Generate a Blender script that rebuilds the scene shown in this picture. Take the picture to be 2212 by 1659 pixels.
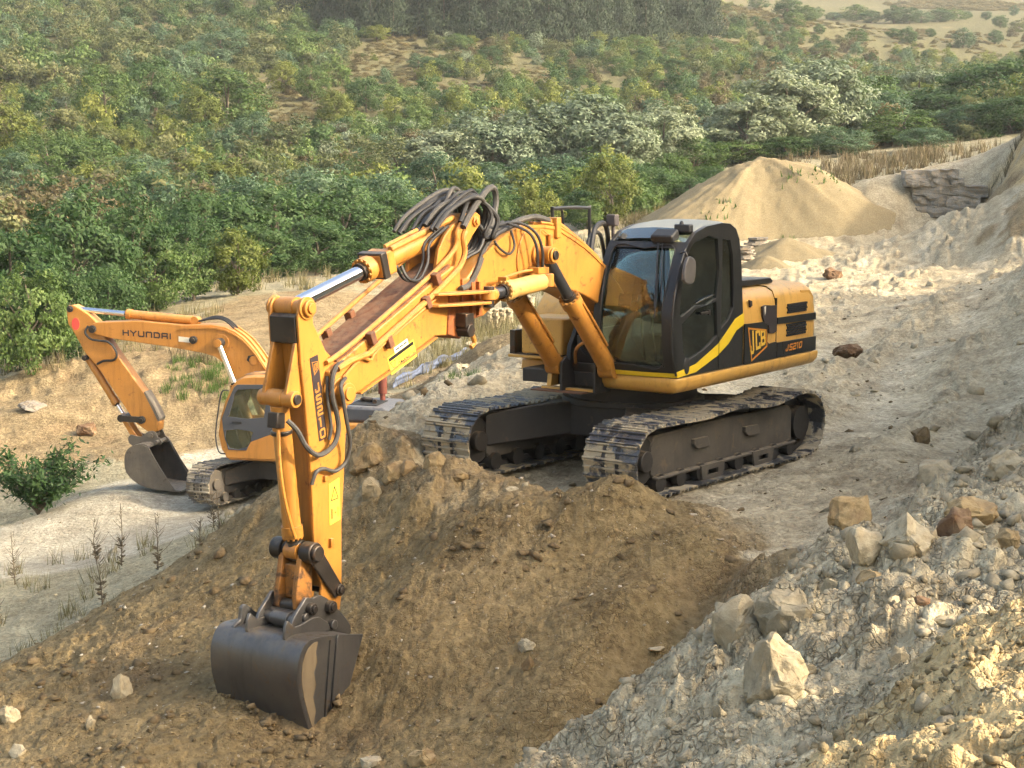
import bpy, bmesh, math, random
import numpy as np
from mathutils import Vector, Matrix, Euler

for o in list(bpy.data.objects):
    bpy.data.objects.remove(o)
SC = bpy.context.scene
COL = SC.collection

# ---------------------------------------------------------------- camera
cam_d = bpy.data.cameras.new('camera'); cam = bpy.data.objects.new('camera', cam_d); COL.objects.link(cam)
cam_d.sensor_width = 36.0; cam_d.lens = 3400.4 / 2212 * 36.0
cam_d.clip_start = 0.1; cam_d.clip_end = 3000
cam.location = (0, 0, 3.3555)
cam.rotation_euler = (math.radians(90) - 0.12504, 0, 0)
SC.camera = cam

# ---------------------------------------------------------------- sky, sun, exposure
SUN_EL = math.radians(26.0)
SUN_AZ = math.atan2(0.94, -0.34)            # bearing of the sun from +Y, clockwise
world = bpy.data.worlds.new('World'); SC.world = world; world.use_nodes = True
wn = world.node_tree; wn.nodes.clear()
sky = wn.nodes.new('ShaderNodeTexSky'); sky.sky_type = 'NISHITA'; sky.sun_disc = False
sky.sun_elevation = SUN_EL; sky.sun_rotation = SUN_AZ
sky.air_density = 1.3; sky.dust_density = 10.0; sky.ozone_density = 1.9
bg = wn.nodes.new('ShaderNodeBackground'); bg.inputs['Strength'].default_value = 0.15
wo = wn.nodes.new('ShaderNodeOutputWorld')
wn.links.new(sky.outputs[0], bg.inputs[0]); wn.links.new(bg.outputs[0], wo.inputs[0])
sun_d = bpy.data.lights.new('sun', 'SUN'); sun_d.energy = 2.0; sun_d.angle = math.radians(2.0); sun_d.color = (1.0, 0.88, 0.70)
sun = bpy.data.objects.new('sun', sun_d); COL.objects.link(sun)
_to = Vector((math.sin(SUN_AZ) * math.cos(SUN_EL), math.cos(SUN_AZ) * math.cos(SUN_EL), math.sin(SUN_EL)))
sun.rotation_euler = _to.to_track_quat('Z', 'Y').to_euler()
SC.view_settings.view_transform = 'Standard'; SC.view_settings.look = 'None'
SC.view_settings.exposure = 1.9; SC.view_settings.gamma = 1.0; SC.view_settings.use_curve_mapping = False
SC.cycles.max_bounces = 5; SC.cycles.diffuse_bounces = 2; SC.cycles.glossy_bounces = 3
SC.cycles.transmission_bounces = 4; SC.cycles.transparent_max_bounces = 8
SC.cycles.caustics_reflective = False; SC.cycles.caustics_refractive = False
SC.cycles.sample_clamp_indirect = 4.0
SC.cycles.use_denoising = True
try: SC.cycles.denoiser = 'OPENIMAGEDENOISE'
except Exception: pass
SC.cycles.use_adaptive_sampling = True; SC.cycles.adaptive_threshold = 0.05

# ---------------------------------------------------------------- materials
MATS = {}
class NT:
    def __init__(s, name):
        s.m = bpy.data.materials.new(name); s.m.use_nodes = True; s.t = s.m.node_tree; s.t.nodes.clear()
        s.out = s.t.nodes.new('ShaderNodeOutputMaterial')
        MATS[name] = s.m
    def n(s, typ, **kw):
        nd = s.t.nodes.new('ShaderNode' + typ)
        for k, v in kw.items():
            if k in nd.inputs.keys(): nd.inputs[k].default_value = v
            else: setattr(nd, k, v)
        return nd
    def l(s, a, b): s.t.links.new(a, b)
    def noise(s, co, scale, detail=4, rough=.55, dist=0.0):
        nd = s.n('TexNoise', Scale=scale, Detail=detail, Roughness=rough, Distortion=dist); s.l(co, nd.inputs['Vector']); return nd.outputs['Fac']
    def ramp(s, fac, lo, hi, c0=(0, 0, 0, 1), c1=(1, 1, 1, 1)):
        r = s.n('ValToRGB'); e = r.color_ramp.elements
        e[0].position = lo; e[1].position = hi; e[0].color = c0; e[1].color = c1
        s.l(fac, r.inputs[0]); return r.outputs[0]
    def mix(s, fac, a, b, mode='MIX'):
        m = s.n('Mix', data_type='RGBA', blend_type=mode)
        for sock, v in ((m.inputs[0], fac), (m.inputs[6], a), (m.inputs[7], b)):
            if hasattr(v, 'is_linked'): s.l(v, sock)
            else: sock.default_value = (tuple(v) + (1,) if isinstance(v, (tuple, list)) and len(v) == 3 else v)
        return m.outputs[2]
    def math(s, op, a, b=None, clamp=False):
        m = s.n('Math', operation=op); m.use_clamp = clamp
        for i, v in enumerate((a, b)):
            if v is None: continue
            if hasattr(v, 'is_linked'): s.l(v, m.inputs[i])
            else: m.inputs[i].default_value = v
        return m.outputs[0]
    def bump(s, h, strength=.3, dist=.02, normal=None):
        b = s.n('Bump', Strength=strength, Distance=dist); s.l(h, b.inputs['Height'])
        if normal is not None: s.l(normal, b.inputs['Normal'])
        return b.outputs[0]
    def bsdf(s, color, rough=.6, metallic=0.0, normal=None, spec=.5, **kw):
        b = s.n('BsdfPrincipled', **kw)
        for k, v in (('Base Color', color), ('Roughness', rough), ('Metallic', metallic), ('Specular IOR Level', spec)):
            if hasattr(v, 'is_linked'): s.l(v, b.inputs[k])
            else: b.inputs[k].default_value = (tuple(v) + (1,) if isinstance(v, (tuple, list)) and len(v) == 3 else v)
        if normal is not None: s.l(normal, b.inputs['Normal'])
        s.l(b.outputs[0], s.out.inputs[0]); return b

def up_mask(n, lo=.35, hi=.9):
    g = n.n('NewGeometry'); sp = n.n('SeparateXYZ'); n.l(g.outputs['Normal'], sp.inputs[0])
    mr = n.n('MapRange'); mr.inputs[1].default_value = lo; mr.inputs[2].default_value = hi; n.l(sp.outputs[2], mr.inputs[0]); return mr.outputs[0]

def paint(name, col, col2, rough=.42, rust=.12, dust=.35, dustcol=(.42, .33, .21), chips=(.05, .035, .03), scale=1.0, metallic=0.0, rustcol=(.16, .055, .02), grime=.35):
    n = NT(name); co = n.n('TexCoord').outputs['Object']
    big = n.noise(co, 1.7 * scale, 5, .6); fine = n.noise(co, 14 * scale, 5, .65); fade = n.ramp(big, .3, .7)
    c = n.mix(fade, col, col2)
    # rain streaks and grime: noise drawn out along the vertical
    mp = n.n('Mapping'); mp.inputs['Scale'].default_value = (9 * scale, 9 * scale, 1.1 * scale); n.l(co, mp.inputs[0])
    st = n.noise(mp.outputs[0], 1.0, 4, .6)
    c = n.mix(n.math('MULTIPLY', n.ramp(st, .52, .78), grime), c, tuple(x * .34 for x in col))
    r1 = n.ramp(n.noise(co, 5.5 * scale, 8, .72, .6), .655 - rust * .5, .73 - rust * .35)
    r2 = n.ramp(n.noise(co, 1.1 * scale, 6, .7, 1.2), .56, .70)
    c = n.mix(n.math('MULTIPLY', r2, min(.55, rust * 2.4)), c, tuple(x * .55 + .02 for x in col))
    c = n.mix(n.math('MULTIPLY', r1, .85), c, rustcol)
    ch = n.ramp(n.noise(co, 24 * scale, 4, .6), .69, .71)
    c = n.mix(n.math('MULTIPLY', ch, min(1, rust * 5)), c, chips)
    du = n.math('MULTIPLY', n.math('MULTIPLY', up_mask(n), n.ramp(fine, .35, .65)), dust)
    c = n.mix(du, c, dustcol)
    rg = n.math('ADD', n.math('MULTIPLY', fine, .25), rough - .1)
    rg = n.math('MAXIMUM', rg, n.math('MULTIPLY', n.math('MAXIMUM', r1, du), .85))
    n.bsdf(c, rg, metallic, n.bump(n.math('ADD', fine, n.math('MULTIPLY', r1, .6)), .10, .01))
    return n.m

paint('jcb_yellow', (.41, .168, .024), (.48, .215, .036), rough=.42, rust=.17, dust=.40, grime=.6)  # machine paint on the sunlit boom, colour darkened to offset the sun
paint('jcb_body', (.60, .32, .065), (.66, .37, .08), rough=.40, rust=.10, dust=.55, grime=.45)  # same machine paint on the shaded body: duller, colour lifted to offset the shade
paint('jcb_stripe', (.75, .50, .015), (.78, .54, .02), rough=.35, rust=.03, dust=.2, grime=.15)
paint('cylinder_tan', (.52, .30, .09), (.62, .33, .06), rough=.55, rust=.16, dust=.4)
paint('black_paint', (.008, .008, .009), (.016, .016, .016), rough=.32, rust=.04, dust=.30, rustcol=(.05, .03, .02), grime=.1)
paint('cab_black', (.012, .012, .012), (.02, .02, .019), rough=.36, rust=.06, dust=.18, rustcol=(.10, .06, .035), grime=.1)
paint('roof_grey', (.22, .23, .20), (.27, .28, .245), rough=.6, rust=.02, dust=.6, dustcol=(.30, .29, .25), grime=.1)
paint('under_black', (.018, .016, .014), (.035, .03, .025), rough=.6, rust=.12, dust=.75, rustcol=(.09, .06, .04), dustcol=(.20, .15, .09))
paint('frame_mud', (.06, .052, .042), (.105, .088, .066), rough=.75, rust=.2, dust=.8, rustcol=(.13, .095, .06), dustcol=(.27, .21, .13), grime=.3)
paint('rust_plate', (.13, .050, .022), (.19, .075, .03), rough=.75, rust=.3, dust=.25, rustcol=(.07, .03, .02))
paint('rust_orange', (.46, .15, .015), (.30, .085, .02), rough=.6, rust=.3, dust=.25)
paint('bucket_steel', (.08, .077, .075), (.14, .13, .118), rough=.32, rust=.16, dust=.7, rustcol=(.15, .10, .055), dustcol=(.24, .19, .13), metallic=.55)
paint('bucket_steel_dusty', (.13, .11, .085), (.22, .18, .13), rough=.65, rust=.15, dust=.6, rustcol=(.10, .07, .05), dustcol=(.40, .34, .25), metallic=.2)
paint('greasy_steel', (.022, .019, .017), (.05, .04, .032), rough=.38, rust=.2, dust=.35, rustcol=(.10, .05, .025), metallic=.4)
paint('hyundai_orange', (.47, .195, .032), (.53, .23, .045), rough=.45, rust=.09, dust=.45, grime=.5)
paint('hyundai_grey', (.055, .058, .068), (.075, .078, .088), rough=.4, rust=.02, dust=.45, dustcol=(.30, .27, .22), grime=.1)
paint('lamp_dark', (.06, .05, .05), (.09, .07, .06), rough=.5, rust=.1, dust=.4)
paint('jcb_worn', (.40, .17, .03), (.30, .12, .025), rough=.5, rust=.34, dust=.3, grime=.8, rustcol=(.045, .028, .018))
paint('dried_soil', (.17, .125, .07), (.22, .165, .095), rough=.9, rust=.1, dust=.3, rustcol=(.08, .06, .04))
paint('red_brown', (.15, .035, .02), (.19, .05, .03), rough=.6, rust=.2, dust=.2)
paint('pole_grey', (.45, .44, .40), (.55, .54, .5), rough=.8, rust=.02, dust=.1)
paint('red_mark', (.75, .06, .05), (.80, .09, .06), rough=.5, rust=.02, dust=.1)

def simple(name, col, rough=.5, metallic=0.0, nscale=8, namt=.3, bump=0.0, spec=.5):
    n = NT(name); co = n.n('TexCoord').outputs['Object']; f = n.noise(co, nscale, 5, .6)
    c = n.mix(f, tuple(x * (1 - namt) for x in col), tuple(min(1, x * (1 + namt)) for x in col))
    n.bsdf(c, rough, metallic, n.bump(f, bump, .01) if bump else None, spec); return n.m
simple('chrome', (.72, .72, .74), .12, 1.0, 20, .06)
simple('dark_rod', (.10, .10, .105), .3, .8, 12, .3)
simple('rubber', (.022, .021, .020), .55, 0, 10, .6, .1)
simple('rubber_dusty', (.055, .050, .043), .65, 0, 9, .6, .1)
simple('decal_black', (.012, .011, .012), .4, 0, 10, .4)
simple('decal_dark', (.035, .026, .028), .4, 0, 10, .3)
simple('decal_yellow', (.70, .42, .045), .45, 0, 10, .2)
simple('decal_orange', (.60, .22, .02), .45, 0, 10, .2)
simple('decal_white', (.72, .66, .52), .5, 0, 10, .12)
simple('sticker_yellow', (.80, .55, .06), .45, 0, 6, .15)
simple('seat_grey', (.05, .055, .055), .85, 0, 15, .3)
simple('console_grey', (.10, .11, .105), .6, 0, 15, .3)
simple('interior_dark', (.02, .021, .02), .8, 0, 15, .3)
simple('mirror_back', (.09, .082, .075), .45, 0, 7, .4)
simple('wood', (.34, .24, .13), .85, 0, 14, .4, .3)
simple('mesh_hole', (.01, .01, .01), .8)
simple('blue_plastic', (.10, .125, .19), .6, 0, 5, .7, .2)
simple('cap_white', (.62, .72, .66), .5, 0, 10, .1)

def glass(name, tint, alpha, rough=.03):
    n = NT(name)
    tr = n.n('BsdfTransparent'); tr.inputs[0].default_value = tint + (1,)
    gl = n.n('BsdfGlossy'); gl.inputs['Roughness'].default_value = rough; gl.inputs[0].default_value = (.9, .95, .92, 1)
    df = n.n('BsdfDiffuse'); df.inputs[0].default_value = (.30, .28, .22, 1)
    fr = n.n('Fresnel'); fr.inputs[0].default_value = 1.5
    f2 = n.math('ADD', n.math('MULTIPLY', fr.outputs[0], 1.0), alpha, True)
    mx = n.n('MixShader'); n.l(f2, mx.inputs[0]); n.l(tr.outputs[0], mx.inputs[1]); n.l(gl.outputs[0], mx.inputs[2])
    co = n.n('TexCoord').outputs['Object']
    d = n.math('MULTIPLY', n.ramp(n.noise(co, 3.0, 5, .65), .45, .85), .09)
    m2 = n.n('MixShader'); n.l(d, m2.inputs[0]); n.l(mx.outputs[0], m2.inputs[1]); n.l(df.outputs[0], m2.inputs[2])
    n.l(m2.outputs[0], n.out.inputs[0]); return n.m
glass('cab_glass', (.72, .82, .76), .03)
glass('skylight_glass', (.30, .42, .36), .22, .16)

def shoe_mat(name, steel, mud, thr):
    n = NT(name); g = n.n('NewGeometry').outputs['Position']; co = n.n('TexCoord').outputs['Object']
    oi = n.n('ObjectInfo').outputs['Random']
    cb = n.n('CombineXYZ'); n.l(n.math('MULTIPLY', oi, 31.0), cb.inputs[0]); n.l(n.math('MULTIPLY', oi, 17.0), cb.inputs[1])
    ad = n.n('VectorMath', operation='ADD'); n.l(co, ad.inputs[0]); n.l(cb.outputs[0], ad.inputs[1])
    a = n.noise(ad.outputs[0], 4.2, 5, .6, .4); b = n.noise(g, 1.6, 4, .6); f = n.noise(ad.outputs[0], 40, 4, .6)
    m = n.ramp(n.math('ADD', n.math('MULTIPLY', a, .55), n.math('MULTIPLY', b, .45)), thr, thr + .045)
    c = n.mix(m, n.mix(f, tuple(x * .6 for x in steel), tuple(x * 1.5 for x in steel)), n.mix(f, tuple(x * .7 for x in mud), tuple(x * 1.2 for x in mud)))
    n.bsdf(c, n.math('ADD', n.math('MULTIPLY', m, .5), .36), n.math('MULTIPLY', n.math('SUBTRACT', 1.0, m), .7), n.bump(n.math('ADD', m, n.math('MULTIPLY', f, .4)), .6, .02))
    return n.m
shoe_mat('shoe_jcb', (.115, .115, .118), (.40, .33, .215), .482)
shoe_mat('shoe_hyundai', (.17, .15, .125), (.40, .34, .24), .49)

def soil_mat():
    n = NT('soil'); at = n.n('VertexColor'); at.layer_name = 'soil'
    g = n.n('NewGeometry').outputs['Position']
    zn = n.n('VertexColor'); zn.layer_name = 'grain'
    sp = n.n('SeparateColor'); n.l(zn.outputs[0], sp.inputs[0])
    a = n.noise(g, 1.3, 5, .68); b = n.noise(g, 11.0, 4, .7); v = n.n('TexVoronoi', Scale=34.0); n.l(g, v.inputs['Vector'])
    v2 = n.n('TexVoronoi', Scale=13.0); n.l(g, v2.inputs['Vector'])
    c = n.mix(1.0, at.outputs[0], n.ramp(a, .25, .75, (.66, .64, .62, 1), (1.28, 1.30, 1.33, 1)), 'MULTIPLY')
    c = n.mix(1.0, c, n.ramp(b, .28, .72, (.62, .60, .58, 1), (1.30, 1.31, 1.33, 1)), 'MULTIPLY')
    # scattered pale chips of stone, sparser in the fresh soil
    sv = n.n('SeparateColor'); n.l(v.outputs['Color'], sv.inputs[0])
    chip = n.math('MULTIPLY', n.ramp(sv.outputs[0], .90, .93), n.ramp(v.outputs['Distance'], .22, .32, (1, 1, 1, 1), (0, 0, 0, 1)))
    c = n.mix(n.math('MULTIPLY', chip, sp.outputs[0]), c, n.mix(sv.outputs[1], (.30, .25, .17), (.50, .45, .36)))
    # crumbs: every little clod has its own tone and a gap round it, its shade painted into the colour, in patches
    dn = n.n('VectorMath', operation='ADD'); nv = n.n('TexNoise', Scale=9.0, Detail=2.0); n.l(g, nv.inputs['Vector'])
    ns = n.n('VectorMath', operation='SCALE'); n.l(nv.outputs['Color'], ns.inputs[0]); ns.inputs['Scale'].default_value = .10; n.l(g, dn.inputs[0]); n.l(ns.outputs[0], dn.inputs[1])
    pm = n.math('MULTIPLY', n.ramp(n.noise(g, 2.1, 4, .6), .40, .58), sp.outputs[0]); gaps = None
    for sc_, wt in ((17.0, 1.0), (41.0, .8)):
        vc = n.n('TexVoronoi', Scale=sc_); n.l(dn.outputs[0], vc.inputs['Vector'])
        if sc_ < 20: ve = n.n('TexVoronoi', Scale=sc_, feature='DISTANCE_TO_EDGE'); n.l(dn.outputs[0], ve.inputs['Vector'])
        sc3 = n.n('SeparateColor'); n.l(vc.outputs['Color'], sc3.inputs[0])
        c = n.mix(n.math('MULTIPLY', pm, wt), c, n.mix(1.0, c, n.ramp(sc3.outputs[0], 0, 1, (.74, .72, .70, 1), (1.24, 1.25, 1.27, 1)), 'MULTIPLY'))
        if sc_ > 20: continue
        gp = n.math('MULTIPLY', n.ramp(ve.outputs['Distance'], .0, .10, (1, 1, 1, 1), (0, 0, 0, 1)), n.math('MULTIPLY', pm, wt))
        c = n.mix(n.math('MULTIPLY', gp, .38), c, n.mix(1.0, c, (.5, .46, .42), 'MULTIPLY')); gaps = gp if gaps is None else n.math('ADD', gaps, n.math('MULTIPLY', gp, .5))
    h = n.math('ADD', n.math('MULTIPLY', b, 1.0), n.math('MULTIPLY', n.math('SUBTRACT', 1.0, v2.outputs['Distance']), .35))
    h = n.math('SUBTRACT', h, n.math('MULTIPLY', gaps, .38))
    h = n.math('ADD', h, n.math('MULTIPLY', chip, .2))
    c = n.mix(n.math('MULTIPLY', n.ramp(n.noise(g, 27.0, 3, .6), .60, .72), .45), c, n.mix(1.0, c, (.45, .42, .38), 'MULTIPLY'))
    n.bsdf(c, .93, 0.0, n.bump(h, .9, .06), .15); return n.m
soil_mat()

def rock_mat(name, c0, c1, dirt):
    n = NT(name); co = n.n('TexCoord').outputs['Object']; g = n.n('NewGeometry').outputs['Position']
    a = n.noise(g, 2.5, 7, .65); b = n.noise(g, 16, 6, .7); oi = n.n('ObjectInfo').outputs['Random']
    c = n.mix(n.ramp(a, .3, .7), c0, c1)
    c = n.mix(n.ramp(b, .42, .7), c, tuple(x * .62 for x in c0))
    c = n.mix(n.math('MULTIPLY', n.ramp(n.noise(g, 5, 5, .6), .48, .62), .7), c, dirt)
    c = n.mix(1.0, c, n.ramp(oi, 0, 1, (.82, .82, .82, 1), (1.15, 1.13, 1.1, 1)), 'MULTIPLY')
    n.bsdf(c, .9, 0, n.bump(n.math('ADD', b, n.math('MULTIPLY', a, .5)), .55, .03), .2); return n.m
rock_mat('rock_grey', (.37, .315, .205), (.46, .40, .275), (.32, .255, .15))
rock_mat('rock_tan', (.38, .27, .13), (.46, .35, .19), (.25, .17, .09))
rock_mat('rock_brown', (.15, .085, .045), (.22, .14, .08), (.25, .18, .11))
rock_mat('slab_pale', (.42, .36, .24), (.50, .44, .31), (.40, .31, .19))
rock_mat('slab_grey', (.20, .18, .15), (.32, .29, .24), (.24, .19, .13))
rock_mat('sand_pale', (.235, .188, .105), (.27, .22, .127), (.20, .154, .082))
rock_mat('quarry_grey', (.26, .24, .20), (.36, .33, .27), (.33, .26, .17))
rock_mat('stone_soil', (.18, .125, .062), (.25, .185, .10), (.15, .10, .05))
rock_mat('stone_pale', (.44, .38, .28), (.52, .46, .36), (.30, .23, .14))

def leaf_mat(name, dark, mid, light, trans=.35, rough=.6, var=.25):
    n = NT(name); at = n.n('VertexColor'); at.layer_name = 'leaf'
    sp = n.n('SeparateColor'); n.l(at.outputs[0], sp.inputs[0]); oi = n.n('ObjectInfo').outputs['Random']
    r = n.n('ValToRGB'); e = r.color_ramp.elements; e[0].color = dark + (1,); e[1].color = light + (1,)
    k = e.new(.5); k.color = mid + (1,); n.l(sp.outputs[0], r.inputs[0])
    c = n.mix(1.0, r.outputs[0], n.ramp(oi, 0, 1, (1 - var, 1 - var * .8, 1 - var, 1), (1 + var, 1 + var * .7, 1 + var * .4, 1)), 'MULTIPLY')
    d = n.n('BsdfPrincipled'); n.l(c, d.inputs['Base Color']); d.inputs['Roughness'].default_value = rough; d.inputs['Specular IOR Level'].default_value = .25
    t = n.n('BsdfTranslucent'); n.l(n.mix(1.0, c, (1.05, 1.18, .7), 'MULTIPLY'), t.inputs[0])
    m = n.n('MixShader'); m.inputs[0].default_value = trans; n.l(d.outputs[0], m.inputs[1]); n.l(t.outputs[0], m.inputs[2])
    n.l(m.outputs[0], n.out.inputs[0]); return n.m
leaf_mat('leaf_dark', (0.026, 0.058, 0.018), (0.052, 0.103, 0.033), (0.099, 0.156, 0.063))
leaf_mat('leaf_mid', (0.047, 0.086, 0.026), (0.087, 0.144, 0.040), (0.151, 0.208, 0.076))
leaf_mat('leaf_yellow', (0.088, 0.110, 0.026), (0.150, 0.176, 0.040), (0.229, 0.251, 0.070))
leaf_mat('leaf_silver', (.115, .145, .09), (.18, .22, .145), (.255, .30, .21), trans=.2)
leaf_mat('leaf_olive', (0.063, 0.081, 0.032), (0.115, 0.132, 0.057), (0.198, 0.202, 0.094))
leaf_mat('leaf_bluish', (0.040, 0.081, 0.044), (0.087, 0.144, 0.082), (0.162, 0.231, 0.152))
leaf_mat('leaf_brown', (0.075, 0.060, 0.029), (0.123, 0.101, 0.053), (0.176, 0.148, 0.084))
leaf_mat('leaf_conifer', (.013, .027, .014), (.025, .044, .022), (.042, .066, .034), trans=.08)
leaf_mat('dry_grass', (.13, .105, .05), (.21, .175, .09), (.30, .26, .15), trans=.25)
leaf_mat('rusty_grass', (.12, .085, .05), (.185, .14, .085), (.26, .205, .13), trans=.25)
leaf_mat('green_weed', (.05, .09, .02), (.09, .15, .035), (.15, .22, .07))
simple('bark', (.12, .095, .065), .9, 0, 10, .5, .4)
simple('dead_stem', (.13, .10, .06), .9, 0, 10, .4)

# ---------------------------------------------------------------- mesh helpers
def link(o, parent=None):
    COL.objects.link(o)
    if parent is not None: o.parent = parent
    return o
def tag(o, label, cat, group=None, kind='thing'):
    if label: o['label'] = label
    if cat: o['category'] = cat
    if group: o['group'] = group
    if kind: o['kind'] = kind
    return o
def empty(name, loc=(0, 0, 0), rz=0.0):
    o = bpy.data.objects.new(name, None); o.empty_display_size = .3; o.location = loc; o.rotation_euler = (0, 0, rz); return link(o)

class MB:
    def __init__(s): s.v = []; s.f = []
    def add(s, vs, fs):
        b = len(s.v); s.v += [tuple(v) for v in vs]; s.f += [tuple(i + b for i in f) for f in fs]; return s
    def box(s, x0, x1, y0, y1, z0, z1):
        return s.add([(x0, y0, z0), (x1, y0, z0), (x1, y1, z0), (x0, y1, z0), (x0, y0, z1), (x1, y0, z1), (x1, y1, z1), (x0, y1, z1)],
                     [(0, 3, 2, 1), (4, 5, 6, 7), (0, 1, 5, 4), (1, 2, 6, 5), (2, 3, 7, 6), (3, 0, 4, 7)])
    def obox(s, c, ax, ay, az, hx, hy, hz):
        c = Vector(c); ax = Vector(ax).normalized() * hx; ay = Vector(ay).normalized() * hy; az = Vector(az).normalized() * hz
        vs = [c + sx * ax + sy * ay + sz * az for sz in (-1, 1) for sx, sy in ((-1, -1), (1, -1), (1, 1), (-1, 1))]
        return s.add(vs, [(0, 3, 2, 1), (4, 5, 6, 7), (0, 1, 5, 4), (1, 2, 6, 5), (2, 3, 7, 6), (3, 0, 4, 7)])
    def bar(s, p, q, w, h, up=(0, 0, 1)):
        p = Vector(p); q = Vector(q); d = (q - p); L = d.length; d.normalize(); sd = d.cross(Vector(up))
        if sd.length < 1e-4: sd = d.cross(Vector((1, 0, 0)))
        sd.normalize(); u = sd.cross(d)
        return s.obox((p + q) / 2, d, sd, u, L / 2, w / 2, h / 2)
    def prism(s, poly, y0, y1, holes=()):
        """polygon in the x-z plane extruded from y0 to y1, with optional holes"""
        bm = bmesh.new(); loops = []
        for lp in [poly] + list(holes):
            vs = [bm.verts.new((p[0], 0, p[1])) for p in lp]
            for i in range(len(vs)): bm.edges.new((vs[i], vs[(i + 1) % len(vs)]))
            loops.append(vs)
        bmesh.ops.triangle_fill(bm, use_beauty=True, use_dissolve=False, edges=bm.edges[:], normal=(0, -1, 0))
        bm.verts.index_update(); nv = len(bm.verts)
        co = [tuple(v.co) for v in bm.verts]; fs = [[v.index for v in f.verts] for f in bm.faces]
        ids = [[v.index for v in lp] for lp in loops]
        bm.free()
        ya, yb = min(y0, y1), max(y0, y1)
        vs = [(x, ya, z) for x, _, z in co] + [(x, yb, z) for x, _, z in co]; F = []
        for f in fs:
            a, b, c = (Vector(co[i]) for i in f[:3]); nrm = (b - a).cross(c - a)
            g = f if nrm.y < 0 else f[::-1]
            F.append(tuple(g)); F.append(tuple(i + nv for i in g[::-1]))
        for k, lp in enumerate(ids):
            ar = sum(co[lp[i]][0] * co[lp[(i + 1) % len(lp)]][2] - co[lp[(i + 1) % len(lp)]][0] * co[lp[i]][2] for i in range(len(lp)))
            q = lp if (ar > 0) == (k == 0) else lp[::-1]
            for i in range(len(q)):
                a, b = q[i], q[(i + 1) % len(q)]; F.append((b, a, a + nv, b + nv)[::-1] if False else (a, b, b + nv, a + nv))
        return s.add(vs, F)
    def cyl(s, p, q, r0, r1=None, n=16, caps=True):
        r1 = r0 if r1 is None else r1
        p = Vector(p); q = Vector(q); d = (q - p).normalized(); a = d.cross(Vector((0, 0, 1)))
        if a.length < 1e-3: a = d.cross(Vector((1, 0, 0)))
        a.normalize(); b = d.cross(a); vs = []
        for c, r in ((p, r0), (q, r1)):
            for i in range(n):
                t = 2 * math.pi * i / n; vs.append(c + a * (math.cos(t) * r) + b * (math.sin(t) * r))
        F = [(i, (i + 1) % n, (i + 1) % n + n, i + n) for i in range(n)]
        if caps: F += [tuple(range(n))[::-1], tuple(range(n, 2 * n))]
        return s.add(vs, F)
    def tube(s, pts, r, n=8, smooth=3):
        P = [Vector(p) for p in pts]
        if smooth and len(P) > 2:
            Q = []
            for i in range(len(P) - 1):
                p0 = P[max(0, i - 1)]; p1 = P[i]; p2 = P[i + 1]; p3 = P[min(len(P) - 1, i + 2)]
                for k in range(smooth):
                    t = k / smooth
                    Q.append(.5 * ((2 * p1) + (p2 - p0) * t + (2 * p0 - 5 * p1 + 4 * p2 - p3) * t * t + (3 * p1 - p0 - 3 * p2 + p3) * t ** 3))
            Q.append(P[-1]); P = Q
        vs = []; up = None
        rr = r if isinstance(r, (list, tuple)) else None
        for i, p in enumerate(P):
            d = (P[min(i + 1, len(P) - 1)] - P[max(i - 1, 0)])
            if d.length < 1e-9: d = Vector((0, 0, 1))
            d.normalize()
            if up is None:
                up = d.cross(Vector((.3, .2, 1))); up.normalize()
            a = up - d * up.dot(d)
            if a.length < 1e-4: a = d.orthogonal()
            a.normalize(); up = a; b = d.cross(a)
            ra = r if rr is None else rr[0] + (rr[1] - rr[0]) * i / (len(P) - 1)
            for k in range(n):
                t = 2 * math.pi * k / n; vs.append(p + a * (math.cos(t) * ra) + b * (math.sin(t) * ra))
        m = len(P); F = []
        for i in range(m - 1):
            for k in range(n): F.append((i * n + k, i * n + (k + 1) % n, (i + 1) * n + (k + 1) % n, (i + 1) * n + k))
        F += [tuple(range(n))[::-1], tuple(range((m - 1) * n, m * n))]
        return s.add(vs, F)
    def loft(s, rings, closed=False, caps=False):
        n = len(rings[0]); vs = [p for r in rings for p in r]; F = []
        for i in range(len(rings) - 1):
            for k in range(n if closed else n - 1): F.append((i * n + k, i * n + (k + 1) % n, (i + 1) * n + (k + 1) % n, (i + 1) * n + k))
        if caps: F += [tuple(range(n))[::-1], tuple(range((len(rings) - 1) * n, len(rings) * n))]
        return s.add(vs, F)
    def mesh(s, name, mat, smooth=True, ang=32, fix=True):
        me = bpy.data.meshes.new(name); me.from_pydata([tuple(v) for v in s.v], [], s.f)
        if fix:
            bm = bmesh.new(); bm.from_mesh(me); bmesh.ops.recalc_face_normals(bm, faces=bm.faces[:]); bm.to_mesh(me); bm.free()
        if smooth:
            me.polygons.foreach_set('use_smooth', [True] * len(me.polygons)); me.set_sharp_from_angle(angle=math.radians(ang))
        me.materials.append(MATS[mat]); me.update(); return me
    def build(s, name, mat, parent=None, bevel=0.0, xf=None, smooth=True, ang=32):
        if xf is not None: s.v = [tuple(xf @ Vector(v)) for v in s.v]
        o = bpy.data.objects.new(name, s.mesh(name, mat, smooth, ang)); link(o, parent)
        if bevel:
            m = o.modifiers.new('bevel', 'BEVEL'); m.width = bevel; m.segments = 2; m.limit_method = 'ANGLE'; m.angle_limit = math.radians(35)
        return o

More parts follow.
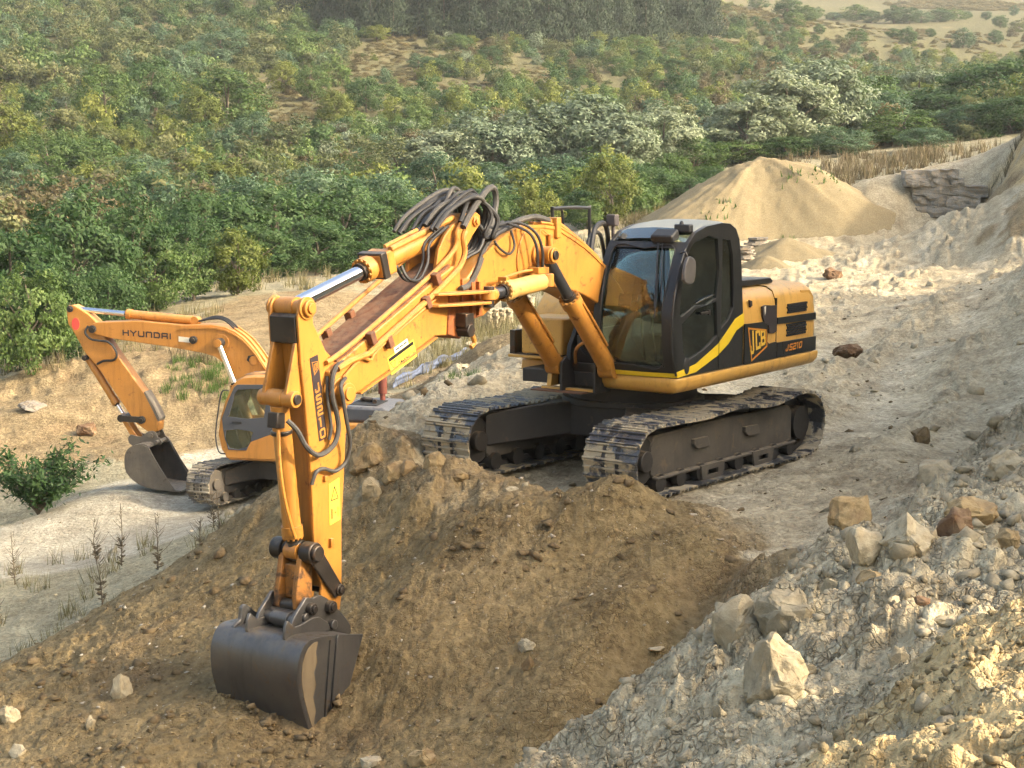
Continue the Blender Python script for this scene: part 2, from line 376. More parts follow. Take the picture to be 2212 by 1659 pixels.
def smooth_poly(pts, k=4, closed=True):
    P = [Vector((p[0], p[1], 0)) for p in pts]; n = len(P); out = []
    rng = range(n) if closed else range(n - 1)
    for i in rng:
        g = (lambda j: P[j % n]) if closed else (lambda j: P[min(max(j, 0), n - 1)])
        p0, p1, p2, p3 = g(i - 1), g(i), g(i + 1), g(i + 2)
        for q in range(k):
            t = q / k; v = .5 * ((2 * p1) + (p2 - p0) * t + (2 * p0 - 5 * p1 + 4 * p2 - p3) * t * t + (3 * p1 - p0 - 3 * p2 + p3) * t ** 3); out.append((v.x, v.y))
    if not closed: out.append(tuple(pts[-1]))
    return out
def offset_poly(poly, d):
    n = len(poly); ar = sum(poly[i][0] * poly[(i + 1) % n][1] - poly[(i + 1) % n][0] * poly[i][1] for i in range(n)); sg = 1 if ar > 0 else -1; out = []
    for i in range(n):
        a = Vector(poly[i - 1]); b = Vector(poly[i]); c = Vector(poly[(i + 1) % n])
        e1 = (b - a).normalized(); e2 = (c - b).normalized(); n1 = Vector((-e1.y, e1.x)) * sg; n2 = Vector((-e2.y, e2.x)) * sg
        m = n1 + n2; L = m.length
        m = n1 if L < .2 else m / L; k = max(.35, m.dot(n1)); out.append(tuple(b + m * (d / k)))
    return out

# stroke lettering: each glyph is a list of polylines on a 1 x 1 cell
GLY = {
 'J': [[(.72, 1), (.72, .12), (.6, 0), (.2, 0), (.08, .12), (.08, .3)]],
 'S': [[(.92, 1), (.2, 1), (.08, .88), (.08, .62), (.2, .5), (.8, .5), (.92, .38), (.92, .12), (.8, 0), (.08, 0)]],
 '2': [[(.08, 1), (.8, 1), (.92, .88), (.92, .62), (.8, .5), (.2, .5), (.08, .38), (.08, 0), (.92, 0)]],
 '1': [[(.2, 1), (.55, 1), (.55, 0)]],
 '0': [[(.2, 0), (.08, .12), (.08, .88), (.2, 1), (.8, 1), (.92, .88), (.92, .12), (.8, 0), (.2, 0)]],
 'C': [[(.92, .78), (.92, 1), (.1, 1), (.1, 0), (.92, 0), (.92, .22)]],
 'B': [[(.1, .5), (.1, 1), (.75, 1), (.88, .9), (.88, .6), (.75, .5), (.1, .5), (.1, 0), (.8, 0), (.92, .1), (.92, .4), (.75, .5)]],
 'H': [[(.08, 0), (.08, 1)], [(.92, 0), (.92, 1)], [(.08, .5), (.92, .5)]],
 'Y': [[(.05, 1), (.5, .48), (.95, 1)], [(.5, .5), (.5, 0)]],
 'U': [[(.08, 1), (.08, .12), (.2, 0), (.8, 0), (.92, .12), (.92, 1)]],
 'N': [[(.08, 0), (.08, .88), (.2, 1), (.8, 1), (.92, .88), (.92, 0)]],
 'D': [[(.08, 0), (.08, 1), (.75, 1), (.92, .82), (.92, .18), (.75, 0), (.08, 0)]],
 'A': [[(.08, 0), (.08, .85), (.22, 1), (.92, 1), (.92, 0)], [(.08, .42), (.92, .42)]],
 'I': [[(.5, 0), (.5, 1)]],
 'W': [[(.02, 1), (.25, 0), (.5, .8), (.75, 0), (.98, 1)]],
 'G': [[(.92, .8), (.8, 1), (.2, 1), (.08, .88), (.08, .12), (.2, 0), (.8, 0), (.92, .12), (.92, .5), (.55, .5)]],
 '!': [[(.5, 1), (.5, .32)], [(.5, .1), (.5, 0)]],
 'M': [[(.05, 0), (.05, 1), (.5, .35), (.95, 1), (.95, 0)]],
}
def stroke(mb, pts, w, to3):
    for i in range(len(pts) - 1):
        a = Vector(pts[i]); b = Vector(pts[i + 1]); d = b - a
        if d.length < 1e-6: continue
        d.normalize(); n = Vector((-d.y, d.x)) * w / 2; e = d * w * .42
        q = [a - n - e, b - n + e, b + n + e, a + n - e]
        c1 = 1 + .14 * (i % 4)
        mb.add([to3(p.x, p.y, 0) for p in q] + [to3(p.x, p.y, c1) for p in q], [(4, 5, 6, 7), (0, 1, 5, 4), (1, 2, 6, 5), (2, 3, 7, 6), (3, 0, 4, 7)])
def lettering(text, org, ux, uz, cell, hgt, gap, w, nrm, depth=.003):
    """strokes of the text; org = lower left corner, ux / uz = reading direction and upward direction, nrm = outward"""
    mb = MB(); org = Vector(org); ux = Vector(ux).normalized(); uz = Vector(uz).normalized(); nrm = Vector(nrm).normalized(); x = 0
    for k, ch in enumerate(text):
        cw = cell * (.3 if ch in 'I!' else .62 if ch == '1' else 1)
        for pl in GLY.get(ch, []):
            pp = [(x + p[0] * cw, p[1] * hgt) for p in pl]
            dz = .0002 * (k % 2)
            stroke(mb, pp, w, lambda a, b, c: org + ux * a + uz * b + nrm * (depth * c + dz * c))
        x += cw + gap
    return mb
# control points of the ground: x, y, z in metres, soil kind, roughness
CTRL = [(2.105,6.3,1.584,'S',0.55),
(1.589,4.7,1.577,'S',0.55),
(1.157,5.3,1.324,'S',0.55),
(1.566,5.7,1.468,'S',0.55),
(1.339,4.9,1.487,'S',0.55),
(2.671,8,1.151,'R',0.45),
(2.37,7.9,1.208,'R',0.45),
(1.867,7.3,1.121,'R',0.45),
(1.356,6.5,0.998,'R',0.45),
(2.751,9.2,1.082,'R',0.45),
(3.321,10,1.038,'R',0.45),
(0.867,7.2,0.653,'R',0.7),
(1.099,7.3,0.801,'R',0.7),
(1.296,7.7,0.854,'R',0.7),
(1.602,7.6,0.887,'R',0.7),
(0.518,8.3,0.161,'R',0.9),
(0.797,8.9,0.241,'R',0.9),
(1.038,9.4,0.376,'R',0.9),
(1.294,10.1,0.485,'R',0.9),
(1.469,10.5,0.55,'R',0.9),
(1.901,11,0.586,'R',0.9),
(2.593,11.6,0.631,'R',0.9),
(3.21,12.7,0.684,'R',0.9),
(4.044,14.2,0.735,'R',0.9),
(5.523,16.8,0.864,'R',0.9),
(1.547,8.6,0.777,'R',1),
(2.203,9.2,0.883,'R',1),
(2.767,10.3,0.905,'R',1),
(3.503,11.2,0.965,'R',1),
(4.389,13.3,0.962,'R',1),
(1.904,9.8,0.722,'R',1),
(0.63,11.2,-0.901,'B',0.25),
(0.723,12.2,-1.223,'B',0.25),
(1.079,12.7,-1.009,'B',0.25),
(1.367,13.1,-0.735,'B',0.25),
(1.627,13.5,-0.44,'B',0.25),
(1.805,13.8,-0.225,'B',0.25),
(1.977,13.3,0.048,'D',0.6),
(2.12,14.6,0.061,'D',0.6),
(3,15,0,'G',0.35),
(3.5,16.5,0,'G',0.35),
(4.6,19,0,'G',0.35),
(5.6,22,0,'G',0.35),
(4.2,16.8,0,'G',0.35),
(5.3,19.2,0,'G',0.35),
(6.6,22,0,'G',0.35),
(3.2,13.6,0,'G',0.35),
(2.6,16.2,0,'G',0.35),
(2.4,14.4,0,'G',0.35),
(0.959,15,0.483,'B',0.5),
(0.654,15.2,0.38,'B',0.5),
(0.2,15.2,0.181,'B',0.5),
(-0.483,15.2,-0.028,'B',0.5),
(1.311,14.9,0.303,'B',0.5),
(1.549,14.6,0.173,'B',0.5),
(1.797,14.1,0.001,'B',0.5),
(0.85,14.6,0.061,'B',0.25),
(0.821,14.05,-0.203,'B',0.25),
(0.769,13.1,-0.572,'B',0.25),
(0.544,12.4,-0.945,'B',0.25),
(-0.022,11.9,-1.182,'B',0.25),
(1.197,13.5,-0.272,'B',0.25),
(-0.466,14.6,-0.343,'B',0.4),
(-0.861,13.8,-0.782,'B',0.4),
(-0.992,12.7,-1.25,'B',0.4),
(-0.224,13.2,-0.932,'B',0.4),
(-1.675,13.2,-1.389,'B',0.4),
(-1.459,13.9,-1.029,'B',0.4),
(-1.437,14.6,-0.704,'B',0.4),
(-2.306,12.9,-1.322,'B',0.4),
(-2.698,12.5,-1.395,'B',0.4),
(-2.909,14.4,-1.186,'B',0.4),
(-2.324,15.2,-0.965,'B',0.4),
(-4.397,13,-1.627,'B',0.4),
(-4.02,14.6,-1.478,'B',0.4),
(-3.908,13.4,-1.504,'B',0.4),
(-5.105,15.2,-1.558,'B',0.4),
(-4.518,15.6,-1.394,'B',0.4),
(-3.921,16.1,-1.196,'B',0.4),
(-3.573,16.8,-0.978,'B',0.4),
(-3.356,17,-0.872,'B',0.4),
(-2.833,17.3,-0.495,'B',0.55),
(-2.415,17.3,-0.337,'B',0.55),
(-1.902,16.4,-0.546,'B',0.55),
(-1.172,15.2,-0.495,'B',0.55),
(-0.989,16,-0.206,'B',0.55),
(-2.063,17.9,0.025,'D',0.8),
(-1.767,18.2,0.327,'D',0.8),
(-1.402,18.4,0.405,'D',0.8),
(-1.152,17.9,0.296,'D',0.8),
(-1.45,17.6,0.135,'D',0.8),
(-0.801,17.2,0.26,'D',0.8),
(-0.28,16.7,0.122,'D',0.8),
(-0.77,16.5,0.035,'D',0.8),
(-6.54,19.5,-2.734,'W',0.3),
(-5.67,19.6,-2.429,'W',0.3),
(-4.986,20.5,-2.217,'W',0.3),
(-4.436,22.5,-1.998,'W',0.3),
(-3.927,24,-1.803,'W',0.3),
(-3.625,26,-1.876,'W',0.3),
(-6.701,22,-3.24,'W',0.35),
(-8.354,26,-3.471,'W',0.35),
(-6.978,25,-3.208,'W',0.35),
(-9.52,30,-3.782,'P',0.12),
(-7.711,30,-3.598,'P',0.12),
(-6.62,32.7,-3.524,'P',0.12),
(-5.394,33,-3.486,'P',0.12),
(-8.579,33.5,-3.386,'P',0.12),
(-7.49,35.5,-3.464,'P',0.12),
(-7.098,38,-3.484,'P',0.12),
(-4.6,34,-3.38,'P',0.1),
(-6.5,36,-3.36,'P',0.1),
(-2.5,33,-3.36,'P',0.1),
(-6.2,31.5,-3.37,'P',0.1),
(-10.131,30.5,-3.76,'P',0.2),
(-9.601,32.5,-3.581,'P',0.2),
(-9.164,35,-3.421,'P',0.2),
(-11.437,34.5,-4.113,'W',0.3),
(-11.127,37,-3.865,'W',0.3),
(-10.28,38,-3.714,'W',0.3),
(-11.059,41,-3.281,'D',0.3),
(-12.705,42.5,-2.884,'D',0.3),
(-8.918,42.5,-2.948,'D',0.3),
(-9.369,39,-3.31,'D',0.3),
(-13.261,41,-3.404,'D',0.3),
(-7.76,41,-3.157,'D',0.3),
(-13.298,47,-1.998,'D',0.55),
(-9.398,47,-1.789,'D',0.55),
(-10.977,46,-2.022,'D',0.55),
(-7.807,45,-1.905,'D',0.55),
(-14.112,45.5,-2.507,'D',0.55),
(-8.694,54,-1.193,'D',0.2),
(-7.17,60,-0.813,'D',0.2),
(-5.265,70,-0.479,'D',0.2),
(-7.474,50,-1.597,'D',0.2),
(-11.328,56,-1.362,'D',0.2),
(-10.281,64,-0.903,'W',0.35),
(-9.861,72,-0.8,'W',0.35),
(-13.366,60,-1.344,'W',0.35),
(-15.633,50,-2.489,'W',0.35),
(-1.463,20,0.329,'G',1),
(-1.346,22,0.258,'G',1),
(-1.017,23.5,0.328,'G',1),
(-0.779,24.8,0.346,'G',1),
(-0.354,26,0.394,'G',1),
(0.116,28,0.374,'G',1),
(-2.023,21.5,-0.189,'D',0.3),
(-2.134,26,-0.657,'D',0.3),
(-2.013,30,-0.869,'D',0.3),
(-1.067,34,-0.518,'D',0.3),
(0.157,38,-0.465,'D',0.3),
(-1.757,38,-1.483,'D',0.1),
(-2.843,36,-1.606,'D',0.1),
(-0.331,43,-1.351,'D',0.1),
(0.19,46,-1.406,'D',0.1),
(-3.903,38,-1.881,'W',0.3),
(-2.743,45,-1.704,'W',0.3),
(-1.659,53,-1.658,'W',0.3),
(-0.517,56.5,-1.705,'W',0.3),
(-1.056,47,-1.649,'W',0.3),
(0.453,64,-1.563,'W',0.3),
(0.309,75,-1.414,'W',0.3),
(-2.448,66,-1.23,'W',0.3),
(1.474,19.023,0,'G',0.14),
(0.983,16.499,0,'G',0.14),
(-0.84,17.901,0,'G',0.14),
(3.788,20.145,0,'G',0.14),
(1.965,21.547,0,'G',0.14),
(2.385,18.322,0,'G',0.14),
(0.563,19.724,0,'G',0.14),
(5.102,21.279,0,'G',0.3),
(2.724,23.108,0,'G',0.3),
(3.535,17.438,0,'G',0.3),
(5.218,19.297,0,'G',0.3),
(2.303,16.493,0,'G',0.3),
(6.718,22.559,0,'G',0.3),
(3.548,24.998,0,'G',0.3),
(-0.27,20.365,0,'G',0.3),
(5.959,29,-0.034,'G',0.5),
(10.021,38,0.042,'G',0.5),
(9.098,48,0.02,'G',0.5),
(9.404,32,-0.004,'G',0.5),
(14.817,46,0.024,'G',0.5),
(15.239,58,0.008,'G',0.5),
(10.227,64,-0.057,'G',0.5),
(11.427,35,0.096,'G',0.5),
(19.253,66,0.321,'G',0.5),
(8.511,26,0.394,'G',0.5),
(20.109,62,0.867,'G',0.7),
(13.59,78,0.111,'G',0.7),
(17.463,75,0.346,'G',0.7),
(22.247,78,1.136,'G',0.7),
(7.411,78,0.225,'G',0.7),
(3.169,75,-0.093,'W',0.5),
(5.383,82,0.544,'W',0.5),
(9.063,90,1.057,'G',0.8),
(14.018,88,0.852,'G',0.8),
(22.052,95,1.897,'G',0.8),
(8.813,96,1.882,'G',0.8),
(25.57,118,5.063,'W',0.4),
(28.845,116,5.268,'W',0.4),
(22.502,120,5.334,'W',0.4),
(21.212,86,2.285,'G',0.6),
(22,89.4,4,'R',0.4),
(25.4,89.4,4.1,'R',0.4),
(23.6,92,4.3,'R',0.4),
(21.8,85.6,1.5,'G',0.4),
(23.6,85.6,1.3,'G',0.4),
(25.2,85.4,1.5,'G',0.4),
(20.986,76,1.857,'G',0.9),
(21.942,74,2.069,'G',0.9),
(24.39,80,2.824,'D',0.8),
(21.348,66,2.15,'D',0.8),
(25.786,82,4.116,'S',0.8),
(27.393,85,6.102,'S',0.8),
(25.498,74,4.896,'S',0.8),
(-17.805,60,-1.876,'H',0.6),
(-22.394,58,-2.734,'H',0.6),
(-12.622,85,-0.553,'H',0.6),
(-22.455,95,-0.457,'H',0.6),
(-3.257,105,0.98,'H',0.6),
(5.56,98,1.566,'H',0.6),
(20.134,140,5.866,'H',0.6),
(36.385,140,7.477,'H',0.6),
(44.939,140,9.285,'H',0.6),
(60.694,140,9.485,'H',0.6),
(-25.943,110,0.867,'H',0.8),
(-19.206,130,2.68,'H',0.8),
(-8.999,150,5.613,'H',0.8),
(-35.273,120,2.036,'H',0.8),
(9.309,165,7.739,'H',0.8),
(-49.298,120,2.036,'H',0.8),
(-64.071,200,14.971,'H',0.8),
(-37.9,185,11.456,'H',0.8),
(-19.056,215,15.842,'H',0.8),
(6.126,225,16.422,'H',0.8),
(-95.418,300,37.773,'H',0.8),
(-41.561,285,31.233,'H',0.8),
(-8.41,275,27.922,'H',0.8),
(35.238,310,31.049,'H',0.8),
(-10.364,340,42.362,'H',0.8),
(45.322,400,49.246,'H',0.8),
(62.204,310,25.773,'H',0.8),
(105.527,330,27.219,'H',0.8),
(-115.878,250,24.981,'H',0.8),
(156.585,340,29.874,'H',0.8),
(88.004,440,46.394,'H',0.3),
(140.273,440,45.773,'H',0.3),
(68.276,480,53.693,'H',0.3),
(203.631,640,74.979,'H',0.3),
(109.345,640,75.88,'H',0.3),
(275.334,600,67.123,'H',0.3),
(138.98,540,60.746,'H',0.3),
(-151.473,480,87.888,'H',0.3),
(-16.997,560,86.418,'H',0.3),
(285.843,900,116.717,'H',0.3),
(-272.594,500,81.696,'H',0.3),
(541.19,900,116.717,'H',0.3),
(-27.239,900,156.867,'H',0.3),
(6,4,1.25,'S',0.6),
(3.6,5.4,1.35,'S',0.6),
(3,4,1.4,'S',0.6),
(8.8,4,3.2,'R',0.6),  # unseen bank right of the view, crest heights shaped to shade the bench
(8.8,6.6,5,'R',0.6),
(6.4,8,1.9,'R',0.6),
(8.7,9,5.2,'R',0.6),
(6.9,11,2.4,'R',0.6),
(8.8,11.2,5,'R',0.6),
(7,14,1.3,'R',0.6),
(8.8,13,5.7,'D',0.6),
(8.9,15,6,'D',0.6),
(9.3,17.5,6.6,'D',0.6),
(8.4,19,0.9,'D',0.6),
(10.8,22,6.4,'D',0.6),
(9.6,24,1.2,'D',0.6),
(14,31,6.2,'D',0.6),
(12.6,32,1,'D',0.6),
(20,45,5.6,'D',0.6),
(18.3,46,1,'D',0.6),
(26,58,4.6,'D',0.6),
(23.8,59,1.5,'D',0.6),
(14,17,7,'D',0.6),
(20,25,7,'D',0.6),
(12,12,6,'D',0.6),
(30,45,6,'D',0.6),
(12,5,4.2,'D',0.6),
(30,15,7.5,'D',0.6),
(45,60,5,'D',0.6),
(60,30,6.5,'D',0.6),
(33,72,5.5,'S',0.6),
(60,90,9,'H',0.6),
(0,2,1.72,'S',0.5),
(2,2.2,1.7,'S',0.5),
(4,2,1.45,'S',0.5),
(-2,2,1.5,'S',0.5),
(0,-4,1.9,'S',0.5),
(4,-4,1.8,'S',0.5),
(-4,-4,1.3,'S',0.5),
(8,-2,1.8,'S',0.5),
(14,-8,3,'D',0.5),
(0,-20,3,'S',0.5),
(-15,-10,1,'D',0.5),
(30,-20,5,'D',0.5),
(0,-80,4,'S',0.5),
(60,-40,8,'D',0.5),
(-50,-30,-1,'D',0.5),
(-0.01,-200,6,'S',0.5),
(0.01,-200,6,'S',0.5),
(-0.01,-20,3,'S',0.5),
(200,-80,10,'D',0.5),
(-200,-60,-2,'D',0.5),
(-700,0,10,'D',0.5),
(700,0,20,'D',0.5),
(0,-900,10,'S',0.5),
(0,5,0.9,'B',0.35),
(1.4,5.6,1.36,'R',0.35),
(-2,6,0.2,'B',0.35),
(-4,8,-1.2,'B',0.35),
(-1,8.5,-0.7,'B',0.35),
(-6,11,-1.9,'B',0.35),
(-9,16,-3.2,'W',0.35),
(-12,25,-3.4,'W',0.35),
(-20,30,-3.4,'D',0.35),
(-14,38,-3.2,'D',0.35),
(-30,45,-2.6,'W',0.35),
(-50,70,-2,'H',0.35),
(-70,120,6,'H',0.35),
(-120,200,25,'H',0.35),
(-6,4,-1,'B',0.35),
(-20,12,-3,'W',0.35)]
# ---------------------------------------------------------------- terrain maths (numpy)
def _hash(ix, iy, s):
    h = (ix.astype(np.int64) * 374761393 + iy.astype(np.int64) * 668265263 + s * 1442695041) & 0x7fffffff
    h = ((h ^ (h >> 13)) * 1274126177) & 0x7fffffff
    h = ((h ^ (h >> 16)) * 668265263) & 0x7fffffff
    return ((h ^ (h >> 15)) & 0xffff) / 65535.0

def vnoise(x, y, s=0):
    ix = np.floor(x).astype(np.int64); iy = np.floor(y).astype(np.int64)
    fx = x - ix; fy = y - iy
    fx = fx * fx * fx * (fx * (fx * 6 - 15) + 10); fy = fy * fy * fy * (fy * (fy * 6 - 15) + 10)
    a = _hash(ix, iy, s); b = _hash(ix + 1, iy, s); c = _hash(ix, iy + 1, s); d = _hash(ix + 1, iy + 1, s)
    return (a + (b - a) * fx) * (1 - fy) + (c + (d - c) * fx) * fy

def fbm(x, y, octv=4, s=0, gain=0.5):
    t = np.zeros_like(x); a = 1.0; n = 0.0
    for o in range(octv):
        t += a * (vnoise(x, y, s + o * 17) - 0.5); n += a
        x = x * 2.03 + 11.3; y = y * 2.03 - 7.7; a *= gain
    return t / n * 2

def cells(x, y, s=0):
    """rounded lumps: 1 at a lump's centre, 0 at its rim; second value is the lump's own random number"""
    ix = np.floor(x).astype(np.int64); iy = np.floor(y).astype(np.int64)
    best = np.full(x.shape, 9.0); rnd = np.zeros(x.shape)
    for dx in (-1, 0, 1):
        for dy in (-1, 0, 1):
            cx = ix + dx; cy = iy + dy
            px = cx + _hash(cx, cy, s); py = cy + _hash(cx, cy, s + 5)
            d = (px - x) ** 2 + (py - y) ** 2
            m = d < best
            best = np.where(m, d, best); rnd = np.where(m, _hash(cx, cy, s + 9), rnd)
    return np.clip(1 - best * 1.6, 0, 1), rnd

def facets(x, y, s=0, tilt=1.0):
    """broken clods: every cell is a small tilted plane at its own height"""
    ix = np.floor(x).astype(np.int64); iy = np.floor(y).astype(np.int64)
    best = np.full(x.shape, 9.0); val = np.zeros(x.shape)
    for dx in (-1, 0, 1):
        for dy in (-1, 0, 1):
            cx = ix + dx; cy = iy + dy
            px = cx + _hash(cx, cy, s); py = cy + _hash(cx, cy, s + 5)
            ex = x - px; ey = y - py; d = ex * ex + ey * ey; m = d < best
            v = _hash(cx, cy, s + 9) - .5 + tilt * ((_hash(cx, cy, s + 21) - .5) * ex + (_hash(cx, cy, s + 33) - .5) * ey) - .35 * d
            best = np.where(m, d, best); val = np.where(m, v, val)
    return val

CAMZ = 3.3555
_C = np.array([c[:3] for c in CTRL], float)
_ty = [c[3] for c in CTRL]
_TYPES = ['B', 'G', 'P', 'S', 'R', 'D', 'H', 'W']
_rough = np.array([c[4] for c in CTRL], float)
_cr = np.hypot(_C[:, 0], _C[:, 1]); _cu = np.arctan2(_C[:, 0], _C[:, 1]); _cv = np.log(_cr)
_cw = (_C[:, 2] - CAMZ) / _cr
def _phi(d2): return np.sqrt(d2 + 0.0006)
_A = _phi((_cu[:, None] - _cu[None]) ** 2 + (_cv[:, None] - _cv[None]) ** 2)
_n = len(_C)
_M = np.zeros((_n + 3, _n + 3)); _M[:_n, :_n] = _A
_M[:_n, _n] = 1; _M[:_n, _n + 1] = _cu; _M[:_n, _n + 2] = _cv
_M[_n:, :_n] = _M[:_n, _n:].T
_sol = np.linalg.solve(_M, np.concatenate([_cw, [0, 0, 0]]))
_onehot = np.array([[1.0 if t == k else 0.0 for k in _TYPES] + [r] for t, r in zip(_ty, _rough)])

_cu32 = _cu.astype(np.float32)[None]; _cv32 = _cv.astype(np.float32)[None]
def base_height(X, Y):
    X = np.asarray(X, float); Y = np.asarray(Y, float)
    sh = X.shape; X = X.ravel(); Y = Y.ravel()
    r = np.hypot(X, Y); u = np.arctan2(X, Y); v = np.log(np.maximum(r, 1e-3))
    out = np.empty_like(r)
    for i in range(0, len(r), 40000):
        j = slice(i, i + 40000)
        P = _phi((u[j, None].astype(np.float32) - _cu32) ** 2 + (v[j, None].astype(np.float32) - _cv32) ** 2)
        out[j] = P @ _sol[:_n].astype(np.float32) + _sol[_n] + _sol[_n + 1] * u[j] + _sol[_n + 2] * v[j]
    return (CAMZ + r * out).reshape(sh)

def zones(X, Y):
    """blend weights of the soil kinds and the roughness at each point"""
    sh = np.asarray(X).shape; X = np.asarray(X, float).ravel(); Y = np.asarray(Y, float).ravel()
    r = np.hypot(X, Y); u = np.arctan2(X, Y); v = np.log(np.maximum(r, 1e-3))
    k = 1.0 / np.maximum(r, 1)
    u = u + 0.035 * fbm(X * 0.9, Y * 0.9, 4, 3) * np.clip(r / 8, .3, 1); v = v + 0.05 * fbm(X * 0.9, Y * 0.9, 4, 33)
    out = np.empty((len(r), len(_TYPES) + 1))
    for i in range(0, len(r), 40000):
        j = slice(i, i + 40000)
        W = (u[j, None].astype(np.float32) - _cu32) ** 2 + (v[j, None].astype(np.float32) - _cv32) ** 2 + np.float32(2e-5)
        W = 1.0 / (W * W * np.sqrt(W))
        out[j] = (W @ _onehot.astype(np.float32)) / W.sum(1)[:, None]
    return out.reshape(sh + (len(_TYPES) + 1,))

def detail(X, Y, Zn):
    """relief on top of the smooth shape: lumps, clods, furrows; Zn = zones()"""
    B, G, P, S, R, D, H, W, ro = [Zn[..., i] for i in range(9)]
    r = np.hypot(X, Y)
    wx = X + 0.25 * fbm(X * 1.7, Y * 1.7, 3, 71); wy = Y + 0.25 * fbm(X * 1.7, Y * 1.7, 3, 72)
    z = ro * (0.16 * fbm(X * 0.55, Y * 0.55, 4, 1) + 0.09 * fbm(X * 1.8, Y * 1.8, 4, 2))
    l1, q1 = cells(wx * 1.25, wy * 1.25, 11); l2, q2 = cells(wx * 3.1, wy * 3.1, 12)
    l3, q3 = cells(X * 8.0, Y * 8.0, 13); l4, q4 = cells(X * 17.0, Y * 17.0, 14)
    near = np.clip((45 - r) / 30, 0, 1); mid = np.clip((130 - r) / 60, 0, 1)
    lump = np.clip(ro - .25 - .3 * G, 0, 2)
    z += lump * (0.17 * l1 * np.clip(q1 * 1.6 - .5, 0, 1) + 0.11 * l2 * np.clip(q2 * 1.8 - .6, 0, 1))
    z += near * np.clip(ro, .12, 1.2) * (0.05 * l3 * np.clip(q3 * 2 - .9, 0, 1) + 0.02 * l4 * q4 + 0.020 * fbm(X * 13, Y * 13, 3, 8))
    f1 = facets(wx * 2.3, wy * 2.3, 101, 1.3); f2 = facets(wx * 5.2 + .2 * wy, wy * 5.2, 102, 1.3); f3 = facets(X * 11.5, Y * 11.5, 103, 1.2)
    patch = np.clip(.5 + 1.3 * fbm(X * .7, Y * .7, 3, 77), 0, 1)
    z += near * (R * (.022 * f1 + .024 * f2 + .020 * f3 + .11 * l1 * q1 + .055 * l2 * q2 + .03 * l3 * q3 + .035 * fbm(X * 7, Y * 7, 5, 66, .62) - .15) + B * (.05 * f1 * patch + .035 * f2 * patch + .022 * f3) + D * (.05 * f1 + .05 * f2 + .028 * f3) * np.clip(ro * 1.6, .2, 1) + S * (.03 * f2 + .022 * f3 + .035 * l3 * q3) + G * (.022 * f2 * patch + .018 * f3 * (.4 + patch)) + W * .015 * f3)
    z += mid * (1 - near) * np.clip(ro, .1, 1) * (0.13 * l2 * np.clip(q2 * 2 - .9, 0, 1) + 0.06 * l1 * np.clip(q1 * 2 - 1, 0, 1) + 0.20 * fbm(X * .6, Y * .6, 5, 18) + .06 * facets(wx * 1.7, wy * 1.7, 111, 1.4))
    # along the bench: windrows of clods between the wheel lines, and grouser prints across them
    a = X * 0.925 - Y * 0.38 + 0.5 * fbm(X * .25, Y * .25, 3, 40); b = X * 0.38 + Y * 0.925
    rg = sum(k * np.exp(-((a - c) / w) ** 2) for c, w, k in ((-2.9, .45, 1.0), (-5.1, .55, 1.1), (-8.8, .9, 1.0), (-12.5, 1.2, .9)))
    z += G * mid * np.clip((r - 17) / 6, 0, 1) * np.clip(X - 2.5, 0, 1) * rg * (0.04 + .16 * l2 * q2 + .07 * l1 * q1)
    lane = np.exp(-((a + 4.0) / .38) ** 2) + np.exp(-((a + 6.4) / .38) ** 2) + np.exp(-((a + 1.6) / .35) ** 2)
    z += G * near * lane * (.014 * np.sin(b * 33.0 + 2 * fbm(X * .9, Y * .9, 2, 61)) * np.clip(.6 + fbm(X * 1.3, Y * 1.3, 2, 62), 0, 1) * 1.5 - .06)
    z += G * near * (0.05 * fbm(a * 2.6, b * 0.35, 3, 41) + 0.022 * fbm(a * 0.9, b * 6.5, 2, 42))
    # fresh soil slides down the tip in shallow runnels
    z += B * near * 0.018 * fbm((X - .4 * Y) * 2.4, (Y + .4 * X) * 0.6, 3, 51)
    return z

def lanes(X, Y):
    a = X * 0.925 - Y * 0.38 + 0.5 * fbm(X * .25, Y * .25, 3, 40)
    return sum(np.exp(-((a - c) / w) ** 2) for c, w in ((-4.0, .38), (-6.4, .38), (-1.6, .35), (-9.8, .5), (-12.2, .5)))

def height(X, Y):
    X = np.asarray(X, float); Y = np.asarray(Y, float)
    return base_height(X, Y) + detail(X, Y, zones(X, Y))
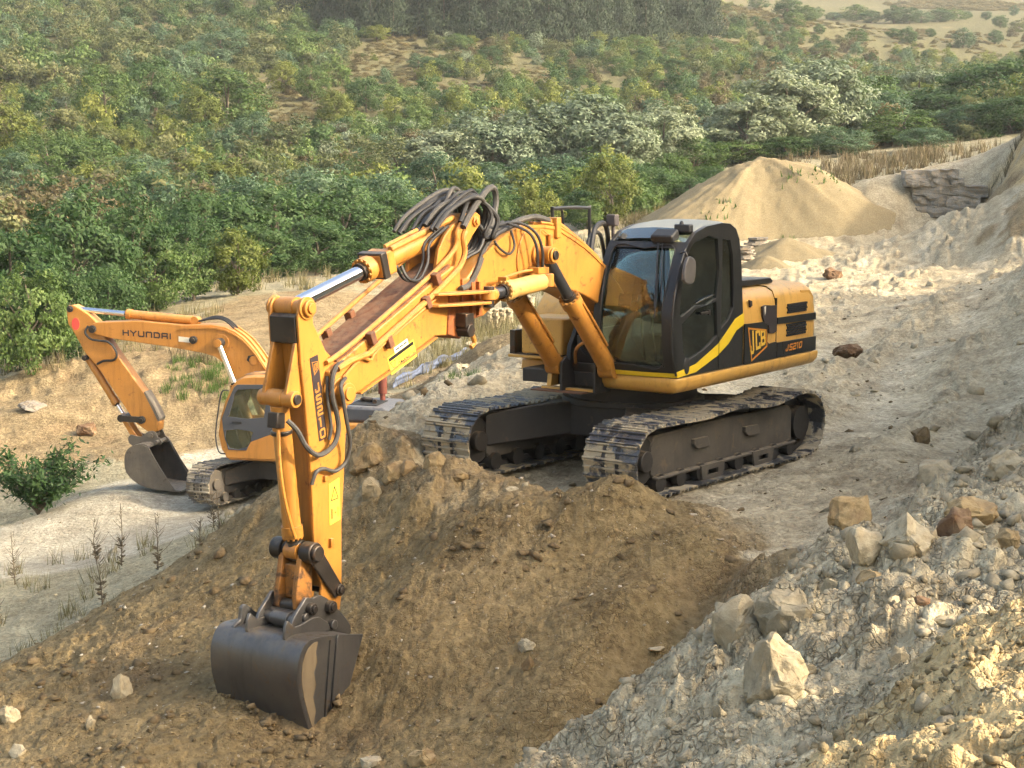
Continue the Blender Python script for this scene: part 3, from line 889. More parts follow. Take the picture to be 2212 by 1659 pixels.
# ---------------------------------------------------------------- the ground: one sheet, finer towards the excavators
SOIL = {'B': (.235, .17, .079), 'G': (.46, .382, .238), 'P': (.42, .38, .28), 'S': (.50, .375, .185), 'R': (.45, .382, .242), 'D': (.30, .225, .118), 'H': (.125, .115, .053), 'W': (.32, .285, .18)}
GRAIN = {'B': .55, 'G': .55, 'P': .5, 'S': .7, 'R': .9, 'D': .8, 'H': .2, 'W': .5}
def build_ground():
    th = np.concatenate([np.linspace(-math.pi, -.62, 26)[:-1], np.linspace(-.62, -.34, 40)[:-1], np.linspace(-.34, .36, 660)[:-1], np.linspace(.36, 1.0, 90)[:-1], np.linspace(1.0, math.pi, 40)])
    lr = np.concatenate([np.log(np.geomspace(.8, 4.2, 30))[:-1], np.log(np.geomspace(4.2, 20, 430))[:-1], np.log(np.geomspace(20, 60, 190))[:-1], np.log(np.geomspace(60, 120, 75))[:-1], np.log(np.geomspace(120, 1000, 90))])
    U, V = np.meshgrid(th, lr); Rr = np.exp(V); X = np.sin(U) * Rr; Y = np.cos(U) * Rr
    Zn = zones(X, Y); z = base_height(X, Y) + detail(X, Y, Zn)
    nr, nc = X.shape
    co = np.stack([X, Y, z], -1).reshape(-1, 3)
    i = np.arange(nr - 1)[:, None] * nc + np.arange(nc - 1)[None]
    q = np.stack([i, i + nc, i + nc + 1, i + 1], -1).reshape(-1, 4)
    me = bpy.data.meshes.new('ground'); me.vertices.add(len(co)); me.vertices.foreach_set('co', co.astype(np.float32).ravel())
    me.loops.add(q.size); me.loops.foreach_set('vertex_index', q[:, ::-1].astype(np.int32).ravel())
    me.polygons.add(len(q)); me.polygons.foreach_set('loop_start', np.arange(0, q.size, 4, dtype=np.int32)); me.polygons.foreach_set('loop_total', np.full(len(q), 4, np.int32))
    me.polygons.foreach_set('use_smooth', np.ones(len(q), bool)); me.update(calc_edges=True)
    K = _TYPES
    ZC = Zn[..., :8] ** 2.6; Zn = np.concatenate([ZC / ZC.sum(-1, keepdims=True), Zn[..., 8:]], -1)
    col = sum(Zn[..., k][..., None] * np.array(SOIL[t]) for k, t in enumerate(K))
    # patches of other soil: reddish clay and ochre in the tip, bleached crust on the bench, green film on the weedy ground
    n1 = fbm(X * .55, Y * .55, 5, 91); n2 = fbm(X * 1.6, Y * 1.6, 5, 92); n3 = fbm(X * .16, Y * .16, 4, 93)
    def blend(c, m, t): return c + (np.array(t) - c) * np.clip(m, 0, 1)[..., None]
    col = blend(col, Zn[..., 0] * (n1 * 1.6 - .25), (.205, .13, .065))
    col = blend(col, Zn[..., 0] * (-n1 * 1.3 - .35), (.29, .22, .115))
    col = blend(col, Zn[..., 1] * (n1 * 1.5 - .1), (.58, .50, .33))
    col = blend(col, Zn[..., 1] * np.clip(lanes(X, Y), 0, 1) * .7, (.56, .48, .32))
    col = blend(col, Zn[..., 1] * (-n2 * 1.6 - .3), (.27, .21, .125))
    col = blend(col, Zn[..., 5] * (n2 * 1.3 - .2), (.30, .20, .10))
    col = blend(col, Zn[..., 4] * (n2 * 1.3 - .25), (.33, .27, .175))
    col = blend(col, Zn[..., 4] * (-n1 * 1.3 - .35), (.56, .49, .35))
    col = blend(col, Zn[..., 7] * (n2 * 1.4 - .2), (.22, .20, .115))
    col = blend(col, Zn[..., 6] * (n3 * 1.6 - .15), (.14, .13, .055))
    col = blend(col, Zn[..., 6] * (-n3 * 1.3 - .45), (.27, .225, .115))
    col = blend(col, Zn[..., 2] * (n2 * 1.2 - .3), (.44, .40, .30))
    rgba = np.ones((nr * nc, 4), np.float32); rgba[:, :3] = np.clip(col, .01, 1).reshape(-1, 3)
    at = me.color_attributes.new('soil', 'FLOAT_COLOR', 'POINT'); at.data.foreach_set('color', rgba.ravel())
    g = sum(Zn[..., k] * GRAIN[t] for k, t in enumerate(K)); gr = np.ones((nr * nc, 4), np.float32); gr[:, 0] = g.ravel()
    a2 = me.color_attributes.new('grain', 'FLOAT_COLOR', 'POINT'); a2.data.foreach_set('color', gr.ravel())
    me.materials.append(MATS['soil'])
    o = bpy.data.objects.new('ground', me); link(o); o['kind'] = 'structure'
    o['label'] = 'quarry ground with dug soil, grey bench and scrubby hillside'
    return o
build_ground()
# ---------------------------------------------------------------- the large excavator
def track(root, xf, name_shoe, mat, y, hw, L, H, sag, n_shoe, frame_mat, roller_mat, guards=True):
    """endless chain of shoes round idler and sprocket, its frame and rollers; x forward"""
    r = H / 2; xi = L - r; path = []
    for k in range(60): path.append((-xi + 2 * xi * k / 60, 0.0))
    for k in range(24): t = -math.pi / 2 + math.pi * k / 24; path.append((xi + r * math.cos(t), r + r * math.sin(t)))
    for k in range(60):
        u = k / 60; x = xi - 2 * xi * u
        path.append((x, H + sag(u)))
    for k in range(24): t = math.pi / 2 + math.pi * k / 24; path.append((-xi + r * math.cos(t), r + r * math.sin(t)))
    P = [Vector((a, 0, b)) for a, b in path]; cum = [0]
    for k in range(len(P)): cum.append(cum[-1] + (P[(k + 1) % len(P)] - P[k]).length)
    tot = cum[-1]; pitch = tot / n_shoe
    def at(s):
        s %= tot
        for k in range(len(P)):
            if cum[k + 1] >= s:
                t = (s - cum[k]) / max(1e-9, cum[k + 1] - cum[k]); return P[k].lerp(P[(k + 1) % len(P)], t)
    ch = MB()
    for sy in (-.09, .09):
        for k in range(n_shoe):
            a = at(k * pitch); b = at((k + 1) * pitch); d = (b - a).normalized(); nrm = Vector((d.z, 0, -d.x)) * -1
            ch.bar(a + nrm * .055 + Vector((0, y + sy, 0)), b + nrm * .055 + Vector((0, y + sy, 0)), .045, .085, up=nrm)
    chain = ch.build('track_chain', roller_mat, root, xf=xf)
    sm = MB(); w = hw; p = pitch / 2 * .97
    prof = [(-p, 0), (-p, .012), (-p, .042), (-p + .018, .042), (-p + .028, .012), (-.012, .012), (-.008, .032), (.010, .032), (.014, .012), (p - .032, .012), (p - .022, .034), (p - .006, .034), (p, .012), (p, 0)]
    sm.prism(prof, -w, w)
    for bx in (-.04, .035):
        for by in (-.13, -.05, .05, .13): sm.cyl((bx, by, .01), (bx, by, .024), .015, n=6)
    me = sm.mesh('shoe', mat)
    for k in range(n_shoe):
        a = at(k * pitch); b = at((k + 1) * pitch); d = (b - a).normalized(); nrm = Vector((d.z, 0, -d.x))
        c = (a + b) / 2 + Vector((0, y, 0)) - nrm * .03
        R = Matrix((d, Vector((0, 1, 0)), nrm)).transposed()
        if R.determinant() < 0: R = Matrix((d, Vector((0, -1, 0)), nrm)).transposed()
        M4 = R.to_4x4(); M4.translation = c
        o = bpy.data.objects.new(name_shoe, me); link(o, chain); o.matrix_local = (xf if xf is not None else Matrix()) @ M4
    fr = MB(); s = hw * .52
    fz0, fz1 = .17, H - .13
    prof = [(-xi + .22, fz0), (xi - .25, fz0), (xi - .16, fz0 + .05), (xi - .16, fz1 - .12), (xi - .24, fz1 - .02), (.5, fz1 + .0), (-xi + .3, fz1 - .02), (-xi + .22, fz1 - .10)]
    fr.prism(prof, y - s, y + s)
    so = 1 if y > 0 else -1
    fr.prism([(-xi + .2, fz0 - .01), (xi - .2, fz0 - .01), (xi - .2, fz0 + .035), (-xi + .2, fz0 + .035)], y + so * (s - .02), y + so * (s + .06))
    tf = fr.build('track_frame', frame_mat, root, bevel=.02, xf=xf)
    for bx in (-.55, .62):
        m = MB(); m.prism([(bx - .16, .40), (bx + .12, .40), (bx + .20, .46), (bx + .20, .52), (bx - .10, .52)], y + so * (s - .03), y + so * (s + .045)); m.build('step_lug', frame_mat, tf, bevel=.008, xf=xf)
    m = MB(); m.cyl((xi, y - .16, r), (xi, y + .16, r), r - .13, n=28); m.cyl((xi, y - s - .05, r), (xi, y + s + .06, r), .12, n=20); m.build('idler', roller_mat, tf, bevel=.01, xf=xf)
    m = MB(); nt = 21
    gear = []
    for k in range(nt * 2): t = math.pi * k / nt; rr = r - .06 if k % 2 else r - .12; gear.append((-xi + rr * math.cos(t), r + rr * math.sin(t)))
    m.prism(gear, y - .05, y + .05); m.cyl((-xi, y - s, r), (-xi, y + s + .02, r), .21, n=24); m.build('sprocket', roller_mat, tf, xf=xf)
    nro = 8
    for k in range(nro):
        x = -xi + .32 + (2 * xi - .62) * k / (nro - 1); m = MB()
        m.cyl((x, y - s - .03, .125), (x, y + s + .03, .125), .085, n=14)
        for e in (-1, 1): m.cyl((x, y + e * (s - .02), .125), (x, y + e * (s + .045), .125), .105, n=14)
        m.build('roller', roller_mat, tf, xf=xf)
    if guards:
        for gx in (-.75, .45):
            m = MB(); m.prism([(gx - .22, .03), (gx + .22, .03), (gx + .26, .20), (gx - .26, .20)], y + so * (s + .05), y + so * (s + .075), holes=[[(gx - .12, .08), (gx + .12, .08), (gx + .12, .14), (gx - .12, .14)]]); m.build('guard', frame_mat, tf, xf=xf)
    for cx in (-.7, .75):
        m = MB(); m.cyl((cx, y - .12, H - .13), (cx, y + .12, H - .13), .07, n=14); m.build('carrier_roller', roller_mat, tf, xf=xf)
    return tf

def cylinder(root, p, q, split, r_barrel, r_rod, mat, rod_mat, gland=True, name='cylinder', ends=True, n=20, glandmat='greasy_steel'):
    """hydraulic ram: barrel from p to p+(q-p)*split, rod on to q, an eye at either end (eyes turn about y)"""
    p = Vector(p); q = Vector(q); d = (q - p).normalized(); s = p.lerp(q, split); Y = Vector((0, 1, 0))
    m = MB(); m.cyl(p + d * r_barrel * .8, s, r_barrel, n=n)
    if gland:
        m.cyl(s - d * .10, s + d * .005, r_barrel * 1.16, n=n)
        for k in range(12):
            t = 2 * math.pi * k / 12; a = d.orthogonal().normalized(); b = d.cross(a); c = s + (a * math.cos(t) + b * math.sin(t)) * r_barrel * 1.0
            m.cyl(c, c + d * .022, r_barrel * .14, n=6)
    if ends: m.cyl(p - Y * r_barrel * .9, p + Y * r_barrel * .9, r_barrel * .95, n=n)
    c = m.build(name, mat, root)
    m = MB(); m.cyl(s, q, r_rod, n=n)
    rod = m.build('rod', rod_mat, c)
    if ends:
        m = MB(); m.cyl(q - Y * r_barrel * .85, q + Y * r_barrel * .85, r_barrel * .9, n=n); m.build('rod_eye', mat, c)
    if gland:
        m = MB(); m.cyl(s + d * .004, s + d * .05, r_rod * 1.25, n=n); m.build('seal', glandmat, c)
    return c

def pin(root, x, z, y0, y1, r, mat, cap=None, name='pin'):
    m = MB(); m.cyl((x, y0, z), (x, y1, z), r, n=20); o = m.build(name, mat, root, bevel=.006)
    if cap:
        m = MB(); s = 1 if y1 > y0 else -1; m.cyl((x, y1 - .01 * s, z), (x, y1 + .02 * s, z), r * .62, n=16); m.build('pin_cap', cap, o, bevel=.004)
    return o

def build_jcb():
    YU = 4.05662 + .0551
    root = empty('excavator', (1.474, 19.023, 0.0), YU)
    tag(root, 'large yellow and black crawler excavator with black cab, digging beside the soil mound', 'excavator')
    xf = Matrix.Rotation(-.0551, 4, 'Z')
    G, S, L, H = 1.145, .345, 2.22, .80
    def sag(u): return .035 * math.exp(-((u - .93) / .08) ** 2) - .045 * math.exp(-((u - .72) / .13) ** 2) + .02 * math.exp(-((u - .5) / .10) ** 2) - .02 * math.exp(-((u - .28) / .13) ** 2)
    for sy in (1, -1):
        track(root, xf, 'shoe', 'shoe_jcb', sy * G, S, L, H, sag, 50, 'frame_mud', 'under_black')
    # X-shaped car body with arched legs
    m = MB()
    for sy in (1, -1):
        for sx in (1, -1):
            rings = []
            for t in (0, .25, .5, .75, 1):
                x = sx * (.35 + 1.05 * t); y = sy * (.35 + .62 * t); zt = .80 - .10 * t * t; zb = .42 - .10 * t
                w = .34 - .06 * t; dx, dy = -sy * .0 - w * .5 * sy, w * .8 * sx
                rings.append([(x - sx * .10, y + .28 * sy * 0 - w * sx * sy, zb) if False else (x + w, y, zb), (x - w, y, zb), (x - w, y, zt), (x + w, y, zt)])
            m.loft(rings, closed=True, caps=True)
    m.box(-.75, .75, -.75, .75, .40, .78)
    m.build('car_body', 'under_black', root, bevel=.02, xf=xf)
    m = MB(); m.cyl((0, 0, .77), (0, 0, 1.04), .78, n=48); m.cyl((0, 0, .77), (0, 0, .84), .86, n=48); m.build('turntable', 'under_black', root, bevel=.01)
    # ---- platform skirt: rounded frame round the machine's left side and front of the cab
    m = MB()
    def skirt_ring(x, y, nx, ny):
        return [(x, y, 1.225), (x + nx * .012, y + ny * .012, 1.20), (x - nx * .0, y - ny * .0, 1.13), (x - nx * .05, y - ny * .05, 1.065), (x - nx * .14, y - ny * .14, 1.035), (x - nx * .30, y - ny * .30, 1.035), (x - nx * .30, y - ny * .30, 1.225)]
    q = .7071
    rings = [skirt_ring(1.12, .17, 1, 0), skirt_ring(1.15, .6, 1, 0), skirt_ring(1.16, 1.14, .98, .2), skirt_ring(1.13, 1.21, q, q), skirt_ring(1.06, 1.245, 0, 1), skirt_ring(-1.0, 1.25, 0, 1), skirt_ring(-2.45, 1.25, 0, 1), skirt_ring(-2.66, 1.235, -.3, .95)]
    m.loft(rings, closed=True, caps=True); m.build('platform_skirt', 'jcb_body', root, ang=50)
    m = MB(); m.box(-2.5, 1.0, -.95, 1.0, 1.04, 1.20); m.build('platform', 'under_black', root, bevel=.01)
    # ---- engine cover: two panels on the left, rounded over the top
    def cover(name, x0, x1, ztop, mat, rear=False, parent=root):
        m = MB(); rings = []
        def sect(x, dz, dy):
            y = 1.215 - dy
            pr = [(y, 1.235), (y + .012, 1.50), (y + .006, 1.80), (y - .015, ztop - .16 - dz), (y - .055, ztop - .06 - dz), (y - .14, ztop - .01 - dz), (.78, ztop + .015 - dz), (.30, ztop + .02 - dz)]
            return [(x, a, b) for a, b in pr]
        if rear:
            for x, dz, dy in ((x0, 0, 0), (x1 + .25, .005, 0), (x1 + .13, .03, .005), (x1 + .05, .085, .02), (x1, .19, .05)): rings.append(sect(x, dz, dy))
        else:
            for x in (x0, (x0 + x1) / 2, x1): rings.append(sect(x, 0, 0))
        m.loft(rings); return m.build(name, mat, parent, ang=50)
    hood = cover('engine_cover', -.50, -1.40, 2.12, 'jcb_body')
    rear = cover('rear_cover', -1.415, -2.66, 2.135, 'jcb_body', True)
    m = MB(); m.prism([(-1.402, 1.235), (-1.413, 1.235), (-1.413, 1.98), (-1.402, 1.98)], 1.15, 1.232); m.build('cover_seam', 'black_paint', hood)
    # counterweight closing the tail
    m = MB(); rings = []
    for t in [i / 10 for i in range(11)]:
        y = 1.19 - 2.38 * t; b = .28 * (1 - (2 * t - 1) ** 2); x = -2.63 - b
        rings.append([(x + .42, y, 1.06), (x + .06, y, 1.06), (x, y, 1.14), (x - .015, y, 1.6), (x + .03, y, 1.93), (x + .14, y, 2.02), (x + .42, y, 2.03)])
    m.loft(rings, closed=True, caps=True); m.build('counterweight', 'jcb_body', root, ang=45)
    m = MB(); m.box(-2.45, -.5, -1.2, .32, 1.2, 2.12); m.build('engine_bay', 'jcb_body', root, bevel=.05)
    m = MB(); m.prism([(-.55, 2.14), (-1.75, 2.14), (-1.78, 2.17), (-1.70, 2.215), (-.60, 2.225), (-.55, 2.20)], .25, 1.0); hl = m.build('hood_lid', 'black_paint', root, bevel=.012)
    m = MB(); m.cyl((-1.05, .35, 2.2), (-1.05, .35, 2.36), .05, n=14); m.build('exhaust', 'greasy_steel', hl)
    # black paint fields on the left side
    yy = 1.2385
    def decal(poly, mat, name, y=yy, parent=hood, th=.004):
        m = MB(); m.prism(poly, y - .02, y + th); return m.build(name, mat, parent)
    decal([(-.505, 1.72), (-1.09, 1.71), (-1.13, 1.66), (-1.13, 1.46), (-1.18, 1.43), (-1.398, 1.44), (-1.398, 1.236), (-.505, 1.236)], 'black_paint', 'black_panel')
    decal([(-1.42, 1.425), (-2.60, 1.415), (-2.60, 1.236), (-1.42, 1.236)], 'black_paint', 'black_panel', parent=rear)
    decal([(-1.42, 1.735), (-2.58, 1.725), (-2.585, 1.635), (-1.42, 1.655)], 'black_paint', 'black_band', parent=rear)
    decal([(-1.18, 1.712), (-1.398, 1.722), (-1.398, 1.60), (-1.18, 1.60)], 'black_paint', 'black_band')
    patch = [(-.97, 1.90), (-1.05, 1.915), (-1.22, 1.90), (-1.37, 1.895), (-1.385, 1.75), (-1.395, 1.57), (-1.30, 1.55), (-1.18, 1.56), (-1.16, 1.66), (-1.04, 1.70), (-.985, 1.78)]
    decal(patch, 'decal_dark', 'scuffed_patch', y=yy + .003)
    decal([(-1.015, 1.895), (-1.06, 1.905), (-1.055, 1.83), (-1.035, 1.79)], 'decal_white', 'bare_patch', y=yy + .006)
    decal([(-.63, 2.00), (-.70, 1.985), (-.71, 1.93), (-.66, 1.91)], 'decal_dark', 'scuffed_patch', y=1.2325)
    # grilles: perforated plates
    for (gx0, gx1, gz0, gz1, rows) in ((-1.72, -2.32, 1.765, 1.885, 4), (-1.70, -2.31, 1.475, 1.635, 5)):
        m = MB(); nx = 15; hol = MB()
        for iz in range(rows):
            for ix in range(nx):
                cx = gx0 + (gx1 - gx0) * (ix + .5 + (.5 if iz % 2 else 0)) / (nx + .5); cz = gz0 + (gz1 - gz0) * (iz + .5) / rows
                hol.cyl((cx, 1.21, cz), (cx, 1.2405, cz), .0165, n=6)
        hol.build('grille', 'mesh_hole', rear, smooth=False)
    m = MB(); m.prism([(-1.56, 1.425), (-2.2, 1.415), (-2.23, 1.36), (-2.19, 1.27), (-1.60, 1.262)], 1.236, 1.2455); pl = m.build('badge_plate', 'decal_black', rear, bevel=.003)
    lettering('JS210', (-1.66, 1.2458, 1.30), (-1, 0, .02), (-.25, 0, 1), .085, .07, .022, .018, (0, 1, 0), .002).build('lettering', 'decal_orange', rear)
    # slanted logo
    lo = [(-.58, 1.675), (-1.09, 1.615), (-1.125, 1.40), (-.69, 1.25)]
    li = offset_poly(lo, .022)
    m = MB(); m.prism(lo, yy - .01, yy + .008, holes=[li]); m.build('logo_frame', 'decal_orange', hood)
    for ch, cx, zb, zt in (('J', -.665, 1.355, 1.605), ('C', -.815, 1.40, 1.60), ('B', -.955, 1.435, 1.595)):
        sl = .0
        lettering(ch, (cx, yy + .001, zb), (-1, 0, .11), (.12, 0, 1), .115, zt - zb, 0, .036, (0, 1, 0), .005).build('lettering', 'decal_yellow', hood)
    # ---- cab
    Yn, Yf = 1.225, .20
    outer = [(1.13, 1.235), (1.22, 1.44), (1.262, 1.73), (1.262, 1.92), (1.205, 2.13), (1.115, 2.38), (1.01, 2.60), (.91, 2.735), (.75, 2.84), (.48, 2.905), (.1, 2.935), (-.1, 2.925), (-.26, 2.86), (-.35, 2.74), (-.41, 2.49), (-.45, 2.14), (-.48, 1.87), (-.49, 1.235)]
    door_up = smooth_poly([(.83, 2.70), (.66, 2.75), (.21, 2.755), (.22, 2.075), (.72, 2.02), (1.05, 1.91), (1.10, 1.99), (1.05, 2.25), (.94, 2.56)], 2)
    door_lo = [(1.05, 1.83), (.73, 1.975), (.22, 2.035), (.18, 1.64), (.36, 1.555), (.54, 1.49), (.9, 1.41), (1.0, 1.50)]
    rglass = [(.085, 2.755), (-.11, 2.73), (-.18, 2.56), (-.215, 2.2), (-.22, 1.94), (-.12, 1.81), (.09, 1.70)]
    m = MB(); m.prism(outer, Yn - .05, Yn, holes=[door_up, door_lo, rglass]); cab = m.build('cab', 'cab_black', root, bevel=.012)
    m = MB(); m.prism(outer, Yf, Yf + .05, holes=[[(.98, 2.62), (-.2, 2.75), (-.32, 2.5), (-.36, 1.75), (1.12, 1.75), (1.12, 2.2)]]); m.build('cab_far_side', 'cab_black', cab, bevel=.01)
    for gp, nm in ((door_up, 'door_window'), (door_lo, 'lower_door_window'), (rglass, 'rear_quarter_window')):
        m = MB(); m.prism(gp, Yn - .030, Yn - .024); m.build(nm, 'cab_glass', cab, smooth=False)
    m = MB(); m.prism([(.98, 2.62), (-.2, 2.75), (-.32, 2.5), (-.36, 1.75), (1.12, 1.75), (1.12, 2.2)], Yf + .02, Yf + .026); m.build('far_window', 'cab_glass', cab, smooth=False)
    fr = [p for p in outer[:9]]           # front profile, bottom to top
    # front: frame strips round the windscreen, following the front profile
    def fpt(t, s, off=0.0):
        k = t * 7.0; i = min(int(k), 6); f = k - i; x = fr[i][0] + (fr[i + 1][0] - fr[i][0]) * f; z = fr[i][1] + (fr[i + 1][1] - fr[i][1]) * f
        bow = .05 * (1 - (2 * s - 1) ** 2)
        return (x + bow - off, Yf + (Yn - Yf) * s, z)
    def strip(s0, s1, t0, t1, th, mat, name, parent, nt=18, ns=5, off0=0.0):
        m = MB(); A = []; 
        for i in range(nt + 1):
            t = t0 + (t1 - t0) * i / nt
            A.append([fpt(t, s0 + (s1 - s0) * j / ns, off0) for j in range(ns + 1)] + [fpt(t, s1 + (s0 - s1) * j / ns, off0 + th) for j in range(ns + 1)])
        m.loft(A, closed=True, caps=True); return m.build(name, mat, parent, ang=40)
    strip(0, .085, 0, 1, .06, 'cab_black', 'front_pillar', cab)
    strip(.875, 1.0, 0, 1, .06, 'cab_black', 'front_pillar', cab)
    strip(.085, .875, 0, .085, .06, 'cab_black', 'front_sill', cab, nt=4)
    strip(.085, .875, .93, 1.0, .06, 'cab_black', 'front_header', cab, nt=3)
    # rounded lower corners of the windscreen
    ws = strip(.08, .88, .08, .935, .006, 'cab_glass', 'windscreen', cab, off0=.028)
    m = MB(); m.tube([fpt(.10, .10, -.004), fpt(.5, .092, -.004), fpt(.92, .095, -.004), fpt(.925, .5, -.004), fpt(.92, .87, -.004), fpt(.5, .868, -.004), fpt(.10, .862, -.004), fpt(.088, .5, -.004), fpt(.10, .10, -.004)], .009, 6, 5); m.build('windscreen_seal', 'rubber', ws)
    # yellow stripes
    st = [(1.145, 1.237), (.71, 1.262), (.17, 1.405), (-.1, 1.52), (-.30, 1.66), (-.495, 1.715), (-.495, 1.855), (-.27, 1.80), (-.09, 1.69), (.17, 1.535), (.71, 1.355), (1.165, 1.30)]
    m = MB(); m.prism(st, Yn - .03, Yn + .005); m.build('stripe', 'jcb_stripe', cab)
    m = MB(); m.prism([(.155, 1.25), (.145, 1.25), (.145, 1.62), (.155, 1.62)], Yn - .02, Yn + .007); m.build('door_gap', 'mesh_hole', cab)
    A = []
    for i in range(3):
        t = .0 + .036 * i / 2; A.append([fpt(t, .0 + 1.0 * j / 8, -.006) for j in range(9)])
    m = MB(); m.loft(A); m.build('stripe', 'jcb_stripe', cab)
    # roof with rounded edges, skylight at its front
    top = outer[7:14]; rp = [(.91, 2.735), (.82, 2.795), (.72, 2.85), (.48, 2.905), (.1, 2.935), (-.1, 2.925), (-.26, 2.865), (-.35, 2.74)]
    ys = [(0, -.05), (.04, -.008), (.12, .018), (.3, .035), (.5, .04), (.7, .035), (.88, .018), (.96, -.008), (1, -.05)]
    def roofrow(p): return [(p[0], Yf + (Yn - Yf) * s, p[1] + dz) for s, dz in ys]
    m = MB(); m.loft([roofrow(p) for p in rp[2:]]); rf = m.build('roof', 'roof_grey', cab, ang=60)
    m = MB(); m.loft([roofrow(p) for p in rp[:3]]); m.build('skylight', 'skylight_glass', rf, ang=60)
    m = MB(); m.box(-.44, -.40, Yf + .02, Yn - .05, 1.3, 2.0); m.build('rear_panel', 'cab_black', cab)
    m = MB(); m.loft([[(-.35, y, 2.74), (-.41, y, 2.4), (-.43, y, 2.0)] for y in (Yf, Yn - .02)]); m.build('rear_window', 'cab_glass', cab)
    for yq in (Yf + .03, Yn - .045):
        m = MB(); m.tube([(-.33, yq, 2.78), (-.41, yq, 2.45), (-.45, yq, 1.95)], .035, 8); m.build('rear_pillar', 'cab_black', cab)
    # mirror, handle, grab rail, wiper, lamps
    m = MB(); m.prism(smooth_poly([(1.20, 2.58), (1.02, 2.53), (1.06, 2.30), (1.28, 2.33)], 3), 1.33, 1.375); mi = m.build('mirror', 'mirror_back', cab, bevel=.012)
    m = MB(); m.tube([(1.13, 1.24, 2.62), (1.17, 1.31, 2.64), (1.18, 1.345, 2.60), (1.17, 1.345, 2.40)], .011, 6); m.build('mirror_arm', 'black_paint', mi)
    m = MB(); m.tube([fpt(.02, 1.0, -.03), fpt(.2, 1.005, -.05), fpt(.5, 1.01, -.05), fpt(.75, 1.005, -.05), fpt(.93, 1.0, -.03)], .014, 7); m.build('grab_rail', 'cab_black', cab)
    m = MB(); m.tube([(.70, Yn - .012, 2.04), (.5, Yn + .004, 2.085), (.28, Yn - .005, 2.115)], .009, 6); m.build('door_bar', 'chrome', cab)
    m = MB(); m.box(.42, .62, Yn - .004, Yn + .016, 1.905, 1.935); m.box(.40, .44, Yn - .004, Yn + .02, 1.89, 1.95); m.build('door_handle', 'greasy_steel', cab, bevel=.005)
    m = MB(); m.prism([(.93 + .07 * math.cos(t / 10 * 6.2832), 1.35 + .10 * math.sin(t / 10 * 6.2832)) for t in range(10)], Yn - .01, Yn + .008); m.build('speaker_cover', 'rubber', cab, bevel=.01)
    m = MB(); m.obox((.93, .93, 2.80), (1, 0, -.5), (0, 1, 0), (.5, 0, 1), .09, .14, .05); wm = m.build('wiper_motor', 'rubber', cab, bevel=.02)
    m = MB(); m.bar((.97, .87, 2.78), fpt(.50, .80, -.04), .018, .012); m.bar((.97, .92, 2.78), fpt(.56, .86, -.04), .012, .01); m.bar(fpt(.42, .81, -.035), fpt(.72, .77, -.035), .012, .02); m.build('wiper_arm', 'rubber', wm)
    m = MB(); m.box(.72, .82, .98, 1.18, 2.84, 2.93); m.cyl((.78, 1.06, 2.92), (.78, 1.06, 2.97), .03, .015, 10); m.build('roof_lamp', 'rubber', cab, bevel=.015)
    # inside the cab
    m = MB(); m.box(-.40, .95, Yf + .06, Yn - .06, 1.24, 1.28); cf = m.build('cab_floor', 'interior_dark', cab)
    m = MB(); m.prism(smooth_poly([(.42, 1.62), (-.05, 1.58), (-.10, 1.70), (.36, 1.76), (.45, 1.72)], 3), .48, .96); m.prism(smooth_poly([(-.02, 1.66), (-.13, 1.68), (-.27, 2.32), (-.24, 2.5), (-.15, 2.5), (-.12, 2.3), (.02, 1.75)], 3), .50, .94); m.box(-.05, .35, .56, .88, 1.28, 1.6); m.build('seat', 'seat_grey', cab, bevel=.03)
    for cy in (.36, 1.07):
        m = MB(); m.prism([(.62, 1.62), (.55, 1.82), (-.1, 1.86), (-.1, 1.3), (.3, 1.3)], cy - .075, cy + .075); m.build('console', 'console_grey', cab, bevel=.02)
        m = MB(); m.tube([(.5, cy, 1.82), (.53, cy, 1.98), (.50, cy, 2.03)], .016, 6); m.cyl((.50, cy, 2.02), (.49, cy, 2.10), .028, .02, 10); m.build('joystick', 'rubber', cab)
    for ty in (.62, .76):
        m = MB(); m.tube([(.78, ty, 1.28), (.86, ty, 1.6), (.92, ty, 1.93), (.92, ty - .05, 1.95)], .013, 6); m.build('travel_lever', 'chrome', cab)
        m = MB(); m.obox((.80, ty, 1.33), (.8, 0, .3), (0, 1, 0), (-.3, 0, .8), .12, .05, .012); m.build('pedal', 'seat_grey', cab, bevel=.006)
    m = MB(); m.obox((.75, .32, 2.05), (1, .2, .3), (0, 1, 0), (-.3, 0, 1), .03, .09, .07); m.build('monitor', 'interior_dark', cab, bevel=.01)
    m = MB(); m.box(-.19, -.17, 1.0, 1.07, 2.52, 2.66); m.build('sticker', 'cap_white', cab)
    # ---- right-hand side: tank, tool box, step, rail
    m = MB(); prof = [(.30, 1.30), (.36, 1.62), (.28, 1.86), (.08, 2.06), (-.3, 2.16), (-1.0, 2.18), (-1.0, 1.2), (.30, 1.2)]
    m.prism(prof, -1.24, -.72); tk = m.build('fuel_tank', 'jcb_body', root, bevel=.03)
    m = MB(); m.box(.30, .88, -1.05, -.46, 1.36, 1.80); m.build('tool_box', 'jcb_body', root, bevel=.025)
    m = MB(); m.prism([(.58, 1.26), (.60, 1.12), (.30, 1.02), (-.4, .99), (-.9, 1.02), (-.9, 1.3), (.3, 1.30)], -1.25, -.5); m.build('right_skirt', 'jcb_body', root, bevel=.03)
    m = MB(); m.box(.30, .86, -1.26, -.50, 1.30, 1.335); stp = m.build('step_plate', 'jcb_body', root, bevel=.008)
    m = MB()
    for k in range(12): m.box(.34 + .042 * k, .352 + .042 * k, -1.22, -.55, 1.335, 1.347)
    m.build('tread', 'greasy_steel', stp)
    m = MB(); m.box(.60, .80, -1.27, -1.20, 1.335, 1.62); m.build('step_guard', 'greasy_steel', stp)
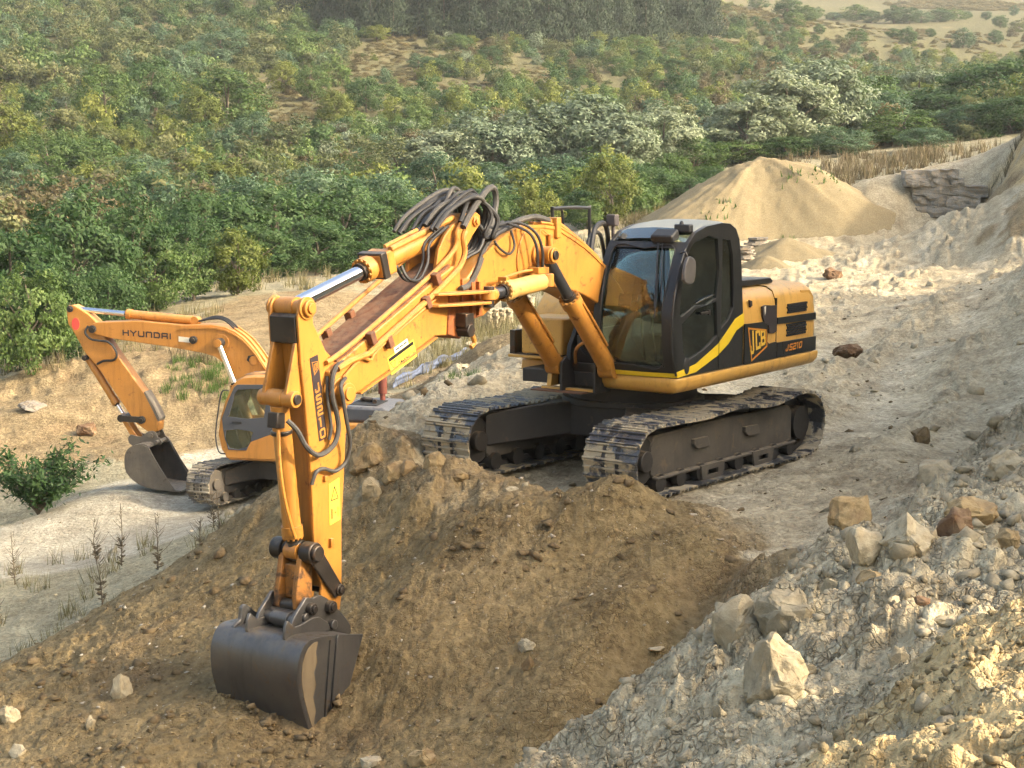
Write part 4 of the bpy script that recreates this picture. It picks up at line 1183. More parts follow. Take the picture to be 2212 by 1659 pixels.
    m = MB(); m.tube([(.12, -1.1, 2.05), (.12, -1.1, 3.00), (.06, -1.1, 3.08), (-.68, -1.1, 3.08), (-.75, -1.1, 3.0), (-.75, -1.1, 2.1)], .022, 8, 4); m.tube([(-.05, -1.1, 3.07), (-.12, -1.1, 2.95), (-.12, -1.1, 2.1)], .018, 8, 3); m.build('handrail', 'black_paint', root)
    # boom foot brackets and swivel clutter
    for by in (.30, -.30):
        m = MB(); m.prism([(1.05, 1.05), (.98, 1.5), (.62, 2.02), (.38, 2.02), (-.2, 1.2), (-.2, 1.05)], by - .03, by + .03); m.build('boom_bracket', 'under_black', root, bevel=.008)
    m = MB(); m.box(-.1, .95, -.42, .2, 1.04, 1.3); m.box(.55, .9, -.25, .15, 1.3, 1.62); m.cyl((.75, .0, 1.5), (.75, .0, 1.75), .1, n=14); m.box(.2, .6, -.2, .12, 1.3, 1.8); m.build('swing_motor', 'greasy_steel', root, bevel=.01)
    m = MB(); m.prism([(1.12, 1.0), (1.20, 1.0), (1.20, 1.03), (1.12, 1.03)], -.55, .17); m.prism([(.95, 1.03), (1.16, 1.03), (1.12, 1.30), (.98, 1.34)], -.50, -.44); m.build('front_bracket', 'jcb_body', root, bevel=.006)
    m = MB(); m.prism([(.95, .985), (1.35, .99), (1.35, 1.005), (.95, 1.005)], -.6, .1); m.build('front_plate', 'rust_plate', root)
    rnd = random.Random(5)
    for k in range(9):
        a = Vector((rnd.uniform(.45, .95), rnd.uniform(-.38, .16), rnd.uniform(1.2, 1.45))); b = Vector((rnd.uniform(.5, 1.05), rnd.uniform(-.35, .18), rnd.uniform(1.5, 1.95)))
        c = (a + b) / 2 + Vector((rnd.uniform(.05, .22), rnd.uniform(-.12, .12), rnd.uniform(-.05, .12)))
        m = MB(); m.tube([a, c, b], .02, 7, 6); m.build('hose', 'rubber' if k % 3 else 'jcb_yellow', root)
    # ---- boom: rear section, knuckle, front section
    bm_top = [(3.83, 2.40), (3.62, 2.56), (3.51, 2.65), (3.30, 2.77), (3.09, 2.86), (2.9, 2.915), (2.71, 2.945), (2.39, 2.945), (2.2, 2.925), (2.05, 2.89), (1.8, 2.80), (1.53, 2.69), (1.3, 2.57), (1.09, 2.45), (.8, 2.25), (.55, 2.03), (.42, 1.92)]
    bm_bot = [(.34, 1.80), (.42, 1.70), (.6, 1.74), (.9, 1.89), (1.17, 2.01), (1.57, 2.155), (1.91, 2.24), (2.3, 2.27), (2.6, 2.27), (2.93, 2.24), (3.18, 2.175), (3.36, 2.10), (3.48, 2.045), (3.84, 2.0)]
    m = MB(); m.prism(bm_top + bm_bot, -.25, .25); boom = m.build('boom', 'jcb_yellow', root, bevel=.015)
    edge = [(p[0], p[1] + .004) for p in bm_top[2:14]]
    m = MB(); m.prism(edge + [(p[0], p[1] - .035) for p in edge[::-1]], .247, .262); m.build('weld_rim', 'jcb_yellow', boom)
    m = MB(); m.prism(smooth_poly([(2.80, 2.30), (2.90, 2.6), (2.78, 2.86), (2.60, 2.88), (2.50, 2.6), (2.55, 2.30)], 3), .24, .268); m.build('doubler_plate', 'jcb_yellow', boom, bevel=.006)
    pin(boom, 2.51, 2.63, .24, .30, .13, 'jcb_yellow', None, 'boss'); pin(boom, 2.51, 2.63, -.24, -.30, .13, 'jcb_yellow', None, 'boss')
    pin(boom, 2.50, 2.63, .28, .48, .08, 'jcb_yellow', 'greasy_steel'); pin(boom, 2.50, 2.63, -.28, -.48, .08, 'jcb_yellow', 'greasy_steel')
    pin(boom, .45, 1.85, -.36, .36, .10, 'greasy_steel')
    m = MB(); m.prism([(3.86, 2.44), (3.60, 2.44), (3.50, 2.05), (3.86, 2.0)], -.262, .262); m.build('knuckle_cheek', 'rust_orange', boom, bevel=.01)
    for kx in (3.62, 3.74):
        m = MB(); m.box(kx - .012, kx + .012, .262, .30, 2.06, 2.40); m.build('knuckle_rib', 'rust_orange', boom)
    # front section
    up_top = [(5.86, 1.70), (5.79, 1.74), (5.24, 1.995), (4.22, 2.47), (3.98, 2.57), (3.86, 2.54)]
    up_bot = [(3.84, 2.0), (3.86, 1.93), (4.02, 1.885), (4.28, 1.90), (4.99, 1.635), (5.63, 1.41)]
    tip = [(5.70 + .125 * math.cos(t), 1.49 + .125 * math.sin(t)) for t in [math.radians(a) for a in (-110, -80, -50, -20, 10, 40)]]
    poly = up_top[::-1] + [(5.84, 1.62)] + tip[::-1] + up_bot[::-1]
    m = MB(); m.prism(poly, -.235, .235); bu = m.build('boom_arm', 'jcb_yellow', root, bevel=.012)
    # side plates stand proud of the rusty top plate
    m = MB(); m.prism([(5.72, 1.768), (5.24, 1.992), (4.22, 2.468), (4.0, 2.562), (4.0, 2.59), (4.22, 2.495), (5.24, 2.012), (5.72, 1.786)], -.215, .205); m.build('top_plate', 'rust_plate', bu)
    m = MB(); m.prism([(5.45, 1.452), (4.99, 1.612), (4.28, 1.878), (4.28, 1.893), (4.99, 1.627), (5.45, 1.468)], -.262, .262); m.build('bottom_flange', 'jcb_yellow', bu)
    m = MB(); m.prism([(4.10, 1.90), (3.90, 1.84), (3.82, 1.90), (3.84, 2.10), (3.95, 2.28), (4.06, 2.30)], -.255, .255); m.build('knuckle_end', 'rust_orange', bu, bevel=.01)
    pin(bu, 5.70, 1.49, -.30, .33, .10, 'jcb_yellow', 'jcb_yellow')
    m = MB(); m.cyl((5.70, .235, 1.49), (5.70, .25, 1.49), .145, n=24); m.build('boss', 'jcb_yellow', bu, bevel=.006)
    m = MB(); m.cyl((3.90, .25, 1.93), (3.90, .40, 1.93), .07, n=6); m.box(3.83, 3.97, .25, .38, 1.96, 2.10); m.build('knuckle_pin', 'greasy_steel', bu, bevel=.008)
    m = MB(); m.tube([(3.92, .33, 1.95), (3.84, .36, 1.88), (3.80, .36, 1.80), (3.86, .36, 1.76)], .025, 8, 4); m.build('hook', 'jcb_yellow', bu)
    # horizontal bracket pair that carries the offset ram
    for zz, mt in ((2.31, 'jcb_yellow'), (2.20, 'jcb_yellow')):
        m = MB(); n0 = [(4.42, .22), (4.36, .34), (4.0, .46), (3.72, .50), (3.58, .46), (3.62, .36), (3.9, .24)]
        m.add([(a, b, zz - .014) for a, b in n0] + [(a, b, zz + .014) for a, b in n0], [tuple(range(7))[::-1], tuple(range(7, 14))] + [(i, (i + 1) % 7, (i + 1) % 7 + 7, i + 7) for i in range(7)])
        m.build('offset_bracket', mt, bu, bevel=.006)
    m = MB(); m.cyl((3.66, .44, 2.15), (3.66, .44, 2.36), .055, n=16); m.build('bracket_pin', 'greasy_steel', bu, bevel=.005)
    # offset ram (barrel at the rear)
    oc = cylinder(root, (2.62, .43, 2.365), (3.66, .44, 2.275), .74, .095, .062, 'cylinder_tan', 'dark_rod', name='offset_cylinder', ends=False)
    m = MB(); m.cyl((2.60, .43, 2.30), (2.60, .43, 2.44), .085, n=14); m.box(2.55, 2.66, .22, .44, 2.32, 2.41); m.build('cylinder_mount', 'jcb_yellow', oc, bevel=.01)
    m = MB(); m.cyl((3.66, .44, 2.225), (3.66, .44, 2.325), .08, n=14); m.cyl((3.57, .44, 2.275), (3.66, .44, 2.275), .07, n=14); m.build('rod_eye', 'jcb_yellow', oc, bevel=.01)
    m = MB(); m.tube([(2.72, .40, 2.49), (3.05, .41, 2.475), (3.36, .41, 2.43)], .014, 6); m.box(2.62, 2.82, .34, .48, 2.45, 2.51); m.box(3.34, 3.40, .37, .47, 2.38, 2.44); m.build('oil_pipe', 'jcb_yellow', oc)
    # arm-ram ears on the boom
    ear = [(4.20, 2.46), (4.13, 2.74), (4.03, 2.87), (3.9, 2.97), (3.70, 3.05), (3.50, 3.095), (3.43, 3.06), (3.43, 2.97), (3.56, 2.86), (3.66, 2.75), (3.73, 2.55), (3.80, 2.50)]
    for ey in (.15, -.20):
        m = MB(); m.prism(ear, ey - .02, ey + .02); m.build('ear', 'jcb_yellow', bu, bevel=.006)
    pin(bu, 3.52, 3.0, -.24, .195, .05, 'jcb_yellow', 'jcb_yellow')
    ac = cylinder(root, (3.54, -.02, 2.985), (6.08, -.02, 2.285), .605, .105, .068, 'jcb_yellow', 'chrome', name='arm_cylinder')
    m = MB(); m.obox((4.84, -.02, 2.625), (2.54, 0, -.70), (0, 1, 0), (.7, 0, 2.54), .11, .135, .115); m.build('cylinder_block', 'jcb_yellow', ac, bevel=.015)
    m = MB(); m.obox((4.90, -.02, 2.61), (2.54, 0, -.70), (0, 1, 0), (.7, 0, 2.54), .045, .15, .128); m.build('cylinder_collar', 'greasy_steel', ac, bevel=.01)
    m = MB(); m.tube([(4.80, .10, 2.76), (4.2, .10, 2.93), (3.8, .10, 3.04)], .03, 8); m.tube([(4.80, .03, 2.785), (4.3, .03, 2.93)], .02, 8); m.build('oil_pipe', 'jcb_yellow', ac)
    for k, dy in enumerate((.09, .15)):
        m = MB(); m.tube([(4.70, dy, 2.60), (4.66, dy + .05, 2.48), (4.50, dy + .06, 2.46), (4.35, dy + .05, 2.62), (4.25, dy, 2.80), (3.95, dy, 2.96)], .016, 7, 4); m.build('hose', 'rubber', ac)
    # boom rams: rod up at the boom, barrel down at the platform
    for sy in (1, -1):
        yr = sy * .36; bx, bz, tx, tz = (1.18, 1.28, 2.50, 2.63)
        bc = cylinder(root, (bx, yr, bz), (tx, yr, tz), .64, .105, .062, 'jcb_yellow', 'dark_rod', name='boom_cylinder')
        for oy in (.11, -.11):
            m = MB(); m.tube([(bx + .22, yr + oy, bz + .30), (bx + .5, yr + oy, bz + .58), (bx + .76, yr + oy * .95, bz + .83)], .017, 7); m.build('oil_pipe', 'jcb_yellow', bc)
        m = MB(); m.prism([(bx - .25, 1.0), (bx + .10, 1.0), (bx + .09, bz + .05), (bx, bz + .11), (bx - .10, bz + .04)], yr - .12 * sy, yr - .15 * sy); m.build('cylinder_foot', 'under_black', bc)
    # ---- pipes along the boom, hoses over the knuckle
    def pipe(pts, r=.021, mat='jcb_yellow', parent=bu, sm=3, nm='oil_pipe'):
        m = MB(); m.tube(pts, r, 8, sm); return m.build(nm, mat, parent)
    pipe([(5.86, .21, 1.78), (5.5, .215, 1.93), (4.6, .215, 2.36), (4.2, .215, 2.56), (3.98, .22, 2.70), (3.90, .22, 2.80), (3.90, .22, 2.90), (3.82, .22, 2.99)], .024)
    pipe([(5.78, .27, 1.72), (5.60, .275, 1.78), (5.35, .275, 1.82), (5.24, .275, 1.88), (4.5, .275, 2.24), (4.12, .275, 2.44), (3.93, .275, 2.56), (3.84, .275, 2.70), (3.86, .27, 2.84), (3.82, .27, 2.92)], .030)
    pipe([(5.70, .262, 1.63), (5.45, .262, 1.78), (5.30, .262, 1.76), (5.18, .262, 1.86), (4.3, .262, 2.27)], .015)
    pipe([(5.86, -.23, 1.80), (5.5, -.235, 1.97), (4.6, -.235, 2.42), (3.95, -.235, 2.72)], .024)
    for px, pz in ((5.30, 2.02), (5.05, 1.97), (4.46, 2.30), (4.30, 2.52)):
        m = MB(); m.obox((px, .25, pz - .06), (1, 0, -.46), (0, 1, 0), (.46, 0, 1), .035, .055, .06); m.build('pipe_clamp', 'rust_plate', bu, bevel=.006)
    for px, pz in ((5.36, 1.98), (5.02, 2.13)):
        m = MB(); m.obox((px, -.225, pz), (1, 0, -.46), (0, 1, 0), (.46, 0, 1), .035, .045, .05); m.build('pipe_clamp', 'rust_plate', bu, bevel=.006)
    # pipes over the rear section
    pipe([(2.20, .20, 2.98), (2.02, .20, 2.95), (1.6, .20, 2.76), (1.2, .20, 2.55)], .032, parent=boom)
    for dy in (.10, .14, .24):
        pipe([(2.42, dy, 2.97), (2.1, dy, 2.93), (1.6, dy, 2.74), (1.15, dy, 2.50)], .014, parent=boom)
    m = MB(); m.box(2.08, 2.17, .12, .29, 2.80, 3.02); m.build('pipe_clamp', 'jcb_yellow', boom, bevel=.008)
    m = MB(); m.cyl((2.30, .285, 2.70), (2.30, .285, 2.84), .028, n=10); m.tube([(2.56, .33, 2.74), (2.48, .28, 2.90), (2.36, .28, 2.85), (2.30, .28, 2.84)], .006, 5); m.build('grease_fitting', 'jcb_yellow', boom)
    rnd = random.Random(11)
    def hose(pts, r=.024, mat='rubber', parent=root):
        m = MB(); m.tube(pts, r, 8, 5); return m.build('hose', mat, parent)
    hose([(2.20, .20, 2.985), (2.45, .18, 3.03), (2.75, .14, 2.98), (3.05, .12, 2.86), (3.4, .20, 2.70), (3.62, .27, 2.52), (3.75, .26, 2.38), (3.92, .28, 2.34)], .033, 'rubber_dusty')
    hose([(3.86, .27, 2.95), (3.72, .24, 3.06), (3.45, .16, 3.20), (3.18, .10, 3.33), (3.02, .06, 3.32), (2.98, .05, 3.18), (3.10, .08, 2.98), (3.28, .12, 2.82)], .034, 'rubber_dusty')
    hose([(3.84, .22, 3.0), (3.74, .2, 3.12), (3.58, .12, 3.20), (3.40, .02, 3.16), (3.28, 0, 2.95), (3.2, .02, 2.84)], .026)
    for k in range(15):
        y = -.20 + .40 * k / 14; r = rnd.choice((.019, .022, .026)); lift = rnd.uniform(-.05, .10)
        x0 = 4.05 + rnd.uniform(-.12, .25); z0 = 2.99 - (x0 - 4.05) * .32 + rnd.uniform(-.02, .05)
        hose([(x0 + .12, y, z0 - .05), (x0 - .1, y + rnd.uniform(-.03, .03), z0 + .12), (3.66, y + rnd.uniform(-.04, .04), 3.22 + lift), (3.44 + rnd.uniform(-.05, .05), y + rnd.uniform(-.05, .05), 3.20 + lift), (3.28 + rnd.uniform(-.05, .06), y + rnd.uniform(-.05, .05), 3.02 + lift * .6), (3.30 + rnd.uniform(-.03, .1), y + rnd.uniform(-.04, .04), 2.84), (3.10 + rnd.uniform(-.1, .1), y, 2.88), (2.75 + rnd.uniform(-.1, .1), y * .9, 2.97)], r, 'rubber' if k % 3 else 'rubber_dusty')
    for k in range(7):
        y = -.16 + .05 * k
        hose([(3.46, y, 3.0), (3.36 + rnd.uniform(-.03, .03), y + .03, 2.86 + rnd.uniform(-.03, .03)), (3.46, y + .04, 2.72), (3.60, y + .02, 2.66), (3.74, y, 2.60)], .020)
    hose([(2.62, .40, 2.50), (2.66, .42, 2.70), (2.74, .38, 2.88), (2.90, .25, 2.98), (3.2, .1, 2.92)], .016); hose([(2.72, .40, 2.50), (2.78, .43, 2.72), (2.86, .38, 2.88), (3.0, .22, 2.97)], .016)
    hose([(3.02, .27, 2.90), (3.0, .30, 2.74), (3.10, .30, 2.66), (3.25, .29, 2.72), (3.32, .27, 2.80)], .013)
    hose([(1.25, .15, 2.55), (1.12, .12, 2.86), (.85, .08, 2.93), (.62, .0, 2.75), (.55, -.05, 2.3)], .03, 'rubber'); hose([(1.2, .05, 2.52), (1.05, .02, 2.78), (.80, .0, 2.80), (.60, -.05, 2.5)], .024)
    m = MB(); m.box(.70, .80, .08, .20, 2.90, 3.03); m.bar((.74, .14, 2.6), (.74, .14, 2.92), .04, .03); m.build('work_lamp', 'lamp_dark', root, bevel=.012)
    # ---- stick (dipper)
    plate = [(6.20, 2.20), (6.185, 2.32), (6.15, 2.37), (6.09, 2.385), (6.035, 2.36), (6.01, 2.28), (6.0, 2.14), (5.88, 1.95), (5.80, 1.80), (5.65, 1.75), (5.56, 1.60), (5.55, 1.38), (5.58, 1.06), (5.62, .60), (5.655, .26), (5.665, -.40), (5.70, -.54), (5.80, -.56), (5.90, -.53), (5.97, -.44), (5.955, -.33), (5.94, -.25), (6.02, -.05), (6.03, .1), (6.045, .40), (6.065, .84), (6.13, 1.47), (6.17, 1.80)]
    core = [(6.12, 2.18), (5.99, 2.10), (5.87, 1.93), (5.70, 1.80), (5.66, 1.65), (5.57, 1.5), (5.60, 1.06), (5.665, .26), (5.675, -.30), (5.88, -.30), (5.95, .1), (5.97, .84), (6.02, 1.47), (6.08, 1.8)]
    m = MB(); m.prism(core, -.15, .15); stick = m.build('stick', 'jcb_yellow', root, bevel=.01)
    for sy in (1, -1):
        m = MB(); m.prism(plate, sy * .15, sy * .182); m.build('stick_plate', 'jcb_yellow', stick, bevel=.008)
    m = MB(); m.prism([(6.06, 1.95), (6.205, 1.98), (6.215, 2.21), (6.17, 2.24), (6.12, 2.19), (6.08, 2.19)], -.149, .149); m.build('front_plate', 'greasy_steel', stick, bevel=.006)
    for ry in (-.13, .13):
        m = MB(); m.prism([(6.05, 1.98), (6.20, 1.98), (6.33, 1.55), (6.33, 1.46), (6.22, 1.42), (6.06, 1.5)], ry - .018, ry + .018); m.build('rib', 'jcb_yellow', stick, bevel=.006)
    pin(stick, 6.09, 2.285, -.24, .235, .075, 'jcb_yellow', 'jcb_yellow'); m = MB(); m.cyl((6.09, .182, 2.285), (6.09, .20, 2.285), .105, n=24); m.cyl((6.09, -.20, 2.285), (6.09, -.182, 2.285), .105, n=24); m.build('boss', 'jcb_yellow', stick, bevel=.006)
    pin(stick, 6.27, 1.49, -.20, .21, .075, 'jcb_yellow', 'greasy_steel'); pin(stick, 5.74, -.34, -.24, .24, .055, 'greasy_steel', 'greasy_steel'); pin(stick, 5.90, -.46, -.28, .28, .06, 'greasy_steel', 'greasy_steel')
    # decal strip
    Yd = .184
    ds = [(6.06, 1.835), (5.955, 1.86), (5.845, 1.095), (5.95, 1.07)]
    m = MB(); m.prism(ds, Yd - .01, Yd + .003); dc = m.build('decal', 'decal_dark', stick)
    up = Vector((6.0075 - 5.8975, 0, 1.8475 - 1.0825)).normalized(); rt = Vector((-1, 0, .24)).normalized()
    base = Vector((6.058, Yd + .0035, 1.835))
    for k, ch in enumerate('JS210'):
        c = Vector((6.058, 0, 1.835)) - up * (.322 + .106 * k) + rt * .017; lettering(ch, (c.x, Yd + .003, c.z), rt, up, .072, .070, 0, .018, (0, 1, 0), .002).build('lettering', 'jcb_yellow', dc)
    l0 = [base - up * .04 + rt * .014, base - up * .055 + rt * .092, base - up * .125 + rt * .095, base - up * .165 + rt * .03]
    lp = [(p.x, p.z) for p in l0]
    m = MB(); m.prism(lp, Yd, Yd + .006, holes=[offset_poly(lp, .006)]); m.build('logo_frame', 'jcb_yellow', dc)
    for k, ch in enumerate('JCB'):
        c = base - up * (.135 - .012 * k) + rt * (.028 + .021 * k); lettering(ch, (c.x, Yd + .003, c.z), rt, up, .017, .065 - .012 * k, 0, .006, (0, 1, 0), .002).build('lettering', 'jcb_yellow', dc)
    # warning sticker
    sk = [(5.83, .66), (5.685, .70), (5.68, .31), (5.825, .28)]
    m = MB(); m.prism(sk, Yd - .01, Yd + .003); sd = m.build('warning_sticker', 'sticker_yellow', stick)
    m = MB()
    to = lambda a, b, c: Vector((5.825 - a, Yd + .003 + .001 * c, .30 + b))
    stroke(m, [(.025, .205), (.12, .215), (.07, .33), (.025, .205)], .010, to); stroke(m, [(.06, .235), (.08, .245), (.07, .26)], .006, to); stroke(m, [(.03, .04), (.03, .12)], .018, to); stroke(m, [(.055, .085), (.085, .088)], .006, to); stroke(m, [(.075, .075), (.09, .088), (.075, .10)], .005, to); stroke(m, [(.115, .05), (.115, .13)], .010, to)
    m.build('pictogram', 'decal_black', sd)
    m = MB(); m.box(5.86, 5.91, .18, .215, .70, .75); m.box(5.80, 5.84, .18, .215, .08, .16); m.build('lug', 'jcb_yellow', stick, bevel=.005)
    # bucket ram and hoses
    bcy = cylinder(root, (6.27, 0, 1.49), (6.105, 0, .07), .90, .085, .055, 'jcb_yellow', 'dark_rod', name='bucket_cylinder')
    m = MB(); m.tube([(6.36, .07, 1.22), (6.37, .09, .9), (6.33, .10, .6), (6.26, .10, .38), (6.20, .10, .22)], .018, 7); m.build('oil_pipe', 'jcb_yellow', bcy)
    m = MB(); m.obox((6.33, .02, 1.30), (.1, 0, -1), (0, 1, 0), (1, 0, .1), .07, .06, .055); m.cyl((6.245, 0, 1.20), (6.24, 0, 1.16), .10, n=18); m.build('port_block', 'greasy_steel', bcy, bevel=.01)
    hose([(5.68, .25, 1.77), (5.80, .26, 1.73), (5.865, .27, 1.60), (5.855, .27, 1.46), (5.80, .27, 1.30), (5.785, .27, 1.16), (5.86, .27, 1.03), (6.05, .27, .97), (6.20, .26, 1.06), (6.28, .22, 1.22), (6.34, .16, 1.31)], .024, 'rubber_dusty')
    hose([(5.70, .29, 1.63), (5.81, .33, 1.58), (5.80, .34, 1.47), (5.74, .33, 1.25), (5.66, .30, 1.06), (5.645, .27, .93), (5.68, .25, .84), (5.80, .24, .785), (5.96, .235, .83), (6.05, .23, .81), (6.09, .21, .70)], .019, 'rubber_dusty')
    hose([(5.86, .21, 1.66), (5.88, .23, 1.45), (5.84, .23, 1.2), (5.86, .22, 1.08)], .016, 'rubber_dusty')
    # link
    lk = MB(); lk.cyl((6.07, -.26, .07), (6.07, .27, .07), .075, n=18)
    for c in (-.26, -.06, .10): lk.cyl((6.07, c, .07), (6.07, c + .13, .07), .10, n=20)
    bl = lk.build('bucket_link', 'greasy_steel', root, bevel=.01)
    for sy in (-.22, .19):
        m = MB(); m.prism([(6.12, .10), (6.14, .02), (5.80, -.40), (5.70, -.38), (5.70, -.30), (6.0, .12)], sy, sy + .03); m.build('link_arm', 'greasy_steel', bl, bevel=.008)
    m = MB(); m.prism([(6.15, .05), (6.0, .02), (6.02, -.40), (6.10, -.48), (6.22, -.44), (6.23, -.30)], -.15, -.09); m.prism([(6.15, .05), (6.0, .02), (6.02, -.40), (6.10, -.48), (6.22, -.44), (6.23, -.30)], .07, .13); m.box(6.03, 6.14, -.09, .07, -.36, -.05); m.build('push_link', 'jcb_worn', bl, bevel=.01)
    pin(bl, 6.16, -.42, -.28, .28, .055, 'greasy_steel', 'greasy_steel')
    # quick hitch
    hp = smooth_poly([(6.36, -.45), (6.27, -.37), (6.20, -.31), (6.12, -.335), (6.04, -.325), (5.93, -.37), (5.75, -.53), (5.60, -.70), (5.62, -.80), (5.80, -.75), (5.95, -.68), (6.15, -.60), (6.30, -.66), (6.42, -.63), (6.41, -.54)], 2)
    hq = None
    for sy in (.19, -.22):
        m = MB(); m.prism(hp, sy, sy + .035); o = m.build('quick_hitch', 'bucket_steel', root, bevel=.006)
    m = MB(); m.cyl((6.27, -.2, -.52), (6.27, .2, -.52), .06, n=16); m.cyl((6.27, -.1, -.52), (6.27, .1, -.52), .075, n=16); m.box(5.75, 6.2, -.19, .19, -.72, -.60); m.cyl((5.87, -.26, -.63), (5.87, .27, -.63), .045, n=14); m.cyl((6.22, -.24, -.49), (6.22, .25, -.49), .045, n=14); m.build('hitch_body', 'bucket_steel', root, bevel=.008)
    # ---- bucket
    W = .525
    shell = smooth_poly([(5.85, -.70), (6.13, -.625), (6.41, -.585), (6.55, -.60), (6.63, -.69), (6.665, -.82), (6.655, -1.0), (6.60, -1.2), (6.52, -1.42), (6.42, -1.62)], 4, closed=False)
    inner = [(x - .0, z) for x, z in shell]
    def inset(pl, d):
        out = []
        for i, p in enumerate(pl):
            a = Vector(pl[max(0, i - 1)]); b = Vector(pl[min(len(pl) - 1, i + 1)]); t = (b - a).normalized(); out.append((p[0] + t.y * d, p[1] - t.x * d))
        return out
    ins = inset(shell, .03)
    m = MB(); m.prism(shell + ins[::-1], -W, W); bk = m.build('bucket', 'bucket_steel', root, ang=25)
    sidep = shell + [(6.30, -1.52), (6.02, -1.12), (5.84, -.74)]
    for sy in (1, -1):
        m = MB(); m.prism([(p[0], p[1]) for p in offset_poly(sidep, .006)], sy * (W - .025), sy * (W + .002)); m.build('side_plate', 'bucket_steel', bk)
        m = MB(); m.prism([(5.80, -.69), (6.15, -.61), (6.16, -.65), (6.28, -1.46), (6.20, -1.50), (6.00, -1.13)], sy * (W + .002), sy * (W + .022)); m.build('wear_plate', 'bucket_steel', bk, bevel=.005)
        m = MB(); m.prism([(6.225, -.64), (6.245, -.64), (6.35, -1.45), (6.33, -1.46)], sy * (W + .002), sy * (W + .018)); m.build('weld_seam', 'bucket_steel', bk)
    m = MB(); m.prism(smooth_poly([(6.40, -.615), (6.52, -.64), (6.60, -.76), (6.615, -.95), (6.56, -1.18), (6.47, -1.42), (6.40, -1.49), (6.47, -1.33), (6.44, -1.24), (6.475, -1.10), (6.43, -1.0), (6.46, -.88), (6.41, -.80), (6.43, -.70)], 2), W + .002, W + .006); m.build('soil_smear', 'dried_soil', bk)
    m = MB(); m.prism([(6.46, -1.57), (6.40, -1.75), (6.37, -1.76), (6.42, -1.56)], -W - .01, W + .01); m.build('cutting_edge', 'bucket_steel', bk)
    for k in range(5):
        y = -W + .07 + (2 * W - .14) * k / 4; m = MB(); m.prism([(6.43, -1.70), (6.37, -1.70), (6.34, -1.92), (6.36, -1.93)], y - .05, y + .05); m.build('tooth', 'bucket_steel', bk, bevel=.006)
    for sy in (-.25, .20):
        m = MB(); m.prism(smooth_poly([(5.95, -.66), (6.1, -.50), (6.25, -.50), (6.42, -.52), (6.52, -.44), (6.56, -.55), (6.50, -.64)], 2), sy + .06, sy + .09); m.build('hanger_ear', 'bucket_steel', bk, bevel=.006)
    for sy in (-.36,):
        m = MB(); m.prism(smooth_poly([(6.10, -.66), (6.28, -.50), (6.38, -.42), (6.44, -.44), (6.46, -.54), (6.56, -.62)], 2), sy - .02, sy + .02); m.build('hanger_ear', 'bucket_steel', bk, bevel=.006)
    for yy2, xx, zz in ((-.16, 6.655, -.87), (.12, 6.655, -.92)):
        m = MB(); m.cyl((xx - .02, yy2, zz), (xx + .006, yy2, zz), .026, n=14); m.build('drain_hole', 'mesh_hole', bk)
    # stickers on the boom arm
    d = Vector((4.99 - 4.28, 0, 1.635 - 1.90)).normalized(); d = -d; n_up = Vector((-d.z, 0, d.x)); o0 = Vector((5.03, .237, 1.745))
    def on(a, b): p = o0 + d * a + n_up * b; return (p.x, p.z)
    m = MB(); m.prism([on(0, 0), on(.42, 0), on(.42, .175), on(0, .175)], .23, .2385); sg = m.build('warning_sticker', 'sticker_yellow', bu)
    m = MB(); m.prism([on(.01, .01), on(.41, .01), on(.41, .045), on(.01, .045)], .2388, .2395); m.build('sticker_band', 'decal_black', sg)
    m = MB(); m.prism([on(.12, -.05), on(.34, -.05), on(.34, .008), on(.12, .008)], .23, .2392); m.build('sticker_label', 'decal_white', sg)
    m = MB(); tt = lambda a, b, c: Vector((on(a, b)[0], .2396 + .0008 * c, on(a, b)[1]))
    stroke(m, [(.02, .06), (.10, .06), (.06, .14), (.02, .06)], .008, tt); stroke(m, [(.36, .10), (.40, .15)], .006, tt); stroke(m, [(.36, .15), (.40, .10)], .006, tt)
    for k in range(3): stroke(m, [(.14, .085 - .012 * k), (.34, .085 - .012 * k)], .004, tt)
    for k in range(3): stroke(m, [(.15 + .06 * k, -.022), (.19 + .06 * k, -.022)], .014, tt)
    m.build('pictogram', 'decal_black', sg)
    p0 = o0 + d * .13 + n_up * .105; lettering('UWAGA!', (p0.x, .2390, p0.z), d, n_up, .028, .045, .008, .008, (0, 1, 0), .001).build('lettering', 'decal_black', sg)
    return root
build_jcb()
